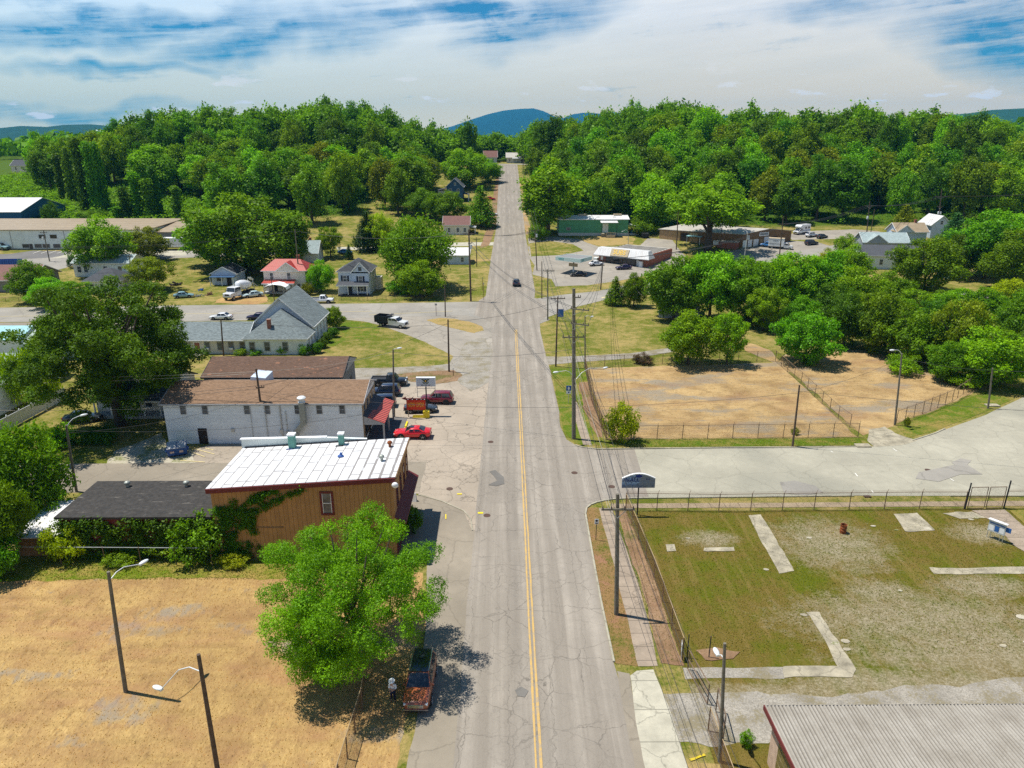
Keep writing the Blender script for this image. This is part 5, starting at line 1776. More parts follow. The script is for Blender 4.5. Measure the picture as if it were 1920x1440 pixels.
SHAPES = {   # length, width, ride, body stations (x as share of half length, lower z, top z, width share), cabin (rear base, rear roof, front roof, front base), roof z, wheel radius, wheelbase share
    'sedan': (4.7, 1.82, [(-1, .42, .80, .80), (-.94, .26, .98, .92), (-.70, .22, 1.02, .99), (-.2, .2, .94, 1), (.3, .2, .92, 1), (.62, .22, .88, .98), (.88, .24, .77, .92), (.97, .3, .69, .80), (1, .38, .62, .62)], (-.74, -.42, .12, .46), 1.45, .33, .58),
    'coupe': (4.8, 1.92, [(-1, .44, .86, .80), (-.94, .28, 1.04, .92), (-.72, .22, 1.08, 1.0), (-.2, .2, .98, 1), (.3, .2, .96, .99), (.62, .22, .93, .99), (.88, .24, .82, .93), (.97, .3, .74, .82), (1, .38, .64, .64)], (-.72, -.36, .06, .38), 1.38, .36, .59),
    'suv': (4.75, 1.92, [(-1, .46, .95, .86), (-.96, .3, 1.08, .95), (-.7, .26, 1.10, 1.0), (-.2, .25, 1.06, 1), (.3, .25, 1.05, 1), (.62, .26, 1.04, .98), (.88, .28, .98, .93), (.97, .34, .88, .80), (1, .42, .76, .62)], (-.95, -.80, .14, .46), 1.72, .37, .59),
    'pickup': (5.6, 1.98, [(-1, .5, 1.0, .94), (-.97, .42, 1.08, .98), (-.4, .4, 1.08, 1), (.2, .36, 1.10, 1), (.6, .36, 1.12, .99), (.9, .38, 1.06, .95), (1, .48, .86, .86)], (-.14, -.1, .30, .50), 1.86, .40, .60),
}
CARS = []


def car(label, kind, col, px, py, ang, cat='car', group=None, z=None, name=None, rim='rim', scale=1.0, Ls=None):
    if py is None:
        x, y, z0 = px
    else:
        x, y, z0 = G(px, py)
    L, Wd, st, cab, rz_, wr, wb = SHAPES[kind]
    if Ls:
        L = Ls
    names = {'sedan': 'parked_car', 'coupe': 'sports_coupe', 'suv': 'parked_suv', 'pickup': 'pickup_truck'}
    t = thing(name or names[kind], label, cat, (x, y, z0 + .04 if z is None else z), ang, group)
    t.scale = (scale,) * 3
    hl, hw = L / 2, Wd / 2

    def ring(xs, zl, zt, ws):
        w = hw * ws
        return [(xs * hl, -w * .9, zl), (xs * hl, -w, zl + (zt - zl) * .3), (xs * hl, -w * .99, zl + (zt - zl) * .72), (xs * hl, -w * .90, zt - .01), (xs * hl, -w * .5, zt + .025), (xs * hl, 0, zt + .035),
                (xs * hl, w * .5, zt + .025), (xs * hl, w * .90, zt - .01), (xs * hl, w * .99, zl + (zt - zl) * .72), (xs * hl, w, zl + (zt - zl) * .3), (xs * hl, w * .9, zl)]
    body = loft(MB(), [ring(*s) for s in st]).build('body', col, t, True)
    sb_ = body.modifiers.new('rounding', 'SUBSURF')
    sb_.levels = sb_.render_levels = 1
    zb = [s[2] for s in st]

    def belt(xs):
        for a_, b_ in zip(st, st[1:]):
            if a_[0] <= xs <= b_[0]:
                return a_[2] + (b_[2] - a_[2]) * (xs - a_[0]) / (b_[0] - a_[0])
        return st[-1][2]
    r0, r1, f1, f0 = [k * hl for k in cab]
    wb0, wr0 = hw * .90, hw * .70
    b0, b1 = belt(cab[0]) - .03, belt(cab[3]) - .03

    def cring(x, z, w, dz=.03):
        return [(x, -w, z), (x, -w * .55, z + dz), (x, 0, z + dz * 1.3), (x, w * .55, z + dz), (x, w, z)]
    P = [[(r0, -wb0, b0), (f0, -wb0, b1), (f0, wb0, b1), (r0, wb0, b0)]]
    mb = MB()
    v = cring(r0, b0, wb0, 0) + cring(r1, rz_, wr0 * .96) + cring((r1 + f1) / 2, rz_ + .02, wr0) + cring(f1, rz_ - .03, wr0) + cring(f0, b1, wb0, .0)
    f = []
    for i in range(4):
        for k in range(4):
            f.append((i * 5 + k, i * 5 + k + 1, (i + 1) * 5 + k + 1, (i + 1) * 5 + k))
    f += [(0, 5, 10, 15, 20), (24, 19, 14, 9, 4)]
    mb.add(v, f)
    cabin = mb.build('cabin', col, t, False, .05, 2)
    cabin.data.polygons.foreach_set('use_smooth', [True] * len(cabin.data.polygons))

    def lerp(p, q, k):
        return tuple(a + (b - a) * k for a, b in zip(p, q))
    g = M['cglass']
    o_ = .022

    def pane(nm, xa, za, wa, xb, zb_, wb_, k0, k1, sgn):
        A_, B_ = lerp((xa, 0, za), (xb, 0, zb_), k0), lerp((xa, 0, za), (xb, 0, zb_), k1)
        w0, w1 = wa + (wb_ - wa) * k0 - .07, wa + (wb_ - wa) * k1 - .05
        pts = [(A_[0] + sgn * o_, -w0, A_[2] + o_), (A_[0] + sgn * o_ * 1.4, 0, A_[2] + o_ * 1.6), (A_[0] + sgn * o_, w0, A_[2] + o_), (B_[0] + sgn * o_, w1, B_[2] + o_ * 1.8), (B_[0] + sgn * o_, 0, B_[2] + o_ * 3.4), (B_[0] + sgn * o_, -w1, B_[2] + o_ * 1.8)]
        MB().slab(pts, (-sgn * .015, 0, -.015)).build(nm, g, t)
    pane('windshield', f0, b1, wb0, f1, rz_ - .03, wr0, .1, .95, 1)
    pane('rear_window', r0, b0, wb0, r1, rz_, wr0, .18, .92, -1)
    # side glass
    for s in (-1, 1):
        zt = rz_ - .08
        bz = max(b0, b1) + .07

        def sp(x, z):
            k = (z - b0) / (rz_ - b0)
            return (x, s * (wb0 + (wr0 - wb0) * k + .012), z)

        def xr(z):
            return r0 + (r1 - r0) * (z - b0) / (rz_ - b0)

        def xf_(z):
            return f0 + (f1 - f0) * (z - b1) / (rz_ - b1)
        mid = (r1 + f1) / 2 + .05
        q0, q1 = [xr(bz) + .22, xr(zt) + .16], [xf_(bz) - .2, xf_(zt) - .1]
        for a0, a1, c0, c1 in ((q0[0], q0[1], mid - .05, mid - .05), (mid + .05, mid + .05, q1[0], q1[1])):
            MB().slab([sp(a0, bz), sp(c0, bz), sp(c1, zt), sp(a1, zt)], (0, s * .012, .002)).build('side_window', g, t)
        MB().box(f0 - .45, f0 - .28, min(s * (hw * .93), s * (hw * 1.1)), max(s * (hw * .93), s * (hw * 1.1)), b1 - .02, b1 + .12).build('wing_mirror', col, t, bevel=.03)
    wx = hl * wb
    for xx in (-wx, wx - hl * .02):
        for s in (-1, 1):
            y0, y1 = s * (hw - .21), s * (hw + .012)
            MB().cyl((xx, s * (hw * .88), wr + .03), (xx, s * (hw * .985 + .004), wr + .03), wr + .075, 18).build('wheel_arch', M['plastic'], body)
            wh = MB().lathe([(wr - .09, -.11), (wr - .02, -.1), (wr, -.07), (wr, .07), (wr - .02, .1), (wr - .09, .11)], n=18).xf(Matrix.Translation((xx, s * (hw - .1), wr - .03)) @ Matrix.Rotation(PI / 2, 4, 'X')).build('wheel', M['tyre'], t, True)
            mb = MB().cyl((xx, s * (hw - .02), wr - .03), (xx, s * (hw + .016), wr - .03), wr * .22, 10)
            for k in range(5):
                a = k * 2 * PI / 5 + .3
                mb.bar((xx, s * (hw + .006), wr - .03), (xx + math.cos(a) * wr * .68, s * (hw + .006), wr - .03 + math.sin(a) * wr * .68), .09, .03)
            mb.lathe([(wr * .64, -.012), (wr * .72, -.012), (wr * .72, .012), (wr * .64, .012)], n=16) if False else None
            mb.build('rim', M[rim], wh)
    zf = st[-2][2]
    for s in (-1, 1):
        MB().box(hl * .90, hl * .965, min(s * hw * .50, s * hw * .84), max(s * hw * .50, s * hw * .84), zf - .17, zf - .02).build('headlight', M['headlight'], t, bevel=.02)
        MB().box(-hl * .985, -hl * .93, min(s * hw * .52, s * hw * .87), max(s * hw * .52, s * hw * .87), st[1][2] - .24, st[1][2] - .06).build('taillight', M['taillight'], t, bevel=.02)
    MB().box(hl * .955, hl * 1.004, -hw * .45, hw * .45, zf - .30, zf - .1).build('grille', M['plastic'], t, bevel=.01)
    MB().box(hl * .955, hl * 1.012, -hw * .72, hw * .72, .3, .42).build('bumper', M['plastic'] if kind != 'pickup' else M['chrome'], t, bevel=.02)
    MB().box(-hl * 1.004, -hl * .97, -hw * .7, hw * .7, .36, .5).build('bumper', M['plastic'] if kind != 'pickup' else M['chrome'], t, bevel=.02)
    MB().box(-hl * .99, -hl * .975, -.26, .26, .62, .76).build('number_plate', M['sheet_white'], t)
    if kind == 'pickup':
        z_ = belt(-.6)
        MB().box(-hl * .95, -hl * .17, -hw * .76, hw * .76, z_ - .02, z_ + .045).build('bed_floor', M['plastic'], t)
        for s in (-1, 1):
            MB().box(-hl * .97, -hl * .16, min(s * hw * .78, s * hw * .92), max(s * hw * .78, s * hw * .92), z_ - .05, z_ + .16).build('bed_side', col, t)
        MB().box(-hl * .995, -hl * .96, -hw * .9, hw * .9, z_ - .3, z_ + .16).build('tailgate', col, t)
    CARS.append(t)
    return t


C = {}
for n_, c_ in (('red', (.55, .008, .012)), ('maroon', (.16, .010, .018)), ('slate', (.028, .036, .045)), ('black', (.008, .008, .010)), ('navy', (.012, .018, .045)), ('bronze', (.30, .085, .032)), ('white', (.72, .73, .75)), ('silver', (.42, .44, .46)),
               ('blue', (.03, .16, .42)), ('paleblue', (.45, .58, .60)), ('plum', (.03, .018, .06)), ('charcoal', (.03, .033, .035)), ('tealgrey', (.20, .34, .38))):
    C[n_] = paint(n_ + '_paint', c_)
car('red sports coupe with dark sunroof parked beside the white-sided building', 'coupe', C['red'], 774, 819.5, PI - .03, rim='rim')
t = CARS[-1]
MB().box(-.25, .3, -.36, .36, 1.405, 1.43).build('sunroof', M['cglass'], t, bevel=.01)
car('maroon utility car parked behind the banner sign', 'suv', C['maroon'], 820, 755, PI - .06, rim='rim_dark')
car('slate grey sedan parked under the banner sign', 'sedan', C['slate'], 789, 772, 0.05, rim='rim')
car('black crew-cab pickup parked beyond the white building', 'pickup', C['black'], 731, 722, 0.0, 'pickup truck')
car('dark blue hatchback parked beside the black pickup', 'suv', C['navy'], 722, 741, PI)
car('blue car parked tight behind the tall lamp pole and awning', 'suv', C['navy'], 712, 762, PI + .05)
car('bronze luxury car with black glass roof parked in the tree shade', 'suv', C['bronze'], (-6.0, 39.85, 0), None, -PI / 2 - .02, Ls=4.9)
t = CARS[-1]
hl, hw = 4.9 / 2, .96
MB().slab([(-1.95, -.6, 1.775), (.35, -.6, 1.765), (.35, .6, 1.765), (-1.95, .6, 1.775)], (0, 0, .018)).build('glass_roof', M['cglass'], t)
for s in (-1, 1):
    MB().bar((-1.9, s * .66, 1.79), (.3, s * .66, 1.785), .05, .05).build('roof_rail', M['chrome'], t)
MB().box(2.44, 2.49, -.85, .85, .44, .5).build('chrome_strip', M['chrome'], t)
MB().box(2.43, 2.475, -.52, .52, .62, .84).build('chrome_grille', M['chrome'], t)
car('dark car driving on the main street beyond the crossing', 'suv', C['navy'], 968, 535, PI / 2, name='driving_car')
car('white pickup parked on the cross street by the shutter house', 'pickup', C['white'], 604, 568, 0.05, 'pickup truck')
car('old pale blue sedan parked on the dirt beside the mixer truck', 'sedan', C['paleblue'], 474, 557, -2.6, Ls=5.2)
car('white sedan parked at the kerb behind the church hall', 'sedan', C['white'], 415, 599, PI, rim='rim')
car('plum coloured car parked behind the church gable', 'sedan', C['plum'], 484, 599, PI)
car('black sedan parked under the teal canopy', 'sedan', C['black'], 1084, 518, PI)
car('white car parked in front of the corner store entrance', 'sedan', C['white'], 1118, 498, .35)
car('dark plum sedan parked by the store ice chest', 'sedan', C['plum'], 1169, 505, PI + .2)
car('bright blue hatchback parked beside the box truck', 'suv', C['blue'], 1438, 463, PI - .45)
car('white utility car parked beside the motorhome', 'suv', C['white'], 1521, 444, .5)
car('charcoal sedan parked behind the white utility car', 'sedan', C['charcoal'], 1541, 446.5, .5)
car('dark hatchback parked alone in the shop car park', 'suv', C['charcoal'], 1521, 459, .3)
car('silver-blue car parked in a gap between the trees', 'suv', C['tealgrey'], 1786, 525, .25)
car('red car parked on a drive beside the hill street', 'sedan', C['red'], 919, 375, 0.1)
car('white car parked by the conical tree on the hill street', 'sedan', C['white'], 922, 404, .1)
car('small blue car parked on the lane behind the houses', 'sedan', C['blue'], 647, 476, .05)
car('dark car parked in shade under the big dark tree', 'sedan', C['slate'], 156, 790, .25)
car('pale van at the warehouse office end', 'suv', C['tealgrey'], 4, 468, -.3, scale=1.25)
car('teal old car among clutter behind the big dark tree', 'sedan', C['tealgrey'], 276, 541, .05)
car('pale green car near the workshop clutter', 'sedan', C['tealgrey'], 345, 558, .3)

# dump truck
x, y, z = G(736, 613)
DT = thing('dump_truck', 'white crew-cab dump truck with black dump bed', 'truck', (x, y, .03), -.35)
hl = 1.0


def truckbody(t, col, x0, x1, hood, w, z0, zb, zr_, wsl=.55):
    """cab and bonnet facing +x"""
    mb = MB()
    mb.slab([(x0, -w, z0), (x1, -w, z0), (x1, -w, zb - .12), (x1 - .1, -w, zb), (hood, -w, zb + .08), (hood - wsl, -w * 1.0, zr_ - .05), (hood - wsl - .2, -w, zr_), (x0 + .1, -w, zr_), (x0, -w, zr_ - .1)], (0, 2 * w, 0))
    c = mb.build('cab', col, t, False, .05, 2)
    MB().slab([(hood - .0, -w + .12, zb + .16), (hood - 0, w - .12, zb + .16), (hood - wsl + .05, w - .18, zr_ - .12), (hood - wsl + .05, -w + .18, zr_ - .12)], (.05, 0, .035)).build('windshield', M['cglass'], t)
    xm = (x0 + hood - wsl) / 2
    for s in (-1, 1):
        for a_, b_ in ((x0 + .2, xm - .05), (xm + .05, hood - wsl + .1)):
            MB().box(a_, b_, min(s * (w + .0), s * (w + .02)), max(s * (w + .0), s * (w + .02)), zb + .18, zr_ - .16).build('side_window', M['cglass'], t)
        MB().box(x1 - .04, x1 + .03, min(s * w * .55, s * w * .92), max(s * w * .55, s * w * .92), zb - .45, zb - .2).build('headlight', M['headlight'], t)
        MB().box(hood - .3, hood - .12, min(s * (w + .05), s * (w + .28)), max(s * (w + .05), s * (w + .28)), zb + .15, zb + .5).build('wing_mirror', M['plastic'], t)
    MB().box(x1 - .03, x1 + .04, -w * .5, w * .5, zb - .55, zb - .15).build('grille', M['plastic'], t)
    MB().box(x1 - .05, x1 + .14, -w, w, z0 - .05, z0 + .22).build('bumper', M['chrome'], t)
    return c


def wheel(t, x, y, r, wd=.28, rim='rim'):
    s = 1 if y > 0 else -1
    wh = MB().lathe([(r - .12, -wd / 2), (r - .02, -wd / 2 + .01), (r, -wd / 2 + .05), (r, wd / 2 - .05), (r - .02, wd / 2 - .01), (r - .12, wd / 2)], n=18).xf(Matrix.Translation((x, y, r)) @ Matrix.Rotation(PI / 2, 4, 'X')).build('wheel', M['tyre'], t, True)
    MB().cyl((x, y + s * (wd / 2 - .03), r), (x, y + s * (wd / 2 + .015), r), r * .55, 12).cyl((x, y + s * (wd / 2 + .015), r), (x, y + s * (wd / 2 + .05), r), r * .2, 8).build('rim', M[rim], wh)


truckbody(DT, C['white'], -.5, 3.2, 1.75, .98, .55, 1.35, 2.1)
for x in (-2.2, 2.35):
    for y in (-.86, .86):
        wheel(DT, x, y, .45)
MB().box(-3.3, 3.0, -.45, .45, .55, .8).build('chassis', M['plastic'], DT)
mb = MB().box(-3.5, -.62, -1.15, 1.15, 1.0, 1.12)
for y in (-1.15, 1.07):
    mb.box(-3.5, -.62, y, y + .08, 1.12, 2.35)
mb.box(-3.5, -3.42, -1.07, 1.07, 1.12, 2.35).box(-.7, -.62, -1.07, 1.07, 1.12, 2.5)
for k in range(6):
    for y in (-1.2, 1.15):
        mb.box(-3.4 + k * .52, -3.3 + k * .52, y, y + .05, 1.05, 2.35)
mb.build('dump_bed', M['black_trim'], DT)
MB().box(-.62, .0, -1.1, 1.1, 2.4, 2.5).build('cab_shield', M['black_trim'], DT)

# concrete mixer truck
x, y, z = G(424, 565)
MX = thing('mixer_truck', 'white concrete mixer truck facing the cross street', 'truck', (x + 1.6, y + 5.0, .03), -PI / 2 - .28)
truckbody(MX, C['white'], .9, 4.9, 3.4, 1.15, .75, 1.75, 2.9, .35)
MB().box(-5.2, 4.4, -.5, .5, .8, 1.1).build('chassis', M['plastic'], MX)
for x in (-4.4, -3.2, -2.0, -.8, 4.0):
    for y in (-1.05, 1.05):
        wheel(MX, x, y, .52, .34)
dr = MB().lathe([(.5, -2.7), (.9, -2.4), (1.18, -1.2), (1.22, -.1), (1.05, 1.2), (.62, 2.5), (.5, 2.7)], n=20).xf(Matrix.Translation((-2.0, 0, 2.65)) @ Matrix.Rotation(-PI / 2 - .16 + PI, 4, 'Y') @ Matrix.Rotation(PI, 4, 'Y'))
dr.build('mixer_drum', C['white'], MX, True)
mb = MB()
for s in (-.9, .9):
    mb.bar((-4.7, s, 1.1), (-4.6, s * .8, 3.6), .14)
    mb.bar((.6, s, 1.1), (.4, s * .6, 2.2), .14)
mb.build('drum_frame', M['steel'], MX)
MB().slab([(-5.3, -.5, 3.2), (-4.4, -.5, 3.9), (-4.4, .5, 3.9), (-5.3, .5, 3.2)], (0, 0, .25)).build('hopper', M['steel'], MX)
MB().bar((-5.0, .2, 2.8), (-6.0, .9, 1.6), .45, .16).build('chute', M['steel'], MX)
for s in (-1, 1):
    MB().cyl((.75, s * 1.0, 1.2), (.75, s * 1.0, 3.3), .09, 8).build('exhaust_stack', M['chrome'], MX)

# box truck and motorhome
x, y, z = G(1462, 466)
BT = thing('box_truck', 'white box truck with dark script on its cargo box, outside the weathered shop', 'truck', (x, y, z - .2), -.42)
truckbody(BT, C['white'], 1.2, 3.9, 2.9, 1.0, .55, 1.3, 2.15, .6)
MB().box(-3.6, 1.15, -1.2, 1.2, .95, 3.5).build('cargo_box', M['sheet_white'], BT, bevel=.04)
MB().box(-3.64, 1.19, -1.24, 1.24, 3.501, 3.56).build('box_roof', M['wood_pale'], BT)
MB().box(-3.6, 3.4, -.45, .45, .5, .94).build('chassis', M['plastic'], BT)
for x in (-2.4, 3.0):
    for y in (-.9, .9):
        wheel(BT, x, y, .44)
mb = MB()
rr = random.Random(5)
for k in range(9):
    mb.bar((-3.2 + k * .38, -1.215, 1.6 + rr.uniform(0, .1)), (-3.0 + k * .38, -1.215, 2.0 + rr.uniform(-.1, .1)), .03, .12)
for k in range(4):
    mb.bar((-2.2 + k * .42, -1.215, 2.75 + .1 * (k % 2)), (-1.85 + k * .42, -1.215, 2.8), .03, .12)
mb.build('box_lettering', M['black_trim'], BT)
x, y, z = G(1496, 440)
RV = thing('motorhome', 'white motorhome with overcab bunk at the back of the shop car park', 'motorhome', (x + 2.0, y + 2.0, z), PI + .62)
mb = MB().slab([(-3.6, -1.2, .7), (1.2, -1.2, .7), (1.2, -1.2, 2.1), (2.5, -1.2, 2.35), (2.6, -1.2, 2.9), (1.8, -1.2, 3.35), (-3.6, -1.2, 3.4)], (0, 2.4, 0))
mb.build('body', C['white'], RV, False, .12, 2)
truckbody(RV, C['white'], 1.0, 3.7, 2.9, 1.0, .5, 1.25, 2.05, .6)
for s in (-1, 1):
    for x in (-2.4, -.6):
        MB().box(x - .5, x + .5, min(s * 1.2, s * 1.22), max(s * 1.2, s * 1.22), 1.9, 2.6).build('side_window', M['cglass'], RV)
    MB().box(-3.5, 1.1, min(s * 1.201, s * 1.215), max(s * 1.201, s * 1.215), 1.3, 1.5).build('side_stripe', M['sign_blue'], RV)
for x in (-2.3, 2.9):
    for y in (-.95, .95):
        wheel(RV, x, y, .4)
# ------------------------------------------------------------------ vegetation
rng = np.random.default_rng(11)


def leaf_mesh(name, C_, R_, n, leaf, up=.25, seed=0, core=.62, drop=0.0, flat=.0, el=1.6, sprig=4, jit=.75):
    """leaves scattered over overlapping clumps; C_ centres (k,3), R_ radii (k,3)"""
    r = np.random.default_rng(seed)
    C_ = np.asarray(C_, float)
    R_ = np.asarray(R_, float)
    if R_.ndim == 1:
        R_ = np.repeat(R_[:, None], 3, 1)
    w = (R_.prod(1)) ** (2 / 3)
    pos, nor, ton = [], [], []
    got = 0
    ctone = r.uniform(-.22, .22, len(C_))
    while got < n / sprig:
        m = int((n / sprig - got) * 1.8) + 60
        i = r.choice(len(C_), m, p=w / w.sum())
        d = r.normal(size=(m, 3))
        d /= np.linalg.norm(d, axis=1)[:, None]
        d[:, 2] = np.where(r.random(m) < up, np.abs(d[:, 2]), d[:, 2])
        rad = r.uniform(.62, 1.10, m) + (r.random(m) < .15) * r.uniform(0, .25, m)
        p = C_[i] + d * R_[i] * rad[:, None]
        keep = np.ones(m, bool)
        for c, q in zip(C_, R_):
            keep &= (((p - c) / q) ** 2).sum(1) > core ** 2
        p, d, i = p[keep], d[keep], i[keep]
        pos.append(p)
        nor.append(d)
        ton.append(ctone[i])
        got += len(p)
    p = np.repeat(np.concatenate(pos), sprig, 0)[:n]
    d = np.repeat(np.concatenate(nor), sprig, 0)[:n]
    tn = np.concatenate(ton)
    tn = np.repeat(tn + r.normal(0, .16, len(tn)), sprig, 0)[:n]
    p = p + r.normal(size=p.shape) * leaf * .62
    d = d + r.normal(size=d.shape) * jit
    d[:, 2] += .75
    d[:, 2] *= (1 + flat)
    d /= np.linalg.norm(d, axis=1)[:, None]
    a = np.cross(d, r.normal(size=d.shape))
    a /= np.maximum(np.linalg.norm(a, axis=1), 1e-6)[:, None]
    if drop:
        a = a * (1 - drop) + np.array([0, 0, -1.0]) * drop
        a /= np.linalg.norm(a, axis=1)[:, None]
        d = np.cross(a, np.cross(d, a))
        d /= np.maximum(np.linalg.norm(d, axis=1), 1e-6)[:, None]
    b = np.cross(d, a)
    s = leaf * r.uniform(.55, 1.3, len(p))[:, None]
    h = s / el
    v = np.stack([p - a * s * .5, p + b * h * .5 - a * s * .08, p + a * s * .5, p - b * h * .5 - a * s * .08], 1).reshape(-1, 3)
    me = bpy.data.meshes.new(name)
    k = len(p)
    me.vertices.add(4 * k)
    me.vertices.foreach_set('co', v.ravel())
    me.loops.add(4 * k)
    me.loops.foreach_set('vertex_index', np.arange(4 * k, dtype=np.int32))
    me.polygons.add(k)
    me.polygons.foreach_set('loop_start', np.arange(k, dtype=np.int32) * 4)
    try:
        me.polygons.foreach_set('loop_total', np.full(k, 4, dtype=np.int32))
    except Exception:
        pass
    at = me.attributes.new('tone', 'FLOAT', 'FACE')
    at.data.foreach_set('value', np.clip(.45 + tn + r.normal(0, .16, k), 0, 1).astype(np.float32))
    me.update()
    me.validate()
    me.materials.append(M['leaf'])
    return me


def lobes(rx, rz, zc, k, seed, r0=.26, r1=.45, fill=.72, top=0.0, bottom=1.0):
    """clump centres spread over an egg-shaped crown"""
    r = np.random.default_rng(seed)
    C_, R_ = [], []
    for i in range(k):
        t = (i + .5) / k
        z = 1 - 2 * t
        a = i * 2.39996 + r.uniform(-.5, .5)
        q = math.sqrt(max(0, 1 - z * z))
        f = fill * r.uniform(.62, 1.2)
        wz = (1 - top * max(0, z)) * (bottom if z < 0 else 1)
        C_.append((rx * q * math.cos(a) * f * wz, rx * q * math.sin(a) * f * wz, zc + rz * z * f))
        s = r.uniform(r0, r1) * (1 - .25 * abs(z))
        R_.append((rx * s, rx * s, min(rx, rz) * s * .82))
    C_.append((0, 0, zc))
    R_.append((rx * .5, rx * .5, rz * .5))
    return C_, R_


def trunk_mesh(name, h, r, C_, seed, k=7, lean=0):
    rr_ = random.Random(seed)
    mb = MB()
    pts = [(0, 0, -.6)]
    for i in range(1, 5):
        pts.append((rr_.uniform(-.12, .12) * h * .12 + lean * i * .1, rr_.uniform(-.12, .12) * h * .12, h * i / 4))
    mb.tube(pts, [r * 1.35, r, r * .85, r * .72, r * .6], 8)
    idx = sorted(range(len(C_)), key=lambda i: -C_[i][2] * .2 + rr_.random())[:k]
    for i in idx:
        c = Vector(C_[i])
        s = Vector(pts[rr_.choice((2, 3, 4))])
        m = s.lerp(c, .5) + Vector((rr_.uniform(-.3, .3), rr_.uniform(-.3, .3), -.08 * (c - s).length))
        mb.tube([s, m, c], [r * .5, r * .32, r * .1], 6)
    me = mb.mesh(name, True)
    me.materials.append(M['bark'])
    return me


PROTO = {}


def proto(key, rx, rz, zc, k, n, leaf, seed, trunk_h=None, tr=.28, kw=None, lk=None, limbs=7):
    C_, R_ = lobes(rx, rz, zc, k, seed, **(lk or {}))
    me = leaf_mesh('crown_' + key, C_, R_, n, leaf, seed=seed, **(kw or {}))
    tm = trunk_mesh('trunk_' + key, trunk_h or zc * .8, tr, C_, seed, limbs)
    PROTO[key] = (me, tm)


# unit crowns are about 10 m wide; zc + rz is the height
for i in range(4):
    proto('oak%d' % i, 5, 5.9, 7.0, 44 + i * 5, 8000, .56, 20 + i, 6, .34, dict(core=.62), dict(top=.12, r0=.17, r1=.36, fill=.8))
for i in range(3):
    proto('tall%d' % i, 4.3, 7.9, 8.8, 46, 8000, .56, 30 + i, 8, .3, dict(core=.62), dict(r0=.2, r1=.4, top=.25, fill=.8))
for i in range(2):
    proto('round%d' % i, 5, 4.8, 5.5, 60, 19000, .36, 40 + i, 3.4, .26, dict(core=.6), dict(r0=.14, r1=.32, fill=.84))
proto('loose', 5.2, 4.4, 6.2, 52, 14500, .36, 45, 5, .24, dict(core=.5), dict(r0=.12, r1=.27, fill=.9), 9)
proto('high', 5.2, 3.3, 7.2, 60, 17000, .36, 46, 5.6, .42, dict(core=.5), dict(r0=.12, r1=.27, fill=.9), 12)
proto('bush0', 2.2, 1.7, 1.6, 30, 5200, .22, 50, 1, .09, dict(core=.5), dict(r0=.18, r1=.4, fill=.85))
proto('bush1', 2.2, 1.4, 1.3, 30, 5600, .20, 51, .8, .08, dict(core=.5), dict(r0=.18, r1=.38, fill=.85))
# cone and willow shapes
Cc, Rc = [], []
rs = random.Random(9)
for i in range(44):
    t_ = (i + .5) / 44
    a = i * 2.4
    q = (1 - t_) * 3.0 + .25
    Cc.append((q * .72 * math.cos(a), q * .72 * math.sin(a), 1.0 + t_ * 9.4))
    Rc.append((q * .42 + .22, q * .42 + .22, q * .28 + .3))
PROTO['cone'] = (leaf_mesh('crown_cone', Cc, Rc, 6500, .42, seed=60, core=.6), trunk_mesh('trunk_cone', 8, .2, Cc, 60, 4))
Cw, Rw = lobes(4.6, 3.2, 4.6, 22, 61)
PROTO['willow'] = (leaf_mesh('crown_willow', Cw + [(3.6 * math.cos(k), 3.6 * math.sin(k), 2.6) for k in np.arange(0, 6.28, .52)], list(Rw) + [(.9, .9, 1.9)] * 13, 9000, .62, seed=61, drop=.75, el=3.2), trunk_mesh('trunk_willow', 3.4, .26, Cw, 61, 8))
Cd, Rd = lobes(5, 4.8, 6.0, 26, 62, .24, .4)
PROTO['droop'] = (leaf_mesh('crown_droop', Cd, Rd, 15000, .46, seed=62, drop=.45, el=2.4), trunk_mesh('trunk_droop', 4.4, .3, Cd, 62, 9))
# vine-smothered stems
Ck, Rk = [], []
for i in range(16):
    Ck.append((rs.uniform(-.25, .25) * (1.5 - i * .05), rs.uniform(-.25, .25), .3 + i * .62))
    Rk.append((1.0 - i * .022 + rs.uniform(-.2, .2),) * 2 + (.8,))
PROTO['vine'] = (leaf_mesh('crown_vine', Ck, Rk, 2600, .55, seed=63, core=.8), trunk_mesh('trunk_vine', 9, .2, Ck, 63, 2))
TREES = []


def tree(key, x, y, w, h, color, label, cat='tree', name=None, group=None, z=None, ry=None, ratio=None):
    """w: crown width in metres, h: full height"""
    cm, tm = PROTO[key]
    base = {'o': (10.6, 13.0), 't': (9.2, 17.0), 'r': (10.8, 10.4), 'l': (11, 10.8), 'b': (4.6, 3.3), 'c': (6, 10.8), 'w': (10, 8), 'd': (10.6, 11), 'v': (2.2, 10.4), 'h': (11, 10.8)}[key[0]]
    rnd = random.Random(int(x * 13.7 + y * 7.1))
    t = thing(name or 'tree', label, cat, (x, y, gz(x, y) if z is None else z), rnd.uniform(0, 6.28) if ry is None else ry, group)
    t.scale = (w / base[0], w / base[0], h / base[1])
    a = bpy.data.objects.new('trunk', tm)
    link(a, t)
    b = bpy.data.objects.new('crown', cm)
    link(b, t)
    b.color = (*color, 1)
    TREES.append(t)
    return t


DK, MD, BR, YG, OL = (0.069, 0.170, 0.004), (0.116, 0.265, 0.003), (0.168, 0.356, 0.003), (0.283, 0.388, 0.003), (0.172, 0.245, 0.005)
GD = (.026, .075, .014)
BL = (.050, .140, .035)


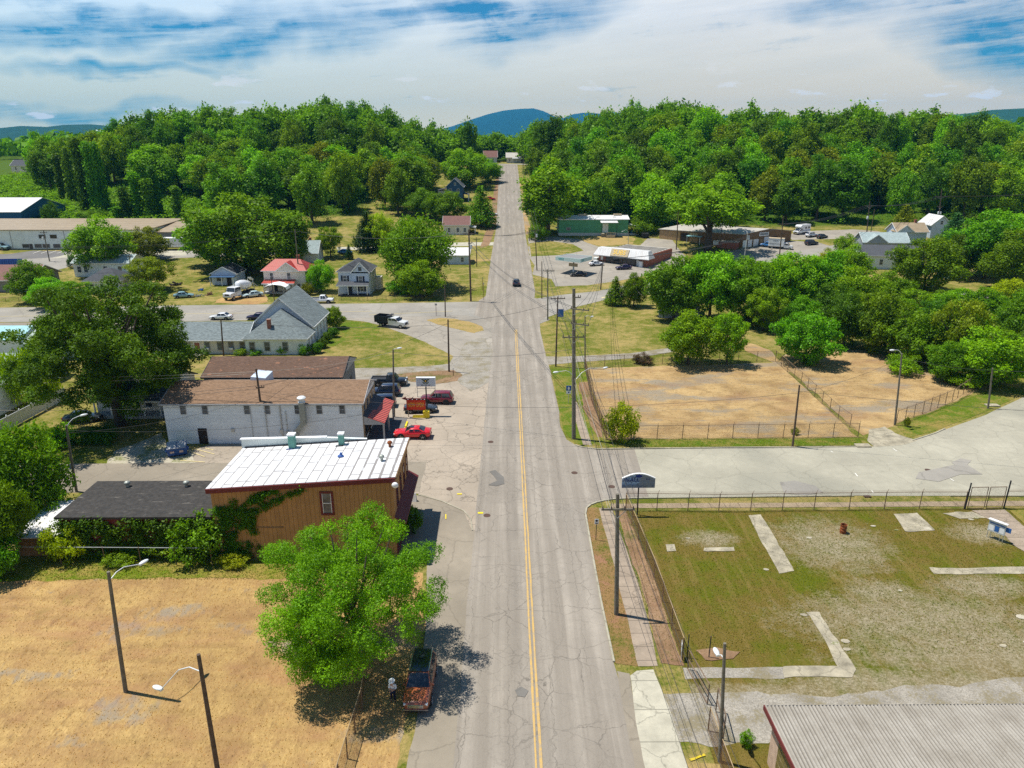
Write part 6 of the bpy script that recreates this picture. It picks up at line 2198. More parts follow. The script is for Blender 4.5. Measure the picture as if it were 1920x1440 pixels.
def ptree(key, px, py, wpx, top, color, label, cat='tree', name=None, group=None):
    """tree whose trunk meets the ground at a photo pixel; crown wpx pixels wide, top at pixel row top"""
    x, y, z = G(px, py)
    w = wpx / PXM(px, py)
    zt = HY(px, top, y)[2]
    return tree(key, x, y, w, max(zt - z, .5), color, label, cat, name, group, z)


# near honey locust, built with fine leaves of its own
Cn, Rn = lobes(6.1, 4.8, 6.6, 120, 70, .10, .22, .88)
rl = random.Random(70)
for i in range(26):
    a = rl.uniform(2.6, 4.9)
    q = rl.uniform(2.2, 4.6)
    Cn.append((q * math.cos(a), q * math.sin(a), rl.uniform(1.3, 3.4)))
    Rn.append((.95, .95, .8))
me = leaf_mesh('crown_locust', Cn, Rn, 150000, .155, seed=70, core=.45, up=.3, jit=.9, el=2.2)
tm = trunk_mesh('trunk_locust', 4.8, .28, Cn, 70, 14)
PROTO['locust'] = (me, tm)
t = thing('tree', 'big bright feathery tree shading the bronze car', 'tree', (-10.9, 42.6, 0), 0)
link(bpy.data.objects.new('trunk', tm), t)
c_ = link(bpy.data.objects.new('crown', me), t)
c_.color = (.150, .315, .004, 1)
# big dark tree
Cn, Rn = lobes(10.8, 8.4, 11.2, 130, 71, .09, .20, .88)
me = leaf_mesh('crown_elm', Cn, Rn, 105000, .31, seed=71, core=.5, jit=.9)
tm = trunk_mesh('trunk_elm', 9, .62, Cn, 71, 16)
t = thing('tree', 'huge dark green tree towering beside the white-sided building', 'tree', (-51.6, 88.6, 0), 1.0)
link(bpy.data.objects.new('trunk', tm), t)
c_ = link(bpy.data.objects.new('crown', me), t)
c_.color = (.082, .225, .010, 1)

PT = [
    ('droop', 58, 975, 178, 798, MD, 'bushy feathery tree beside the back street lamp'),
    ('droop', -4, 950, 120, 830, BR, 'light feathery tree behind the bushy one'),
    ('bush0', 100, 985, 80, 905, MD, 'leafy bush hiding the lean-to shed roof'),
    ('droop', 8, 1055, 140, 900, MD, 'feathery green tree at the corner of the lean-to shed'),
    ('bush0', -8, 1085, 95, 1000, MD, 'dark bush at the edge of the dead field'),
    ('bush1', 128, 1048, 85, 968, YG, 'yellow-green sumac bush below the lean-to roof'),
    ('bush0', 372, 1046, 105, 965, MD, 'leafy bush growing against the ivy wall end'),
    ('bush1', 305, 1035, 95, 985, BR, 'low green bush in front of the ivy wall'),
    ('bush0', 490, 1040, 26, 1005, MD, 'small weed bush against the brown board wall'),
    ('bush0', 776, 998, 38, 948, DK, 'dark shrub at the brown building street corner'),
    ('bush0', 112, 835, 70, 800, BR, 'light green shrub on the lawn by the vinyl fence'),
    ('willow', 62, 752, 112, 650, YG, 'yellow-green weeping willow beside the white garage'),
    ('round0', 66, 566, 82, 487, MD, 'round bright tree behind the brown-eaved building'),
    ('round1', 100, 578, 80, 520, BR, 'yellowish low tree by the cross street edge'),
    ('loose', 140, 580, 95, 528, MD, 'loose green tree next to the hip-roofed house'),
    ('round0', 196, 512, 118, 408, BR, 'bright dense tree in front of the long warehouse'),
    ('round1', 279, 488, 86, 425, OL, 'olive tree in front of the dark metal shed'),
    ('loose', 286, 545, 88, 482, OL, 'thin yellowish tree above the clutter'),
    ('bush0', 138, 502, 22, 478, BL, 'small young tree on the grass by the warehouse street'),
    ('round0', 408, 500, 130, 395, BR, 'broad bright tree behind the mixer truck'),
    ('round1', 468, 512, 215, 363, MD, 'very large spreading tree behind the red-roofed house'),
    ('round0', 545, 505, 90, 395, MD, 'tall green tree behind the red roof'),
    ('loose', 620, 482, 54, 424, BR, 'small airy tree behind the shutter house'),
    ('cone', 690, 470, 50, 395, GD, 'dark spruce beside the hill lane'),
    ('round1', 712, 470, 60, 398, YG, 'yellow-green round tree beside the dark spruce'),
    ('cone', 655, 486, 14, 458, GD, 'slim dark cypress behind the shutter house'),
    ('droop', 782, 540, 158, 403, MD, 'big drooping tree between the shutter house and the main street'),
    ('round0', 790, 556, 96, 488, BR, 'bright bush tree in front of the drooping tree'),
    ('bush0', 748, 552, 50, 522, MD, 'rounded bush at the foot of the drooping tree'),
    ('round0', 603, 547, 58, 488, BR, 'round green bush tree between the two front houses'),
    ('bush1', 578, 553, 28, 525, OL, 'small blossoming shrub by the red-roofed house'),
    ('cone', 902, 425, 52, 347, MD, 'conical tree beside the hill street'),
    ('round1', 838, 414, 84, 358, MD, 'dense tree in front of the blue hill house'),
    ('round0', 795, 408, 70, 352, MD, 'green tree above the mauve-roofed cottage'),
    ('round1', 870, 352, 100, 278, BR, 'large bright tree behind the blue hill house'),
    ('round0', 915, 342, 58, 298, BR, 'tree overhanging the top of the hill street'),
    ('round1', 626, 616, 44, 574, BR, 'small tree on the church lawn'),
    ('cone', 1153, 572, 36, 518, MD, 'small egg-shaped tree at the end of the lawn'),
    ('round0', 1188, 575, 54, 512, MD, 'small round tree beside the egg-shaped one'),
    ('round0', 1262, 600, 118, 480, MD, 'tall tree beside the grey sided shed'),
    ('loose', 1330, 600, 130, 470, BR, 'broad bright tree behind the two lot trees'),
    ('round1', 1402, 605, 120, 488, MD, 'leafy tree at the back of the dead lot'),
    ('loose', 1236, 560, 60, 505, BR, 'light green tree at the store end of the row'),
    ('loose', 1472, 590, 130, 472, BR, 'yellow-green tree in the tree belt below the shop car park'),
    ('round0', 1545, 585, 120, 470, MD, 'dense green tree below the long dark roof'),
    ('round1', 1600, 600, 110, 500, BR, 'sunlit tree in the tree belt near the tree-hidden shed'),
    ('round0', 1290, 683, 112, 583, BR, 'rounded tree on the dead lot, its crown full and bright'),
    ('loose', 1362, 683, 76, 584, BR, 'narrower tree touching the rounded lot tree'),
    ('round1', 1508, 680, 122, 585, MD, 'tree overhanging the diagonal fence of the dead lots'),
    ('bush0', 1166, 827, 64, 754, YG, 'upright yellow-green shrub at the corner of the dead lot fence'),
    ('round1', 1640, 660, 110, 545, MD, 'dark tree at the back edge of the far dead lot'),
    ('round0', 1580, 650, 95, 548, DK, 'shadowy tree behind the lamp post lot'),
    ('round1', 1712, 680, 120, 580, MD, 'thicket tree behind the far dead lot fence'),
    ('loose', 1790, 690, 110, 560, OL, 'vine-hung olive tree in the thicket'),
    ('round0', 1770, 715, 80, 640, MD, 'low thicket tree at the fence corner'),
    ('round1', 1850, 722, 150, 615, BR, 'bright green tree at the thicket edge beside the street'),
    ('round0', 1905, 660, 110, 545, MD, 'thicket tree behind the bright street-edge tree'),
    ('loose', 1885, 600, 90, 522, YG, 'golden-topped tree in the thicket'),
    ('round0', 1660, 590, 90, 510, MD, 'tree beside the tree-hidden shed'),
    ('round0', 1588, 535, 84, 458, BR, 'tree hiding the gable end of the long dark roof'),
    ('round1', 1730, 545, 128, 443, MD, 'large round tree in front of the long dark roof'),
    ('round0', 1845, 520, 140, 395, MD, 'tall dense tree beyond the silver-blue car'),
    ('round1', 1900, 545, 120, 430, MD, 'dark leafy tree at the end of the tree line'),
    ('round0', 1790, 600, 80, 540, BR, 'small bright tree below the silver-blue car'),
    ('cone', 1690, 442, 48, 382, OL, 'brownish cedar beside the tan gabled house'),
    ('cone', 1782, 470, 56, 398, BL, 'pale blue-green spruce behind the tree line'),
    ('high', 1327, 470, 172, 342, BR, 'huge spreading oak in front of the weathered shop'),
    ('bush0', 1580, 475, 40, 440, BR, 'small tree at the corner of the shop car park'),
    ('bush1', 1560, 495, 50, 462, YG, 'bushy sapling below the shop car park'),
    ('tall0', 1028, 440, 110, 290, BR, 'tall bright tree beside the green building'),
    ('bush1', 1010, 450, 40, 410, MD, 'bush at the end of the green building'),
    ('tall1', 1030, 330, 60, 203, DK, 'tall narrow pine-like tree standing above the crest'),
    ('bush1', 1205, 440, 60, 405, MD, 'bush behind the lean-to of the green building'),
    ('bush0', 1500, 545, 40, 510, MD, 'undergrowth bush in the tree belt'),
    ('bush1', 1690, 700, 70, 660, BR, 'bush spilling over the thicket fence'),
    ('bush1', 1800, 722, 80, 690, BR, 'bush at the street end of the thicket'),
    ('bush0', 930, 335, 16, 318, MD, 'bush beside the crest of the hill street'),
]
for a_ in PT:
    k_ = a_[0]
    isb = k_.startswith('bush')
    ptree(*a_, cat='bush' if isb else 'tree', name='bush' if isb else 'tree')
# second storey of the thicket: trees packed between the named ones
THK = [(1395, 560, 100, 480), (1440, 560, 90, 488), (1500, 570, 100, 492), (1310, 560, 100, 476), (1575, 560, 90, 505), (1430, 620, 80, 540), (1500, 625, 80, 555), (1560, 610, 100, 530), (1620, 625, 90, 550), (1680, 640, 90, 560), (1740, 640, 90, 560), (1800, 650, 100, 570), (1870, 690, 90, 620),
       (1920, 700, 100, 610), (1700, 600, 80, 540), (1840, 610, 100, 540), (1790, 520, 90, 440), (1900, 480, 110, 400), (1760, 590, 70, 545), (1930, 620, 90, 540)]
for i, (px, py, wp, tp) in enumerate(THK):
    ptree(('round0', 'round1', 'loose')[i % 3], px, py, wp, tp, (MD, DK, BR)[i % 3], ('mid green', 'dark green', 'light green')[i % 3] + ' tree packed into the tree belt below the shop car park', group='trees packed into the tree belt')

# woods on the hillsides
rw = random.Random(21)
NAMES = {0: ('dark', (0.085, 0.207, 0.004)), 1: ('mid green', (0.131, 0.290, 0.004)), 2: ('bright green', (0.187, 0.380, 0.003)), 3: ('olive', (0.187, 0.276, 0.005))}  # crown colours, drawn at random for each tree


WOODS = []


def wood(poly, dx, dy, label, group, hmin, hmax, skip, weights=(4, 5, 3, 1), wmul=1.0):
    x0, x1, y0, y1 = poly
    n = 0
    y = y0
    row = 0
    while y < y1:
        x = x0 + (row % 2) * dx / 2
        while x < x1:
            X, Y = x + rw.uniform(-.38, .38) * dx, y + rw.uniform(-.35, .35) * dy
            x += dx
            if skip(X, Y):
                continue
            kk = rw.choices(range(4), weights)[0]
            key = rw.choice(('oak0', 'oak1', 'oak2', 'oak3', 'tall0', 'tall1', 'tall2'))
            h = rw.uniform(hmin, hmax)
            w = rw.uniform(.62, 1.08) * (dx * 1.25 + 2) * wmul
            WOODS.append((key, X, Y, w, h, kk, label, group))
            n += 1
        y += dy
        row += 1
    return n


def skipL(x, y):
    if x < -106 and y < 302 - (x + 106) * .33:      # vine slope edge
        return True
    if x < -174 - (y - 300) * .95 and y < 385:      # open vine slope
        return True
    if -34 < x < -2 and y < 432:
        return True
    if -66 < x and y < 291:
        return True
    if -48 < x < -24 and 376 < y < 398:
        return True
    if x < -240 or (x < -225 and y > 385):
        return True
    return False


def skipR(x, y):
    if x < 19 and y > 285:
        return x < 15
    if 16 < x < 49 and y < 268:
        return True
    if 49 < x < 104 and y < 262 + (x - 49) * .12:
        return True
    if x > 104 and y < 268 + (x - 104) * .05:
        return True
    return False


n1 = wood((-240, -8, 276, 440), 12.8, 15.0, 'in the wood on the hill behind the warehouse', 'trees of the wood behind the warehouse', 17, 25, skipL)
n2 = wood((14, 236, 262, 420), 12.6, 15.5, 'in the wood behind the green building and shop', 'trees of the wood behind the green building', 17, 25, skipR)
n3 = wood((-120, 120, 430, 470), 12, 13, 'along the crest of the hill', 'trees along the hill crest', 19, 27, lambda x, y: -22 < x < 14 and y < 480 or -120 < x < -8 and y < 440)
n4 = wood((-34, 34, 478, 520), 13, 16, 'behind the houses at the head of the street', 'trees behind the crest houses', 13, 18, lambda x, y: False)
NKEEP = 296 - sum(1 for t_ in TREES if t_.name.startswith('tree')) - 2
WOODS.sort(key=lambda q: (q[2] - .06 * abs(q[1])) * (1.0 if q[2] < 425 else .86))
for key, X, Y, w_, h_, kk, label, group in WOODS[:NKEEP]:
    tree(key, X, Y, w_, h_, NAMES[kk][1], NAMES[kk][0] + ' broadleaf tree ' + label, 'tree', 'tree', group)
print('wood trees', len(WOODS), NKEEP)
LOW = []
for i in range(5):
    C_, R_ = lobes(5, 5.9, 7.0, 40, 200 + i, .17, .36, .8, .12)
    m_ = leaf_mesh('low%d' % i, C_, R_, 2600, 1.0, seed=200 + i, core=.62)
    co = np.empty(len(m_.vertices) * 3, np.float32)
    m_.vertices.foreach_get('co', co)
    to = np.empty(len(m_.polygons), np.float32)
    m_.attributes['tone'].data.foreach_get('value', to)
    LOW.append((co.reshape(-1, 3), to))
    bpy.data.meshes.remove(m_)
vs_, ts_ = [], []
for j, (key, X, Y, w_, h_, kk, label, group) in enumerate(WOODS[NKEEP:]):
    co, to = LOW[j % 5]
    a = rw.uniform(0, 6.28)
    ca, sa_ = math.cos(a), math.sin(a)
    q = np.empty_like(co)
    q[:, 0] = (co[:, 0] * ca - co[:, 1] * sa_) * w_ / 10.6 + X
    q[:, 1] = (co[:, 0] * sa_ + co[:, 1] * ca) * w_ / 10.6 + Y
    q[:, 2] = co[:, 2] * h_ / 13 + gz(X, Y)
    vs_.append(q)
    ts_.append(np.clip(to + (-.22, 0, .22, .1)[kk], 0, 1))
v_ = np.concatenate(vs_)
k_ = len(v_) // 4
me = bpy.data.meshes.new('hilltop_wood')
me.vertices.add(4 * k_)
me.vertices.foreach_set('co', v_.ravel())
me.loops.add(4 * k_)
me.loops.foreach_set('vertex_index', np.arange(4 * k_, dtype=np.int32))
me.polygons.add(k_)
me.polygons.foreach_set('loop_start', np.arange(k_, dtype=np.int32) * 4)
at_ = me.attributes.new('tone', 'FLOAT', 'FACE')
at_.data.foreach_set('value', np.concatenate(ts_).astype(np.float32))
me.update()
me.validate()
me.materials.append(M['leaf'])
o = link(bpy.data.objects.new('hilltop_wood', me))
o.color = (0.122, 0.290, 0.004, 1)
tag(o, 'mass of wood covering the upper slopes and the crest', 'wood', None, 'stuff')
# hillside vines on the open slope: stems smothered to columns, and the vine cover
for i, (px, py, hp, wd) in enumerate([(165, 392, 130, 4.2), (182, 394, 125, 3.6), (197, 390, 120, 3.4), (122, 375, 85, 3.6), (140, 378, 100, 3.8), (110, 362, 70, 3.2), (240, 412, 60, 3.6), (262, 410, 85, 4), (285, 412, 75, 3.8), (298, 408, 95, 3.2), (222, 414, 26, 3.4), (335, 410, 60, 3.4), (205, 362, 70, 3.0), (272, 408, 70, 3.4)]):
    x, y, z = G(px, py)
    zt = HY(px, py - hp, y)[2]
    tree('vine', x, y, wd, zt - z, MD if i % 3 else DK, 'tree trunk smothered by vines on the open slope', 'tree', 'vine_covered_tree', 'vine-smothered trunks on the slope', z)
for i, (px, py, wp, hp) in enumerate([(97, 420, 32, 40), (165, 412, 40, 20), (80, 400, 30, 16), (130, 408, 26, 14), (60, 418, 30, 16), (198, 414, 22, 24), (40, 380, 26, 14), (90, 372, 24, 12), (20, 405, 30, 14), (120, 392, 24, 14)]):
    ptree('bush%d' % (i % 2), px, py, wp, py - hp, MD if i % 2 else DK, 'mound of vines bulging from the open slope', 'bush', 'vine_mound', 'vine mounds on the slope')
Ck, Rk = [], []
for i in range(1500):
    x, y = rw.uniform(-262, -112), rw.uniform(266, 402)
    if x < -172 and y < 299 and not (x > -178):
        continue
    if x > -150 - (y - 300) * .9 and not (x > -150 and y < 312 - (x + 106) * .33):
        continue
    s = rw.uniform(1.5, 3.6)
    Ck.append((x, y, gz(x, y) + rw.uniform(-.3, .5)))
    Rk.append((s, s, s * rw.uniform(.45, .8)))
me = leaf_mesh('vine_cover', Ck, Rk, 80000, .8, up=.9, seed=80, core=.5)
o = link(bpy.data.objects.new('vine_cover', me))
o.color = (0.163, 0.380, 0.003, 1)
tag(o, 'thick carpet of vines over the open slope', 'vines', None, 'stuff')
# low growth under the hillside woods
Ck, Rk = [], []
for i in range(1500):
    if i % 2:
        x, y = rw.uniform(-175, -4), rw.uniform(276, 380)
        if skipL(x, y) or x > -36:
            continue
    else:
        x, y = rw.uniform(16, 240), rw.uniform(262, 345)
        if skipR(x, y):
            continue
    s = rw.uniform(1.4, 3.4)
    Ck.append((x, y, gz(x, y) + .5))
    Rk.append((s, s, s * rw.uniform(.6, 1.1)))
me = leaf_mesh('undergrowth', Ck, Rk, 52000, .62, up=.9, seed=81, core=.5)
o = link(bpy.data.objects.new('undergrowth', me))
o.color = (0.085, 0.214, 0.004, 1)
tag(o, 'leafy undergrowth beneath the hillside woods', 'undergrowth', None, 'stuff')
# distant woodland beyond the crest and along the valley
Ck, Rk = [], []
for i in range(3600):
    if i < 1500:
        y = rw.uniform(500, 900)
        x = rw.uniform(-.8, .8) * y
        s = rw.uniform(5, 8)
        if abs(x) < 40 and y < 530:
            continue
    else:
        y = 600 * (4000 / 600) ** rw.random()
        x = rw.uniform(-.95, .9) * y
        s = rw.uniform(7, 10) * (1 + y / 2500)
    Ck.append((x, y, gz(x, y) + s * .55))
    Rk.append((s, s, s * rw.uniform(.8, 1.15)))
Ck, Rk = np.array(Ck), np.array(Rk)


def far_leaves(name, C_, R_, per, seed):
    r = np.random.default_rng(seed)
    k = len(C_)
    i = np.repeat(np.arange(k), per)
    d = r.normal(size=(len(i), 3))
    d[:, 2] = np.abs(d[:, 2])
    d[:, 1] = -np.abs(d[:, 1]) * np.sign(r.random(len(i)) - .3)
    d /= np.linalg.norm(d, axis=1)[:, None]
    p = C_[i] + d * R_[i] * r.uniform(.8, 1.08, len(i))[:, None]
    nn = d + r.normal(size=d.shape) * .45
    nn /= np.linalg.norm(nn, axis=1)[:, None]
    a = np.cross(nn, r.normal(size=d.shape))
    a /= np.linalg.norm(a, axis=1)[:, None]
    b = np.cross(nn, a)
    s = (R_[i, 0] * .30)[:, None] * r.uniform(.7, 1.3, len(i))[:, None]
    v = np.stack([p - a * s, p + b * s * .7, p + a * s, p - b * s * .7], 1).reshape(-1, 3)
    me = bpy.data.meshes.new(name)
    n = len(i)
    me.vertices.add(4 * n)
    me.vertices.foreach_set('co', v.ravel())
    me.loops.add(4 * n)
    me.loops.foreach_set('vertex_index', np.arange(4 * n, dtype=np.int32))
    me.polygons.add(n)
    me.polygons.foreach_set('loop_start', np.arange(n, dtype=np.int32) * 4)
    at = me.attributes.new('tone', 'FLOAT', 'FACE')
    tc = r.uniform(.2, .7, k)
    at.data.foreach_set('value', np.clip(tc[i] + r.normal(0, .12, n), 0, 1).astype(np.float32))
    me.update()
    me.validate()
    me.materials.append(M['leaf'])
    return me


o = link(bpy.data.objects.new('distant_woodland', far_leaves('distant_woodland', Ck, Rk, 46, 5)))
o.color = (0.106, 0.248, 0.006, 1)
tag(o, 'distant woodland stretching to the valley and the hills', 'woodland', None, 'stuff')

# ivy on the walls, hedges and foundation shrubs
def ivy(name, label, parent_group, pts, n, leaf, color, thick=.28):
    """pts: (x, y, z, radius) blobs against a wall"""
    me = leaf_mesh(name, [p[:3] for p in pts], [(p[3], thick, p[3] * .9) for p in pts], n, leaf, seed=len(pts), core=.3, up=.1)
    o = link(bpy.data.objects.new(name, me))
    o.color = (*color, 1)
    tag(o, label, 'ivy')
    return o


pts = []
for i in range(260):
    x = rw.uniform(-40.2, -26.2)
    pts.append((x, 56.5, rw.uniform(.2, 3.85 - .1 * rw.random()), rw.uniform(.35, .6)))
ivy('ivy', 'thick ivy covering the whole wall of the black-roofed annex', None, pts, 21000, .22, (.075, .185, .006), .36)
pts = []
for i in range(46):       # trunk of the ivy up the corner
    z = rw.uniform(.2, 5.4)
    pts.append((-25.9 + rw.uniform(0, 1.1) + (z < 3.4) * rw.uniform(0, .5), 56.4, z, rw.uniform(.28, .5)))
for i in range(40):
    t_ = rw.random()
    pts.append((-24.6 + 1.4 * t_ + rw.uniform(-.5, .5), 56.4, 3.2 + 2.6 * rw.random() * (1 - .3 * t_), rw.uniform(.25, .45)))
for i in range(34):       # two diagonal arms
    t_ = rw.random()
    pts.append((-23.6 + 5.6 * t_, 56.4, 4.3 + 2.7 * t_ + rw.uniform(-.2, .2), .34 - .12 * t_))
    pts.append((-23.0 + 2.6 * t_, 56.4, 5.7 + 1.2 * t_ + rw.uniform(-.2, .2), .28))
for i in range(16):
    pts.append((-22.9 + rw.uniform(-.25, .25), 56.4, rw.uniform(2.2, 4.8), .26))
for i in range(22):
    pts.append((-25.4 + rw.uniform(-.2, 2.2), 56.4, rw.uniform(.1, 1.8), rw.uniform(.2, .36)))
ivy('ivy', 'ivy climbing the corner of the brown board wall with two reaching arms', None, pts, 15000, .17, (.085, .190, .005), .2)
for i, (px, py) in enumerate([(620, 632), (608, 642), (599, 652), (588, 662)]):
    x, y, z = G(px, py)
    C_, R_ = lobes(1.15, 1.05, 1.0, 14, 90 + i, .35, .5, .6)
    me = leaf_mesh('shrub', C_, R_, 3800, .17, seed=90 + i, core=.6)
    o = link(bpy.data.objects.new('round_shrub', me))
    o.location = (x + .6, y, 0)
    o.color = (*DK, 1)
    tag(o, 'clipped round shrub in the row along the church side wall', 'shrub', 'clipped shrubs along the church')
for px, py, wp, hp, cl, lb in ((531, 663, 24, 20, BR, 'leafy shrub under the church chancel window'), (573, 665, 26, 24, MD, 'dark leafy shrub at the chancel corner'), (481, 664, 30, 12, BR, 'low bush under the church hall windows'), (452, 666, 26, 12, BR, 'small bush at the join of hall and chancel'), (105, 457, 12, 10, (.16, .03, .02), 'red-leaved shrub by the warehouse office door'),
                               (1205, 682, 40, 22, (.10, .07, .05), 'bare brown shrub on the dead lot fence line'), (590, 1048, 40, 30, MD, 'weeds along the foot of the brown wall'), (1490, 815, 16, 12, OL, 'weed clump at the lot fence'), (1700, 800, 12, 18, OL, 'dark weed on the lamp lot fence'), (1398, 1400, 26, 28, BR, 'green weed clump by the corrugated building'),
                               (225, 1058, 60, 24, BR, 'tall weeds at the foot of the ivy wall'), (440, 1056, 60, 18, YG, 'grassy weeds at the brown building corner'), (1850, 616, 60, 40, BR, 'leafy bush under the thicket trees')):
    if lb.startswith('red'):
        px = 40 + 5
    ptree('bush%d' % (px % 2), px, py, wp, py - hp, cl, lb, 'bush', 'bush')
# clipped hedge by the lawn
pts = [(-57.5 + i * .42, 82.6 + .25 * math.sin(i), .8) for i in range(19)] + [(-50.5 - i * .5, 84.4, .7) for i in range(6)]
me = leaf_mesh('hedge', pts, [(.75, .8, .85)] * len(pts), 9000, .2, seed=95, core=.6)
o = link(bpy.data.objects.new('hedge', me))
o.color = (*DK, 1)
tag(o, 'low dark hedge beside the lawn path and big tree', 'hedge')
# weeds and long straw as ground cover
def tufts(name, regions, n, h, color, label, seed, wid=.05):
    r = np.random.default_rng(seed)
    P = []
    for (x0, x1, y0, y1, k) in regions:
        m = int(n * k)
        P.append(np.stack([r.uniform(x0, x1, m), r.uniform(y0, y1, m), np.zeros(m)], 1))
    p = np.concatenate(P)
    k = len(p)
    a = r.uniform(0, 6.28, k)
    dx = np.stack([np.cos(a), np.sin(a), np.zeros(k)], 1) * wid
    tip = p + np.stack([r.normal(0, .35, k) * h, r.normal(0, .35, k) * h, r.uniform(.4, 1.1, k) * h], 1)
    v = np.stack([p - dx, p + dx, tip], 1).reshape(-1, 3)
    me = bpy.data.meshes.new(name)
    me.vertices.add(3 * k)
    me.vertices.foreach_set('co', v.ravel())
    me.loops.add(3 * k)
    me.loops.foreach_set('vertex_index', np.arange(3 * k, dtype=np.int32))
    me.polygons.add(k)
    me.polygons.foreach_set('loop_start', np.arange(k, dtype=np.int32) * 3)
    at = me.attributes.new('tone', 'FLOAT', 'FACE')
    at.data.foreach_set('value', r.random(k).astype(np.float32))
    me.update()
    me.validate()
    me.materials.append(M['leaf'])
    o = link(bpy.data.objects.new(name, me))
    o.color = (*color, 1)
    tag(o, label, 'grass', None, 'stuff')


tufts('straw', [(-60, -7.2, 24, 53, 1)], 26000, .09, (.52, .36, .18), 'dead straw standing on the field', 1, .04)
tufts('grass_tufts', [(-52, -9, 53, 56.2, .25), (12.9, 52, 43, 64.8, .5), (7.9, 9.5, 42, 65, .03), (11.2, 12.8, 42, 65, .02), (12.6, 45, 81, 83.2, .13)], 40000, .10, (.15, .20, .014), 'short grass and weeds on the lots and verges', 2, .05)
tufts('straw', [(13.4, 46, 84, 113, .6), (47, 68, 92, 118, .4)], 9000, .09, (.52, .38, .2), 'dead straw on the two fenced lots', 3, .06)
# ------------------------------------------------------------------ poles, lamps, wires
POLES = {}


def pole(key, label, bpx, bpy_, tpx, tpy, r=.15, arms=(), mat='wood_pole', name='utility_pole', cat='utility pole', trans=(), Y=None, group=None):
    x, y, z = G(bpx, bpy_)
    tx, _, tz = HY(tpx, tpy, y)
    t = thing(name, label, cat, (x, y, z), 0, group)
    top = Vector((tx - x, 0, tz - z))
    MB().tube([(0, 0, -.5), tuple(top * .5), tuple(top)], [r * 1.15, r, r * .8], 9).build('shaft', M[mat], t, True)
    POLES[key] = (t, Vector((x, y, z)), top)
    for dz, half, ang, off in arms:
        k = (top.z - dz) / top.z
        c = top * k
        u = Vector((math.cos(ang), math.sin(ang), 0))
        n_ = Vector((-u.y, u.x, 0)) * (r + .06)
        a = c + u * (off - half) - n_
        b = c + u * (off + half) - n_
        ar = MB().bar(a, b, .1, .13).build('crossarm', M[mat], t)
        if half > .9:
            MB().bar(c + u * (off * .3) - Vector((0, 0, .75)) - n_ * 1.02, a.lerp(b, .22), .04).bar(c - Vector((0, 0, .75)) - n_ * 1.02, a.lerp(b, .78), .04).build('arm_brace', M['steel'], ar)
        for q in (.04, .3, .7, .96):
            p = a.lerp(b, q)
            MB().lathe([(.035, 0), (.06, .06), (.04, .12), (.06, .16), (.02, .22)], (p.x, p.y, p.z + .066), 7).build('insulator', M['insul'], ar)
    for dz, off in trans:
        k = (top.z - dz) / top.z
        c = top * k
        o = MB().lathe([(.0, 0), (.26, .02), (.28, .1), (.28, .85), (.24, .95), (.05, .98)], (c.x + off, c.y - .1, c.z), 12).build('transformer', M['lamp'], t, True)
        MB().bar((c.x, c.y, c.z + .5), (c.x + off, c.y - .1, c.z + .5), .08).build('bracket', M['steel'], o)
    return t


def lamp(key, zfrac, hpx, hpy, HYd, label=None):
    """curved lamp arm from the pole to a cobra-head lamp"""
    t, base, top = POLES[key]
    s = top * zfrac
    hx, hy, hz = HY(hpx, hpy, HYd)
    h = Vector((hx, hy, hz)) - base
    m = s.lerp(h, .5) + Vector((0, 0, .18 * (h - s).length))
    d = (h - m).normalized()
    pts = [s, s.lerp(m, .5) + Vector((0, 0, .06 * (h - s).length)), m, h]
    a = MB().tube(pts, .034, 7).build('lamp_arm', M['lamp'], t, True)
    L = .38
    u = Vector((h.x - s.x, h.y - s.y, 0)).normalized()
    R_ = Matrix.Rotation(math.atan2(u.y, u.x), 4, 'Z')
    mb = MB().sph((0, 0, 0), (L, .17, .10), 14, 8).box(-L * .9, L * .2, -.1, .1, -.1, -.02)
    mb.xf(Matrix.Translation(h + u * L * .8) @ R_)
    mb.build('lamp_head', M['lamp'], a, True)
    mb = MB().sph((0, 0, 0), (L * .5, .11, .05), 10, 5).xf(Matrix.Translation(h + u * L * .9 - Vector((0, 0, .09))) @ R_)
    mb.build('lamp_lens', M['trim_grey'], a, True)


X_ = 0
pole('near', 'grey utility pole with one crossarm nearest the camera on the kerb side', 1156, 1152, 1158, 926, .17, [(1.2, 1.25, 0, 0)], 'wood_pole2')
pole('tall', 'tallest utility pole, with four crossarms and two street lamps', 1076, 823, 1076, 541, .24, [(5.9, 1.35, 0.02, -.1), (2.4, 1.2, -.5, .9), (4.2, 1.2, -.5, .9), (1.0, .5, 0, .3)], 'wood_pole2')
lamp('tall', HY(1075, 706, 83.5)[2] / 19.4, 1046, 697, 82.5)
lamp('tall', HY(1075, 716, 83.5)[2] / 19.4, 1132, 690, 86)
pole('p1042', 'rust-brown bare pole by the lane mouth', 1042, 687, 1046, 556, .13, [(.3, 1.2, 0, 0)])
MB().box(.2, 1.1, -.2, -.14, 8.6, 9.9).build('pole_sign', M['sign_blue'], POLES['p1042'][0])
pole('p1097', 'lamp pole at the corner of the fenced dead lot', 1097, 690, 1097, 592, .11, (), 'wood_pole2', 'street_lamp', 'street lamp')
lamp('p1097', .97, 1108, 594, 114.5)
pole('p1027', 'grey utility pole with crossarm at the lawn corner', 1027, 600, 1027, 505, .14, [(.3, 1.2, 0, .2)], 'wood_pole2')
pole('p1016', 'slim pole on the grass strip by the store', 1016, 560, 1016, 490, .11)
pole('p1130', 'dark pole at the edge of the store car park', 1126, 543, 1131, 485, .14)
pole('p838', 'bare dark pole beside the gravel pull-off', 842, 697, 840, 599, .14)
pole('p835', 'slim pole on the far edge of the cross street island', 835, 594, 834, 534, .12)
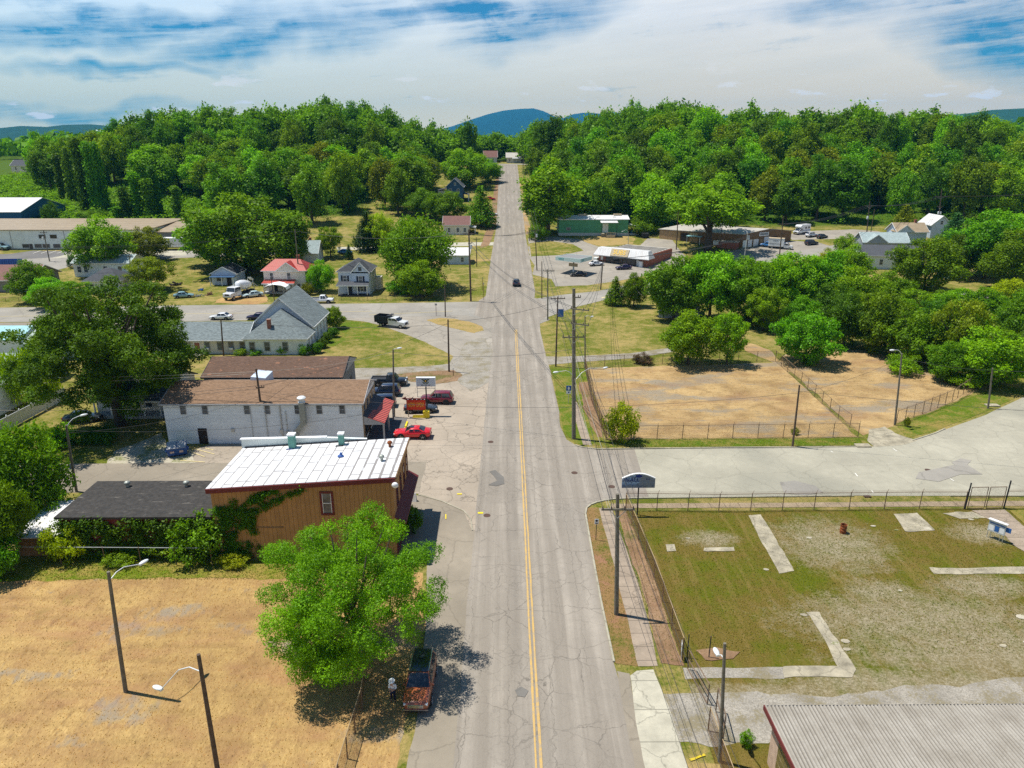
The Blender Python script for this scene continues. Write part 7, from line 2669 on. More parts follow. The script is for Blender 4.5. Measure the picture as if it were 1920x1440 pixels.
pole('p880', 'tall dark corner pole at the main crossing', 883, 565, 879, 430, .2, [(1.0, 1.3, .15, 0), (3.2, 1.1, 1.2, 0)], trans=[(4.5, .4)])
pole('p738', 'thin street lamp pole by the striped awning', 739, 782, 737, 655, .12, (), 'wood_pole2', 'street_lamp', 'street lamp')
lamp('p738', .985, 745, 653, 91.6)
pole('p490', 'dark pole standing before the white-sided wall', 498, 830, 480, 691, .14, [(2.4, .5, .3, .2)])
pole('p418', 'dark pole in front of the church hall', 419, 667, 414, 598, .13)
pole('p130', 'street lamp on a leaning pole beside the bushy tree', 143, 922, 124, 797, .13, (), 'wood_pole2', 'street_lamp', 'street lamp')
lamp('p130', .965, 151, 779, 70.5)
pole('pBR', 'lamp pole by the sliding gate near the corrugated roof', 1350, 1428, 1359, 1206, .11, (), 'wood_pole2', 'street_lamp', 'street lamp')
lamp('pBR', .86, 1346, 1228, 34.6)
pole('p555', 'leaning grey pole beside the red roof', 563, 545, 553, 430, .15, (), 'wood_pole2')
pole('p508', 'thin pole behind the church gable', 515, 566, 508, 520, .1)
pole('p1486', 'bare brown pole at the front of the dead lot', 1486, 838, 1499, 722, .12)
pole('lampR', 'street lamp with curved arm at the side street bend', 1678, 797, 1691, 663, .12, (), 'wood_pole2', 'street_lamp', 'street lamp')
lamp('lampR', .985, 1676, 656, 87.4)
pole('p1860', 'short grey pole on the side street verge by the thicket', 1853, 766, 1861, 690, .12, (), 'wood_pole2')
pole('L1', 'street lamp on a leaning pole in the middle of the dead field', 235, 1297, 203, 1072, .13, (), 'wood_pole2', 'street_lamp', 'street lamp')
lamp('L1', .93, 262, 1058, 41.8)
pole('L2', 'street lamp on a dark pole nearest the camera in the dead field', 414, 1480, 372, 1227, .13, (), 'wood_pole', 'street_lamp', 'street lamp')
lamp('L2', .88, 303, 1292, 33.2)
pole('p1006', 'dark pole beside the store entrance drive', 1007, 507, 1003, 430, .14, [(.4, 1.2, 0, 0)], trans=[(2.2, .35)])
pole('p993', 'slim pole by the green building drive', 993, 452, 993, 428, .12)
pole('p1272', 'tall dark pole in front of the spreading oak', 1268, 468, 1272, 390, .16)
pole('p1350', 'pole beside the brick lean-to of the weathered shop', 1351, 474, 1353, 427, .12)
pole('p1395', 'pale lamp pole in the shop car park', 1394, 495, 1402, 436, .12, (), 'steel', 'street_lamp', 'street lamp')
lamp('p1395', .98, 1394, 434, 216)
pole('p1462', 'utility pole with crossarms beside the box truck', 1460, 493, 1469, 405, .16, [(2.5, 1.7, .1, 0), (5.2, .9, .1, 0)])
pole('p1627', 'utility pole with transformer by the upper car park', 1622, 467, 1631, 378, .17, [(1.4, 1.5, .1, 0)], trans=[(5.5, -.3)])
pole('p1637', 'braced slim pole behind the transformer pole', 1632, 440, 1640, 392, .12)
pole('p1762', 'tall pole with high crossarm and twin cans before the dark wood', 1757, 435, 1766, 355, .18, [(2.6, 2.2, 0, 0), (6, 1.1, 0, 0)], trans=[(8.6, -.4), (8.6, .4)])
pole('p90', 'leaning pole in front of the long warehouse', 93, 490, 81, 431, .15, [(.8, .9, .3, 0)], 'wood_pole2', trans=[(3, -.5)])
pole('p965', 'slim pole on the grass bank of the hill street', 981, 322, 981, 289, .16, [(.2, 1.3, 0, -.8)])
pole('p1180', 'small lamp pole beside the green building dock', 1178, 458, 1178, 434, .1, (), 'steel', 'street_lamp', 'street lamp')
lamp('p1180', .97, 1168, 433.5, 238)
pole('p893', 'thin pole by the hill lane mouth', 894, 500, 893, 445, .12, [(.5, 1.1, .2, 0)])
pole('p245', 'pole behind the big dark tree by the white house', 244, 520, 243, 478, .14, [(.4, .9, .3, 0)], 'wood_pole2')
NW = [0]


def wire(p, q, sag, r=.02, mat='wire', label='thin dark overhead wire', group='overhead wires'):
    p, q = Vector(p), Vector(q)
    n = 14
    pts = []
    for i in range(n + 1):
        t = i / n
        c = p.lerp(q, t)
        c.z -= 4 * sag * t * (1 - t)
        pts.append(c - p)
    o = MB().tube(pts, r, 4).build('overhead_wire', M[mat])
    o.location = p
    tag(o, label, 'wire', group)


def at(key, dz=0.2, dx=0.0, dy=0.0):
    t, b, top = POLES[key]
    c = b + top * ((top.z - dz) / top.z)
    return c + Vector((dx, dy, 0))


g1 = 'wires of the near kerbside line'
for i, dx in enumerate((-1.2, -.7, -.35, .35, .75, 1.2)):
    q = Vector((9.8 + dx * .9, 3, 10.6))
    wire(at('near', 1.0, dx), q, .5, .012, 'wire', 'thin wire running from the near pole along the sidewalk towards the viewer', g1)
for dx in (-1.15, -.4, .5, 1.15):
    wire(at('near', 1.0, dx), at('tall', 5.7, dx * 1.1 - .1), .7, .017, 'wire', 'wire strung from the near pole to the tallest pole', 'wires between the near and tallest poles')
for dz, m_ in ((3.2, 'wire_pale'), (3.9, 'wire_pale'), (0.1, 'wire_pale')):
    wire(at('near', dz, .1), at('tall', 8 + dz, .1), .8, .02, m_, 'pale cable strung low from the near pole to the tallest pole', 'low cables between the near and tallest poles')
for dx in (-1.2, -.3, .6, 1.1):
    wire(at('tall', 5.7, dx), at('p1027', .1, dx), 1.4, .026, 'wire', 'wire from the tallest pole to the lawn corner pole', 'wires from the tallest pole to the lawn corner')
for dz, ex in ((2.2, 1.9), (4.0, 1.9), (2.2, .4), (4.0, .3)):
    wire(at('tall', dz, ex), at('p1130', .3 + dz * .2), 1.6, .028, 'wire', 'wire from the tallest pole to the store car park pole', 'wires from the tallest pole to the store')
    wire(at('tall', dz, -ex * .3), at('p880', 1 + dz * .5), 1.8, .028, 'wire', 'wire crossing the main street to the tall corner pole', 'wires crossing to the corner pole')
for dx in (-1, 0, 1):
    wire(at('p880', .9, dx), at('p555', .4), 1.5, .014, 'wire', 'wire along the cross street past the red roof', 'wires along the cross street')
    wire(at('p555', .4), (-118, 178, 11.5 + dx * .3), 1.6, .014, 'wire', 'wire running on past the mixer truck', 'wires past the mixer truck')
    wire(at('p880', .9, dx), at('p1006', .3, dx), 1.0, .03, 'wire', 'wire from the corner pole up to the store drive pole', 'wires up the main street')
    wire(at('p1006', .3, dx), at('p965', .4, dx), 3.0, .04, 'wire', 'wire climbing beside the hill street', 'wires climbing the hill street')
    wire(at('p1462', 2.3, dx * 1.4), at('p1627', 1.2, dx * 1.3), 1.2, .04, 'wire', 'wire over the upper shop car park', 'wires over the shop car park')
    wire(at('p1627', 1.2, dx * 1.3), at('p1762', 2.4, dx * 1.8), 1.2, .04, 'wire', 'wire running on to the high-armed pole', 'wires to the high-armed pole')
    wire(at('p1762', 2.4, dx * 1.8), (230, 262, 22 + dx * .4), 1.4, .04, 'wire', 'wire running on in front of the dark wood', 'wires before the dark wood')
    wire(at('p1130', .2, dx * .3), at('p1462', 3.0, dx), 1.8, .035, 'wire', 'wire from the store car park pole to the box truck pole', 'wires to the box truck pole')
for dz in (2.2, 2.6, 4.4):
    wire(at('p490', dz), (-75, 80.5, 7.2 - dz * .3), .8, .02, 'wire_pale' if dz > 4 else 'wire', 'wire running from the dark pole over the lawn and vinyl fence', 'wires over the lawn')
wire(at('p490', .4), (-110, 88, 8.6), 1.2, .024, 'wire_pale', 'pale cable crossing the big dark tree')
wire(at('p490', .6), (-110, 86.5, 7.6), 1.2, .024, 'wire_pale', 'pale cable crossing the big dark tree just below the other one', 'second cable by the big tree')
wire(at('p490', .3), at('p738', .3), .6, .02, 'wire_pale', 'cable from the dark pole over the brown shingle roof to the awning lamp', 'roof cable')
wire(at('p490', 2.3), at('p838', .6), .9, .02, 'wire', 'wire over the brown roofs to the gravel pull-off pole', 'roof wire')
wire(at('p738', .4), at('tall', 7.5), .8, .022, 'wire', 'wire crossing the main street from the awning lamp to the tallest pole', 'street crossing wire')
wire(at('p838', .3), at('p1042', .8), .7, .024, 'wire', 'wire crossing the main street from the pull-off pole to the rust-brown pole', 'upper crossing wire')
wire(at('p838', .8), at('p418', .4), .8, .024, 'wire', 'wire past the church chancel to the hall pole', 'church wire')
wire(at('p1042', 1.2), at('p1027', .5), .6, .026, 'wire', 'wire from the rust-brown pole to the lawn corner pole', 'verge wire')
wire(at('p490', 3.0), at('p1486', 1.0), 2.0, .018, 'wire', 'long wire crossing the street and dead lot to the bare brown pole', 'long lot wire')
wire(at('p1486', .8), (120, 60, 10), 1.4, .02, 'wire', 'wire slanting from the bare brown pole across the side street', 'side street wire')
wire(at('p1486', 1.0), at('lampR', .6), .5, .018, 'wire', 'wire from the bare brown pole to the bend lamp', 'bend wire')
wire(at('lampR', .5), at('p1860', .3), .4, .02, 'wire', 'wire from the bend lamp to the short verge pole', 'verge pole wire')
wire(at('p1860', .4), (130, 92, 6.5), .6, .022, 'wire', 'wire leaving the short verge pole along the thicket', 'thicket wire')
wire(at('p130', .6), (-17.9, 82.3, 3.9), .9, .016, 'wire', 'thin wire from the bushy tree lamp over the back street to the white wall', 'back street wire')
wire(at('p130', .9), at('p490', 3.6), .8, .016, 'wire', 'wire from the bushy tree lamp to the dark pole', 'lamp feed wire')
wire(at('p490', 3.2), (-20.2, 82.3, 4.9), .3, .016, 'wire', 'service wire from the dark pole to the end of the white wall', 'service wire')
wire(at('L1', 1.0), at('L1', 6.6, .12), .0, .014, 'wire', 'loose cable hanging down the dead field lamp pole', 'hanging cable')

# ------------------------------------------------------------------ fences


def fence(label, pts, h=1.9, sp=3.15, mat='fence', rail='rail', barb=0.0, mesh=True, low=True, cat='chain link fence', top=True):
    x0, y0 = pts[0]
    t = thing('chain_link_fence', label, cat, (x0, y0, 0))
    P = [Vector((x - x0, y - y0, 0)) for x, y in pts]
    mb, mr = MB(), MB()
    posts = []
    for i, (a, b) in enumerate(zip(P, P[1:])):
        L = (b - a).length
        n = max(1, round(L / sp))
        for j in range(n + (1 if i == len(P) - 2 else 0)):
            posts.append(a.lerp(b, j / n))
        d = (b - a).normalized()
        nn = Vector((d.y, -d.x, 0)) * .012
        mb.slab([a + nn, b + nn, b + nn + Vector((0, 0, h)), a + nn + Vector((0, 0, h))], tuple(nn * .2))
        if top:
            mr.tube([a + Vector((0, 0, h)), b + Vector((0, 0, h))], .03, 6)
        if low:
            mr.tube([a + Vector((0, 0, .08)), b + Vector((0, 0, .08))], .012, 4)
        if barb:
            for k in (.16, .3):
                mr.tube([a + Vector((0, 0, h + k)) + nn * k * 40, b + Vector((0, 0, h + k)) + nn * k * 40], .009, 4)
    if mesh:
        mb.build('chain_mesh', M[mat], t)
    mr.build('fence_rail', M[rail], t, True)
    rp = random.Random(len(label))
    for p in posts[:100]:
        q = MB().tube([p + Vector((0, 0, -.2)), p + Vector((rp.uniform(-.05, .05), rp.uniform(-.04, .04), h + .06))], .042, 7)
        if barb:
            q.tube([p + Vector((0, 0, h)), p + Vector((.18 * barb, .1, h + .34))], .022, 5)
        q.build('post', M['rail'], t, True)
    return t


fence('rusty chain link fence with tan top rail along the near sidewalk', [(12.25, 64.9), (12.8, 53), (12.85, 42.6)], 1.9, 3.1, 'fence_rust', 'rail_gold')
fence('chain link fence with tall posts along the side street, in front of the weedy lot', [(12.3, 65.0), (21.8, 64.65), (31.7, 64.85), (42.7, 65.0), (47.3, 64.95)], 1.95, 3.15, 'fence', 'rail', 1.0)
fence('chain link fence continuing beyond the double gate', [(51.6, 65.1), (75, 65.4)], 1.95, 3.3, 'fence', 'rail', 1.0)
fence('rusty chain link fence beside the dead lot facing the main street', [(13.2, 113.4), (12.5, 98), (12.7, 83.3)], 1.9, 2.2, 'fence_rust', 'rail')
fence('chain link fence along the front of the dead lot', [(12.7, 83.2), (45.2, 83.8)], 1.9, 3.1, 'fence', 'rail', .4)
fence('chain link fence behind the dead lot beside the gravel lane', [(13.2, 113.8), (30, 116), (46.5, 117)], 1.9, 3.4, 'fence', 'rail')
fence('diagonal chain link fence dividing the two dead lots', [(46.5, 117), (46.2, 105), (45.4, 90), (45.6, 87)], 1.9, 3.0, 'fence', 'rail')
fence('chain link fence along the far dead lot on the street bend', [(52.4, 88.2), (58, 91.8), (65, 96.6), (70.5, 101.6)], 1.9, 2.4, 'fence', 'rail', .6)
fence('chain link fence along the ivy wall at the edge of the dead field', [(-48, 55.6), (-36, 55.4), (-26.4, 55.2)], 1.8, 3.6, 'fence', 'steel', 0, False, False)
fence('leaning rusty chain link fence beside the tree shade', [(-9.9, 40.6), (-9.7, 38.0), (-10.0, 30)], 1.7, 2.2, 'fence_rust', 'rail_gold')
fence('low dark wire fence in front of the shutter house', [(-41.5, 167.6), (-33, 167.2), (-20, 167.4)], 1.1, 2.2, 'fence', 'black_trim')
fence('rusty chain link fence by the lamp pole and corrugated building', [(12.95, 36.0), (13.1, 26)], 1.9, 2.4, 'fence_rust', 'rail_gold')
fence('low wire fence along the lawn by the brown-eaved building', [(-128, 166.5), (-100, 167)], 1.0, 3.2, 'fence', 'black_trim')


def gate(label, loc, ang, w, h=2.0, z0=.1, mat='rail'):
    t = thing('metal_gate', label, 'gate', (loc[0], loc[1], 0), ang)
    mb = MB()
    for a, b in (((0, 0, z0), (w, 0, z0)), ((0, 0, h), (w, 0, h)), ((0, 0, z0), (0, 0, h)), ((w, 0, z0), (w, 0, h)), ((0, 0, (h + z0) / 2), (w, 0, (h + z0) / 2))):
        mb.tube([a, b], .04, 6)
    mb.build('gate_frame', M[mat], t, True)
    MB().slab([(0, .02, z0), (w, .02, z0), (w, .02, h), (0, .02, h)], (0, .003, 0)).build('chain_mesh', M['fence'], t)
    return t


gate('hinged gate leaf next to the weedy lot fence end', (47.65, 64.9), .03, 1.75, 2.5)
gate('hinged gate leaf closing against the other leaf, on the lawn side', (49.6, 64.95), .03, 1.7, 2.5)
for i, (x, y, h, lb) in enumerate(((47.4, 64.9, 3.0, 'tall dark gate post at the lot fence end'), (51.5, 65.0, 3.2, 'tall dark gate post beside the lawn'))):
    o = MB().tube([(0, 0, -.2), (.05, 0, h)], .07, 8).build('gate_post', M['black_trim'])
    o.location = (x, y, 0)
    tag(o, lb, 'gate post')
gate('grey swing gate standing ajar by the gravel drive', (13.0, 41.6), -1.42, 3.4, 1.7)
gate('folded gate leaf standing beside the lamp pole', (13.9, 37.6), -1.66, 2.4, 2.0)
for i, (px, py, tp, lb) in enumerate(((1288, 1233, 1190, 'thin dark post on the brown mound nearest the fence'), (1329, 1233, 1193, 'thin dark post on the brown mound beside the lamp'))):
    x, y, z = G(px, py)
    o = MB().tube([(0, 0, -.2), (0, 0, HY(px, tp, y)[2])], .04, 7).build('fence_post', M['black_trim'])
    o.location = (x, y, 0)
    tag(o, lb, 'post')
x, y, z = G(1284, 1226)
o = MB().box(-.3, .3, -.01, .01, .7, 1.5).box(-.34, -.3, -.02, .02, 0, 1.6).build('notice_board', M['sheet_white'])
o.location = (12.75, 42.7, 0)
o.rotation_euler = (0, 0, 1.35)
tag(o, 'white notice fixed to the near sidewalk fence end', 'notice')
sheet('brown_mound', [(14.1, 43.6), (15.8, 44.0), (17.4, 43.4), (16.6, 42.6), (14.6, 42.6)], M['rust'], L4, .2, .4)

# white vinyl fence
t = thing('vinyl_fence', 'white vinyl privacy fence running along the lawn', 'fence', (-66.2, 78, 0))
n = 9
for i in range(n):
    y0 = i * 2.35
    MB().box(-.03, .03, y0 + .07, y0 + 2.28, .1, 1.8).build('fence_panel', M['vinyl'], t)
    MB().box(-.07, .07, y0 - .07, y0 + .07, 0, 1.95).lathe([(.11, 0), (.08, .06), (.02, .12)], (0, y0, 1.95), 4).build('post', M['trim_white'], t)
t.rotation_euler = (0, 0, -.06)

# ------------------------------------------------------------------ signs
t = thing('pylon_sign', 'white business sign on a black post by the car park', 'sign', (-11.0, 91.9, 0))
MB().cyl((0, 0, 0), (0, 0, 4.3), .09, 10).build('post', M['black_trim'], t)
MB().box(-1.3, 1.35, -.2, .2, 4.3, 5.62).build('sign_box', M['trim_white'], t, bevel=.03)
MB().box(-1.22, 1.27, -.215, -.205, 4.38, 5.54).build('sign_face', plain('sign_face', (.50, .56, .62), .5, 0, .05), t)
mb = MB()
for s in (-1, 1):
    mb.slab([(s * .08, -.216, 4.98), (s * .52, -.216, 5.3), (s * .56, -.216, 5.44), (s * .1, -.216, 5.36)], (0, -.012, 0))
    for k in range(4):
        a = -.4 - k * .3
        mb.sph((s * .4 * math.cos(a), -.22, 5.12 + .4 * math.sin(a)), (.1, .012, .07), 6, 4)
em = mb.build('emblem_wings', plain('emblem_green', (.07, .12, .08), .5), t)
MB().cyl((0, -.216, 5.12), (0, -.232, 5.12), .26, 16).build('emblem_disc', M['black_trim'], em)
MB().cyl((0, -.233, 5.12), (0, -.24, 5.12), .13, 4).build('emblem_centre', M['banner_yellow'], em)
mb = MB()
for k in range(10):
    if k not in (3, 7):
        mb.box(-.62 + k * .125, -.53 + k * .125, -.228, -.216, 4.46, 4.58)
    else:
        mb.box(-.60 + k * .125, -.55 + k * .125, -.228, -.216, 4.51, 4.53)
mb.build('phone_line', M['black_trim'], t)
mb = MB()
for a, b in (((-1.2, 0, 2.75), (1.25, 0, 2.75)), ((-1.2, 0, 4.0), (1.25, 0, 4.0)), ((-1.2, 0, 2.75), (-1.2, 0, 4.28)), ((1.25, 0, 2.75), (1.25, 0, 4.28))):
    mb.bar(a, b, .06)
mb.build('sign_frame', M['trim_grey'], t)
t = thing('banner_sign', 'red banner sign with yellow letters and a lit arrow frame', 'sign', (-12.35, 91.4, 0))
MB().box(-1.35, 1.25, -.06, .06, 1.05, 2.5).build('banner', M['banner_red'], t)
MB().box(-1.4, 1.32, -.1, .1, 2.501, 2.72).slab([(-1.4, -.1, 2.501), (-1.4, -.1, 2.95), (-1.95, -.1, 2.68)], (0, .2, 0)).slab([(-.7, -.1, 2.721), (-.5, -.1, 2.721), (-.3, -.1, 3.0)], (0, .2, 0)).build('arrow_frame', M['trim_red'], t)
text('lettering', 'NOW OPEN!', .52, face_s(-.05, -.065, 1.77) @ Matrix.Diagonal((.74, 1.75, 1, 1)), M['banner_yellow'], t, .012)
for x in (-1.1, -.5, .1, .7, 1.15):
    MB().sph((x, -.13, 2.61), .06, 7, 5).build('bulb', M['headlight'], t)
for x in (-1.15,):
    MB().box(x - .05, x + .05, -.04, .04, 0, 1.05).build('leg', M['wood_pale'], t)
MB().box(1.0, 1.1, -.04, .04, 0, 1.05).build('leg', M['wood_pale'], t)
t = thing('yellow_sign_base', 'bright yellow sign base and bumper rails on the tarmac', 'sign base', (-11.0, 91.2, 0))
MB().box(-.42, .42, -.36, .36, 0, 1.0).build('ballast_box', M['safety_yellow'], t, bevel=.03)
for k in range(3):
    MB().bar((-1.9, -.4 + k * .35, .16), (-.45, -.4 + k * .35, .16), .1, .12).build('rail', M['safety_yellow'], t)
for y in (83.6, 86.2, 88.4):
    o = MB().box(-.12, .12, -.9, .9, 0, .16).build('parking_stop', M['safety_yellow'], None, bevel=.03)
    o.location = (-13.4, y, .05)
    o.rotation_euler = (0, 0, -.0)
    tag(o, 'yellow parking stop beside the awning terrace', 'parking stop', 'parking stops by the awning')
# weathered arched sign
t = thing('arched_sign', 'weathered blue arched sign with peeling letters on a single post', 'sign', (13.2, 63.9, 0))
MB().cyl((.1, .1, 0), (.05, .1, 3.9), .07, 10).build('post', M['black_trim'], t)
arch = [(-1.65, 3.15), (1.65, 3.15), (1.65, 4.15)] + [(1.65 * math.cos(a) if 0 else 1.65 - 3.3 * k / 12, 4.15 + .52 * math.sin(PI * k / 12)) for k, a in [(k, k) for k in range(1, 12)]] + [(-1.65, 4.15)]
mt = NT('peeling_sign')
o_ = mt.obj()
x, y, z = mt.xyz(o_)
n1 = mt.noise(o_, 4.5, 6, .75)
n2 = mt.noise(o_, 1.1, 3)
cc = mt.mix(mt.rng(n1, .42, .58), (.30, .45, .66), (.09, .12, .20))
cc = mt.mix(mt.rng(mt.math('ADD', z, mt.math('MULTIPLY', n1, 1.2)), 3.9, 4.2, 1, 0), cc, mt.mix(mt.rng(n1, .45, .6), (.05, .09, .22), (.22, .27, .30)))
cc = mt.mix(mt.rng(mt.math('ADD', x, n2), .4, .9, 0, .75), cc, mt.mix(mt.rng(n1, .4, .6), (.10, .12, .15), (.25, .28, .30)))
mt.bsdf(cc, .6)
MB().slab([(px_, -.08, pz) for px_, pz in arch], (0, .14, 0)).build('sign_board', mt.m, t)
mb = MB()
for a, b in zip(arch[2:], arch[3:]):
    mb.bar((a[0], -.01, a[1] + .03), (b[0], -.01, b[1] + .03), .2, .09)
mb.build('sign_trim', M['trim_white'], t)
text('lettering', 'WALL', .60, face_s(-.72, -.085, 4.02) @ Matrix.Diagonal((1.0, 1.0, 1, 1)), plain('sign_navy', (.01, .03, .16), .5), t, .01)
text('lettering', 'LU', .34, face_s(.9, -.085, 4.14), plain('sign_navy2', (.015, .04, .17), .5), t, .01)
MB().lathe([(.33, 0), (.33, .012)], n=20, sy=.5).xf(Matrix.Translation((0, -.081, 4.45)) @ Matrix.Rotation(PI / 2, 4, 'X')).build('emblem', plain('emblem_blue', (.01, .03, .22), .5), t)
# small road signs
t = thing('road_sign', 'blue route sign on a post beside the tallest pole', 'road sign', (9.0, 96.5, 0))
MB().cyl((0, 0, 0), (0, 0, 2.6), .04, 7).build('post', M['steel'], t)
MB().box(-.38, .38, -.06, -.03, 2.0, 2.75).build('sign_plate', M['sign_blue'], t, bevel=.01)
MB().box(-.34, .34, -.06, -.03, 1.5, 1.95).build('sign_plate', M['sheet_white'], t, bevel=.01)
MB().slab([(-.2, -.07, 2.3), (.2, -.07, 2.3), (0, -.07, 2.65)], (0, -.01, 0)).box(-.08, .08, -.075, -.065, 2.1, 2.3).build('sign_arrow', M['sheet_white'], t)
MB().box(-.1, .1, -.07, -.062, 1.62, 1.85).build('sign_mark', M['sign_blue'], t)
t = thing('road_sign', 'small white sign on a dark post on the near verge', 'road sign', (8.5, 59.2, 0))
MB().cyl((0, 0, 0), (0, 0, 2.3), .035, 7).build('post', M['black_trim'], t)
MB().box(-.2, .2, -.06, -.035, 1.75, 2.3).build('sign_plate', M['sheet_white'], t, bevel=.01)
MB().cyl((0, -.061, 2.12), (0, -.07, 2.12), .12, 12).box(-.14, .14, -.07, -.061, 1.82, 1.9).build('sign_mark', M['black_trim'], t)
for i, (px, py, tp, lb, w_) in enumerate(((818, 592, 569, 'small post sign at the island edge of the cross street', .25), (907, 563, 530, 'thin sign post at the crossing corner', .1), (850, 705, 690, 'low stake in the dry island', .06), (905, 545, 520, 'thin marker post on the corner grass', .06))):
    x, y, z = G(px, py)
    t = thing('sign_post', lb, 'sign post', (x, y, z))
    hh = HY(px, tp, y)[2] - z
    MB().cyl((0, 0, 0), (0, 0, hh), .05, 7).build('post', M['trim_red'], t)
    MB().box(-w_, w_, -.07, -.04, hh - .4, hh).build('sign_plate', M['trim_grey'], t)
# teal canopy on a single post
x, y, z = G(1075, 512)
t = thing('fuel_canopy', 'faded teal square canopy on a single post outside the corner store', 'canopy', (x, y, z), -.62)
MB().cyl((0, 0, 0), (0, 0, 4.1), .24, 12).build('post', M['lamp'], t)
e = 3.9
MB().box(-e, e, -e * .8, e * .8, 4.5, 4.66).build('canopy_deck', M['grey_wall'], t)
mb = MB()
for q in ((-e, e, -e * .8 - .15, -e * .8), (-e, e, e * .8, e * .8 + .15), (-e - .15, -e, -e * .8 - .15, e * .8 + .15), (e, e + .15, -e * .8 - .15, e * .8 + .15)):
    mb.box(*q, 3.7, 4.75)
mb.build('fascia', M['teal'], t)
mb = MB()
for k in range(4):
    mb.box(-e + .9 + k * .45, -e + 1.2 + k * .45, -e * .8 - .165, -e * .8 - .151, 4.0, 4.5)
for k in range(2):
    mb.box(e + .151, e + .165, -e * .8 + .6 + k * .8, -e * .8 + 1.1 + k * .8, 3.95, 4.5)
mb.build('fascia_lettering', M['teal_dark'], t)
MB().box(-1.4, 1.4, -.3, -.1, 1.9, 2.8).build('price_board', M['wood_pale'], t)
# notice kiosk
x, y, z = G(1864, 1012)
t = thing('notice_kiosk', 'double white notice board on four posts beside the concrete path', 'notice board', (x, y, 0), -.95)
t.scale = (.66, .66, .8)
for u in (-1.0, -.6, .6, 1.0):
    MB().cyl((u, 0, 0), (u, 0, 1.0 if abs(u) < .9 else 2.4), .045, 7).build('post', M['steel'], t)
MB().box(-1.1, 1.1, -.1, .1, .95, 2.4).build('board', M['lamp'], t, bevel=.02)
MB().box(-1.0, 1.0, -.125, -.101, 2.0, 2.15).box(-.25, .3, -.125, -.101, 1.15, 1.85).build('panel_heading', M['sign_blue'], t)
MB().box(-.95, -.35, -.12, -.101, 1.1, 1.85).build('notice_sheet', M['sheet_white'], t)
MB().box(.42, .95, -.12, -.101, 1.1, 1.85).build('notice_sheet', M['sheet_white'], t)
MB().box(-1.25, 1.25, -.3, .35, 2.41, 2.47).build('board_roof', M['white_roof'], t)
MB().box(1.11, 1.75, -.05, .05, 1.5, 2.1).build('side_sign', M['sign_blue'], t)
# barrel
x, y, z = G(1580, 999)
t = thing('rusty_barrel', 'rusty open barrel standing in the weedy lot', 'barrel', (x, y, 0))
MB().lathe([(.3, 0), (.3, .28), (.325, .3), (.3, .33), (.3, .58), (.325, .6), (.3, .63), (.3, .9), (.32, .92), (.27, .92), (.27, .3)], n=18).build('barrel_body', M['rust_metal'], t, True)
# blue skip bins
x, y, z = G(329, 857)
t = thing('dumpster', 'blue wheeled dumpster with dark lids on the back car park', 'dumpster', (x, y + .7, .03), .38)
mb = MB().slab([(-1.05, -.7, .15), (1.05, -.7, .15), (1.05, -.85, 1.15), (-1.05, -.85, 1.15)], (0, 1.4, 0))
mb = MB().add([(-1.05, -.6, .15), (1.05, -.6, .15), (1.05, .7, .15), (-1.05, .7, .15), (-1.1, -.8, 1.1), (1.1, -.8, 1.1), (1.1, .75, 1.4), (-1.1, .75, 1.4)], [(3, 2, 1, 0), (4, 5, 6, 7), (0, 1, 5, 4), (1, 2, 6, 5), (2, 3, 7, 6), (3, 0, 4, 7)])
for s in (-1, 1):
    mb.box(min(s * 1.06, s * 1.28), max(s * 1.06, s * 1.28), -.4, .4, .6, .8)
mb.build('bin_body', M['dumpster'], t, bevel=.02)
for s in (-.54, .54):
    MB().slab([(s - .5, -.85, 1.115), (s + .5, -.85, 1.115), (s + .5, .76, 1.43), (s - .5, .76, 1.43)], (0, 0, .05)).build('lid', M['trim_grey'], t)
MB().slab([(-.75, -.79, .78), (-.3, -.79, .78), (-.3, -.75, .55), (-.75, -.75, .55)], (0, -.02, 0)).slab([(.25, -.79, .8), (.7, -.79, .8), (.7, -.74, .5), (.25, -.74, .5)], (0, -.02, 0)).build('label_sticker', M['awn_white'], t)
for x in (-.8, .8):
    for y in (-.45, .5):
        MB().cyl((x, y - .05, .09), (x, y + .05, .09), .09, 8).build('wheel', M['tyre'], t)
x, y, z = G(6, 500)
t = thing('roll_off_container', 'long ribbed blue roll-off container beside the warehouse street', 'container', (x, y + 1.3, z), .12)
mb = MB().box(-4.2, 4.2, -1.2, 1.2, .2, .3)
mb.box(-4.2, 4.2, -1.2, -1.12, .3, 1.9).box(-4.2, 4.2, 1.12, 1.2, .3, 1.9).box(-4.2, -4.1, -1.11, 1.11, .3, 1.9).box(4.1, 4.2, -1.11, 1.11, .3, 1.9)
for k in range(14):
    mb.box(-4.1 + k * .62, -3.96 + k * .62, -1.3, -1.201, .2, 1.85)
mb.build('container_body', M['dumpster'], t)
x, y, z = G(1209, 446)
t = thing('black_skip', 'black skip bin near the wood edge', 'skip bin', (x, y, z), .1)
MB().add([(-1.0, -.7, .1), (1.0, -.7, .1), (1.0, .7, .1), (-1.0, .7, .1), (-1.15, -.95, 1.5), (1.15, -.95, 1.5), (1.15, .9, 1.7), (-1.15, .9, 1.7)], [(3, 2, 1, 0), (4, 5, 6, 7), (0, 1, 5, 4), (1, 2, 6, 5), (2, 3, 7, 6), (3, 0, 4, 7)]).build('bin_body', M['black_trim'], t)
MB().slab([(-1.2, -1.0, 1.51), (1.2, -1.0, 1.51), (1.2, .95, 1.71), (-1.2, .95, 1.71)], (0, 0, .06)).build('lid', M['plastic'], t)
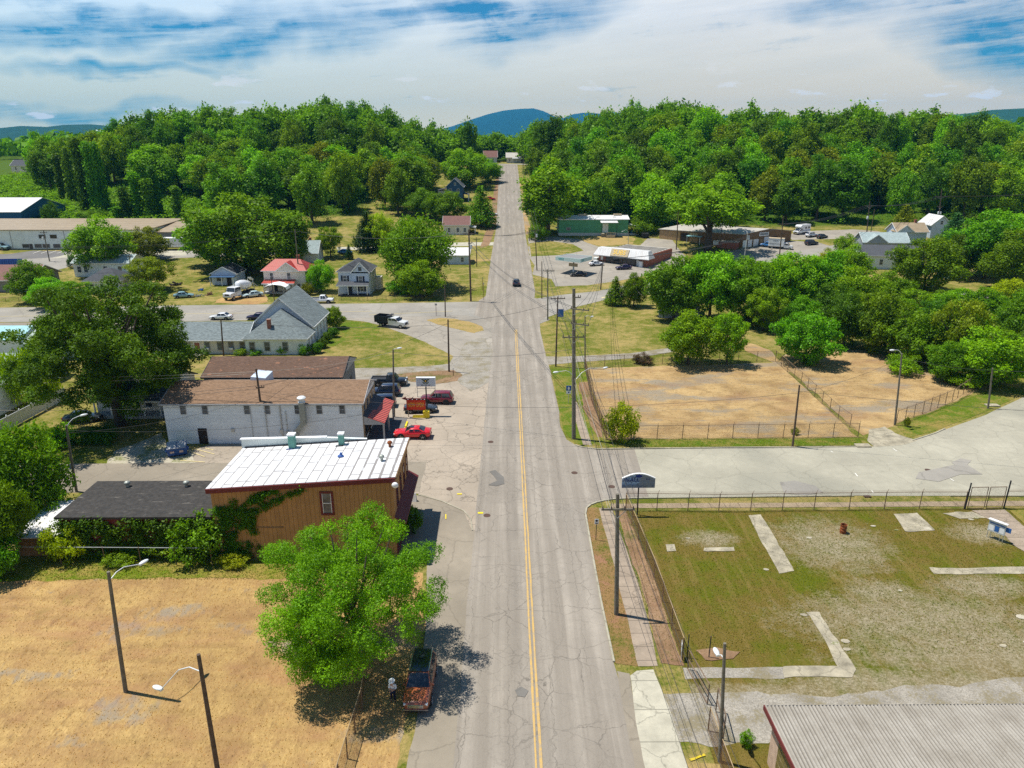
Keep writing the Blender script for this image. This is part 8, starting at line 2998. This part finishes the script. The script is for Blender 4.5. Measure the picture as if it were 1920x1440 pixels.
# clutter near the workshop
rk = random.Random(4)
CL = [('dumped_tarp', 'crumpled blue tarpaulin on the clutter by the workshop', 376, 545, M['sign_blue'], .9), ('scrap_pile', 'brown heap of scrap timber by the workshop', 392, 553, M['wood_brown'], 1.1), ('brush_pile', 'dark brush pile on the lawn behind the big dark tree', 330, 535, M['bark'], 1.6), ('scrap_pile', 'grey scrap pile at the edge of the mixer drive', 372, 556, M['duct'], .9), ('stone_planter', 'small brick fire pit by the willow', 96, 716, M['brick'], .7)]
for nm, lb, px, py, m_, s in CL:
    x, y, z = G(px, py)
    mb = MB()
    for k in range(16):
        a, q = rk.uniform(0, 6.28), rk.uniform(0, s)
        mb.bar((q * math.cos(a), q * math.sin(a), .1 + .5 * s * (1 - q / s) * rk.random()), (q * math.cos(a) + rk.uniform(-.7, .7) * s, q * math.sin(a) + rk.uniform(-.7, .7) * s, .15 + .6 * s * (1 - q / s) * rk.random()), .16 * s, .2 * s)
    o = mb.build(nm, m_)
    o.location = (x, y, z)
    tag(o, lb, nm.replace('_', ' '))
# storm drain hood by the side street kerb
for px, py, lb in ((1619, 838, 'concrete storm drain inlet at the dead lot verge'), (1862, 762, 'concrete drain slab on the bend verge')):
    x, y, z = G(px, py)
    o = MB().box(-.9, .9, -.45, .5, 0, .16).cyl((0, .1, .16), (0, .1, .19), .3, 12).build('storm_drain', M['slab'], None, bevel=.02)
    o.location = (x, y + .2, .02)
    tag(o, lb, 'storm drain')
o = MB().box(-.35, .35, -.18, .18, 0, .1).build('drain_grate', M['iron'])
o.location = (*G(1626, 932)[:2], .03)
tag(o, 'square iron drain grate by the sidewalk', 'drain grate')
t = thing('standing_figure_sign', 'small white shop display standing at the brown building corner', 'display', (*G(777, 940)[:2], .03))
MB().slab([(-.25, -.2, 0), (.25, -.2, 0), (.2, 0, .9), (-.2, 0, .9)], (0, .03, 0)).build('panel', M['sheet_white'], t)
MB().slab([(-.25, .25, 0), (.25, .25, 0), (.2, .04, .9), (-.2, .04, .9)], (0, .03, 0)).build('rear_panel', M['trim_grey'], t)

# ------------------------------------------------------------------ person


def skin(name, verts, edges, rad, mat, parent, sub=1, root=0, keep=None):
    me = bpy.data.meshes.new(name)
    me.from_pydata(verts, edges, [])
    o = bpy.data.objects.new(name, me)
    COL.objects.link(o)
    sk = o.modifiers.new('skin', 'SKIN')
    sk.use_smooth_shade = True
    for i, v in enumerate(me.skin_vertices[0].data):
        r = rad[i]
        v.radius = r if isinstance(r, tuple) else (r, r)
        v.use_root = i == root
    s = o.modifiers.new('sub', 'SUBSURF')
    s.levels = s.render_levels = sub
    bpy.context.view_layer.update()
    ev = o.evaluated_get(bpy.context.evaluated_depsgraph_get())
    m2 = bpy.data.meshes.new_from_object(ev)
    bpy.data.objects.remove(o)
    m2.materials.clear()
    m2.materials.append(mat)
    m2.polygons.foreach_set('use_smooth', [True] * len(m2.polygons))
    m2.name = name
    return link(bpy.data.objects.new(name, m2), parent)


t = thing('person', 'person in white hat and white shirt with navy trousers standing by the bronze car', 'person', (-7.72, 38.7, .02), -.15)
t.scale = (1.02,) * 3
# skeleton, facing -y, head bent over the hands
V = [(0, 0, .95), (0, .02, 1.18), (0, .01, 1.40), (0, -.03, 1.52), (0, -.06, 1.60), (0, -.09, 1.72),      # pelvis .. head
     (.10, 0, .90), (.11, -.03, .50), (.12, .03, .10), (.13, -.12, .05),                                    # leg
     (-.10, 0, .90), (-.12, -.01, .50), (-.14, .05, .10), (-.16, -.10, .05),
     (.20, .0, 1.40), (.24, .02, 1.14), (.10, -.24, 1.12), (.04, -.31, 1.13),                                # arm
     (-.20, .0, 1.40), (-.25, .02, 1.14), (-.11, -.24, 1.12), (-.05, -.31, 1.13)]
E_ = [(0, 1), (1, 2), (2, 3), (3, 4), (4, 5), (0, 6), (6, 7), (7, 8), (8, 9), (0, 10), (10, 11), (11, 12), (12, 13), (2, 14), (14, 15), (15, 16), (16, 17), (2, 18), (18, 19), (19, 20), (20, 21)]
R_ = [(.15, .11), (.14, .11), (.15, .10), .055, .075, .085, .085, .06, .042, .04, .085, .06, .042, .04, .06, .045, .034, .03, .06, .045, .034, .03]
for s, b in ((1, 17), (-1, 21)):
    bx, by, bz = V[b]
    for k in range(4):
        V.append((bx + s * (.03 - k * .02), by - .05, bz + .015 - .004 * k))
        V.append((bx + s * (.025 - k * .02) - s * .015, by - .085 + .006 * abs(k - 1.5), bz + .035))
        n_ = len(V)
        E_ += [(b, n_ - 2), (n_ - 2, n_ - 1)]
        R_ += [.0095, .0085]
    V.append((bx - s * .035, by - .01, bz + .03))
    V.append((bx - s * .045, by - .045, bz + .045))
    n_ = len(V)
    E_ += [(b, n_ - 2), (n_ - 2, n_ - 1)]
    R_ += [.011, .009]
body = skin('body', V, E_, R_, M['skin'], t)
mb = MB().sph((0, -.185, 1.705), (.018, .025, .03), 6, 5)
mb.build('nose', M['skin'], body, True)
for s in (-1, 1):
    MB().sph((s * .035, -.165, 1.735), (.014, .012, .010), 6, 4).build('eye', M['black_trim'], body)
    MB().sph((s * .088, -.085, 1.72), (.015, .03, .04), 6, 5).build('ear', M['skin'], body, True)
MB().sph((0, -.165, 1.665), (.03, .01, .007), 6, 4).build('mouth', M['awn_red'], body)
shirt = skin('shirt', [(0, 0, 1.0), (0, .02, 1.18), (0, .01, 1.38), (0, 0, 1.47), (.20, 0, 1.40), (.24, .02, 1.15), (.17, -.11, 1.13), (-.20, 0, 1.40), (-.25, .02, 1.15), (-.18, -.11, 1.13)],
             [(0, 1), (1, 2), (2, 3), (2, 4), (4, 5), (5, 6), (2, 7), (7, 8), (8, 9)], [(.175, .14), (.165, .135), (.175, .125), .08, .08, .066, .06, .08, .066, .06], M['sheet_white'], t)
skin('trousers', [(0, 0, .98), (.10, 0, .88), (.11, -.03, .50), (.12, .03, .12), (-.10, 0, .88), (-.12, -.01, .50), (-.14, .05, .12)], [(0, 1), (1, 2), (2, 3), (0, 4), (4, 5), (5, 6)], [(.165, .13), .105, .08, .07, .105, .08, .07], plain('navy_cloth', (.012, .016, .05), .8), t)
for s, x, y in ((1, .125, -.05), (-1, -.15, -.03)):
    MB().sph((x, y, .05), (.055, .15, .055), 10, 6).build('shoe', M['wood_brown'], t, True)
hat = MB().lathe([(.0, .14), (.07, .135), (.095, .10), (.10, .0), (.21, -.015), (.215, -.03), (.1, -.02), (.0, -.01)], n=20).xf(Matrix.Translation((0, -.10, 1.80)) @ Matrix.Rotation(.3, 4, 'X')).build('hat', M['sheet_white'], t, True)
MB().lathe([(.102, .0), (.104, .0), (.101, .035), (.099, .035)], n=20).xf(Matrix.Translation((0, -.10, 1.80)) @ Matrix.Rotation(.3, 4, 'X')).build('hat_band', M['trim_grey'], hat)
ph = MB().box(-.035, .035, -.006, .006, -.07, .07).xf(Matrix.Translation((-.0, -.39, 1.17)) @ Matrix.Rotation(-.7, 4, 'X')).build('phone', M['plastic'])
ph.location = t.location
ph.rotation_euler = t.rotation_euler
tag(ph, 'small dark phone held by the person in the white hat', 'phone')
HAZE_D = 5.5e-5
DENOISE = False
CLX, CLY = 0.3, 0.1
CL0, CL1 = .36, .48
SKYS, SUNS, EXPO = .075, 4.6, .5
SKYTINT = (.12, .52, .80)
WINDOWS = [(250, 50, .22, .022, -.10, .95), (470, 75, .12, .022, -.16, .95), (620, 60, .10, .03, -.08, .7), (240, 124, .13, .010, -.03, .7), (1010, 45, .12, .035, -.25, .75), (1900, 70, .14, .05, .25, 1.0), (1560, 25, .10, .02, .05, .6), (60, 208, .2, .012, -.03, .85), (930, 20, .1, .02, 0, .6)]
# ------------------------------------------------------------------ mountains, haze, sky, sun


def ridge(name, label, prof, Y, depth, color, seed, base=-40):
    """a mountain range: prof is the skyline as photo pixels, carried out to the distance Y"""
    r = random.Random(seed)
    P = [HY(px, py, Y) for px, py in prof]
    xs = np.linspace(P[0][0], P[-1][0], 120)
    zc = np.interp(xs, [p[0] for p in P], [p[2] for p in P])
    rows = 16
    v, f = [], []
    for j in range(rows + 6):
        t = j / rows
        for i, (x, z) in enumerate(zip(xs, zc)):
            spur = .5 + .5 * math.sin(x * (9.0 / (depth)) + math.sin(x * 3.1 / depth + seed) * 2.0)
            if t <= 1:
                k = t ** (1.15 - .45 * spur)
                zz = base + (z - base) * k
                zz += (z - base) * .05 * math.sin(i * 1.7 + j * 2.3) * (1 - t) * t * 4
            else:
                zz = z - (z - base) * (t - 1) * 1.6
            v.append((x, Y - depth * (1 - t), zz))
    n = len(xs)
    for j in range(rows + 5):
        for i in range(n - 1):
            f.append((j * n + i, j * n + i + 1, (j + 1) * n + i + 1, (j + 1) * n + i))
    me = bpy.data.meshes.new(name)
    me.from_pydata(v, [], f)
    me.polygons.foreach_set('use_smooth', [True] * len(me.polygons))
    t = NT(name + '_forest')
    p = t.pos()
    n1 = t.noise(p, .004 * 4000 / Y, 6, .7)
    n2 = t.noise(p, .03 * 4000 / Y, 4, .7)
    c = t.mix(t.rng(n1, .35, .65), tuple(k * .75 for k in color), color)
    c = t.mix(t.rng(n2, .35, .65, 0, .6), c, tuple(k * .5 for k in color))
    t.bsdf(c, .95, 0, .05, t.bump(n2, 1.0, 25))
    me.materials.append(t.m)
    tag(link(bpy.data.objects.new(name, me)), kind='structure')


ridge('blue_mountain', '', [(600, 262), (640, 244), (660, 226), (672, 222), (690, 228), (712, 235), (740, 250), (800, 250), (850, 236), (890, 222), (915, 214), (945, 207), (975, 204), (1000, 203), (1022, 209), (1040, 219), (1055, 222), (1070, 215), (1095, 211), (1115, 212), (1130, 214), (1150, 210), (1175, 214), (1200, 211), (1240, 214), (1272, 217), (1330, 217), (1400, 216), (1480, 224), (1600, 236), (1700, 262)], 11000, 2400, (.012, .045, .03), 2)
ridge('valley_hills', '', [(-300, 240), (-100, 242), (0, 240), (40, 236), (90, 238), (120, 234), (170, 233), (215, 237), (300, 246), (400, 258), (480, 264)], 5200, 1200, (.03, .075, .025), 5)
ridge('east_hills', '', [(1560, 264), (1640, 236), (1680, 224), (1720, 216), (1760, 217), (1820, 212), (1860, 206), (1920, 203), (2050, 200), (2300, 206)], 4700, 1100, (.03, .085, .018), 7)
# pale town specks on the valley hill
for i in range(14):
    rr = random.Random(i)
    px, py = rr.uniform(175, 205), rr.uniform(246, 252)
    x, y, z = HY(px, py, 4450)
    o = MB().box(-9, 9, -6, 6, -16, 4).slab([(-10, -7, 5), (10, -7, 5), (10, 0, 9), (-10, 0, 9)], (0, 0, .3)).slab([(-10, 7, 5), (10, 7, 5), (10, 0, 9), (-10, 0, 9)], (0, 0, .3)).build('distant_house', M['white_wall'])
    o.location = (x, y, z)
    tag(o, 'tiny pale house of the town on the far valley hill', 'house', 'houses on the far valley hill')
# air
HZM = bpy.data.materials.new('haze_air')
HZM.use_nodes = True
nt = HZM.node_tree
nt.nodes.clear()
ou = nt.nodes.new('ShaderNodeOutputMaterial')
vp = nt.nodes.new('ShaderNodeVolumePrincipled')
vp.inputs['Color'].default_value = (.07, .50, 1.0, 1)
vp.inputs['Density'].default_value = HAZE_D
vp.inputs['Anisotropy'].default_value = .0
nt.links.new(vp.outputs[0], ou.inputs['Volume'])
o = MB().box(-11500, 11500, -150, 12600, -62, 640).build('haze', HZM)
tag(o, 'thin blue summer haze filling the valley', 'haze', None, 'stuff')

W_ = bpy.data.worlds.new('World')
SC.world = W_
W_.use_nodes = True
nt = W_.node_tree
nt.nodes.clear()


class WT(NT):
    def __init__(s, t):
        s.t = t
        s.L = t.links.new


w = WT(nt)
out = w.n('OutputWorld')
bg = w.n('Background')
sky = w.n('TexSky', sky_type='NISHITA')
sky.sun_disc = False
sky.sun_elevation = SUN_EL
sky.sun_rotation = PI / 2 - SUN_AZ
sky.altitude = 300
sky.air_density = 1.2
sky.dust_density = .6
sky.ozone_density = 3
d = w.n('TexCoord').outputs['Generated']
x, y, z = w.xyz(d)
az_ = w.math('ARCTAN2', x, y)
el_ = w.math('ARCSINE', z)


def ae(ka, ke, rot=0, loc=(0, 0, 0)):
    """cloud coordinates from azimuth and elevation, stretched along the horizon"""
    c = w.n('CombineXYZ')
    w.L(az_, c.inputs[0])
    w.L(el_, c.inputs[1])
    return w.map(w.map(c.outputs[0], (1, 1, 1), (0, 0, rot), loc), (ka, ke, 1))


veil = w.noise(w.warp(ae(2.2, 9, -.08, (CLX, CLY, 0)), 1.3, .7), 1.3, 5, .58)
strk = w.noise(w.warp(ae(2.0, 22, -.10), 1.5, .5), 1.6, 7, .64)
fine = w.noise(w.warp(ae(3.5, 55, -.07), 2, .35), 2.2, 6, .7)
plume = w.noise(w.warp(ae(7, 9, .55), 1.6, .8), 1.5, 6, .66)
m = w.math('ADD', w.math('ADD', w.math('MULTIPLY', veil, .45), w.math('MULTIPLY', plume, .2)), w.math('ADD', w.math('MULTIPLY', strk, .25), w.math('MULTIPLY', fine, .10)))
cov = w.rng(m, CL0, CL1, .12, 1)
cov = w.math('ADD', cov, w.rng(z, .0, .13, .75, 0), clamp=True)


def blob(px, py, ra, re, tilt):
    """soft window in the veil, an ellipse in azimuth and elevation (radians)"""
    X, Y, Z = Vector(ray(px, py)).normalized()
    a0, e0 = math.atan2(X, Y), math.asin(Z)
    wv = w.warp(ae(1, 1), 9, .07)
    q = w.map(wv, (1, 1, 1), (0, 0, 0), (-a0, -e0, 0))
    q = w.map(w.map(q, (1, 1, 1), (0, 0, tilt)), (1 / ra, 1 / re, 1))
    ln = w.n('VectorMath', operation='LENGTH')
    w.L(q, ln.inputs[0])
    return w.rng(ln.outputs['Value'], .25, 1.15, 1, 0)


hole = None
for (px, py, ra, re, tilt, s_) in WINDOWS:
    b = w.math('MULTIPLY', blob(px, py, ra, re, tilt), s_)
    hole = b if hole is None else w.math('MAXIMUM', hole, b)
tex = w.math('ADD', w.math('MULTIPLY', strk, .45), w.math('ADD', w.math('MULTIPLY', fine, .3), w.math('MULTIPLY', plume, .25)))
hole = w.math('MULTIPLY', hole, w.rng(tex, .42, .62, 1.3, .3))
cov = w.math('SUBTRACT', cov, hole, clamp=True)
# veil faded out overhead, out of view, to cut its fill light
cov = w.math('MULTIPLY', cov, w.rng(z, .2, .42, 1, .06))
cc_ = w.n('CombineXYZ')
w.L(w.math('MULTIPLY', az_, 11), cc_.inputs[0])
w.L(w.math('MULTIPLY', el_, 42), cc_.inputs[1])
cum = w.noise(cc_.outputs[0], 1.15, 5, .55)
band = w.math('MULTIPLY', w.rng(el_, .004, .02), w.rng(el_, .045, .10, 1, 0))
cumm = w.math('MULTIPLY', w.rng(cum, .60, .645), band)
k = 1 / SKYS / 2 ** EXPO
sh = w.rng(w.math('ADD', w.math('MULTIPLY', veil, .5), w.math('MULTIPLY', strk, .5)), .38, .62)
body = w.mix(sh, (.74 * k, .78 * k, .82 * k), (.96 * k, .95 * k, .93 * k))
warm = w.mix(w.rng(z, .02, .09), (1.12 * k, .84 * k, .42 * k), (.92 * k, .78 * k, .50 * k))
body = w.mix(w.rng(z, .04, .15, .95, 0), body, warm)
body = w.mix(w.rng(az_, -.5, .25, 1, 0), body, w.mix(1.0, body, (.86, 1.06, 1.22), 'MULTIPLY'))
blue = w.mix(1.0, sky.outputs[0], SKYTINT, 'MULTIPLY')
col = w.mix(cov, blue, body)
col = w.mix(w.math('MULTIPLY', cumm, .9), col, (1.05 * k, 1.0 * k, .95 * k))
w.L(col, bg.inputs[0])
bg.inputs[1].default_value = SKYS
w.L(bg.outputs[0], out.inputs[0])

sl = bpy.data.lights.new('sun', 'SUN')
sl.energy = SUNS
sl.angle = math.radians(.53)
sl.color = (1, .945, .85)
so = bpy.data.objects.new('sun', sl)
COL.objects.link(so)
sd = Vector((math.cos(SUN_EL) * math.cos(SUN_AZ), math.cos(SUN_EL) * math.sin(SUN_AZ), math.sin(SUN_EL)))
so.rotation_euler = sd.to_track_quat('Z', 'Y').to_euler()
so.location = (0, 0, 200)
SC.view_settings.view_transform = 'Standard'
SC.view_settings.look = 'None'
SC.view_settings.exposure = EXPO
SC.view_settings.gamma = 1
SC.render.engine = 'CYCLES'
cy = SC.cycles
cy.max_bounces = 6
cy.diffuse_bounces = 3
cy.glossy_bounces = 2
cy.transmission_bounces = 3
cy.transparent_max_bounces = 24
cy.volume_bounces = 0
cy.use_denoising = DENOISE
cy.sample_clamp_indirect = 6
cy.caustics_reflective = False
cy.caustics_refractive = False
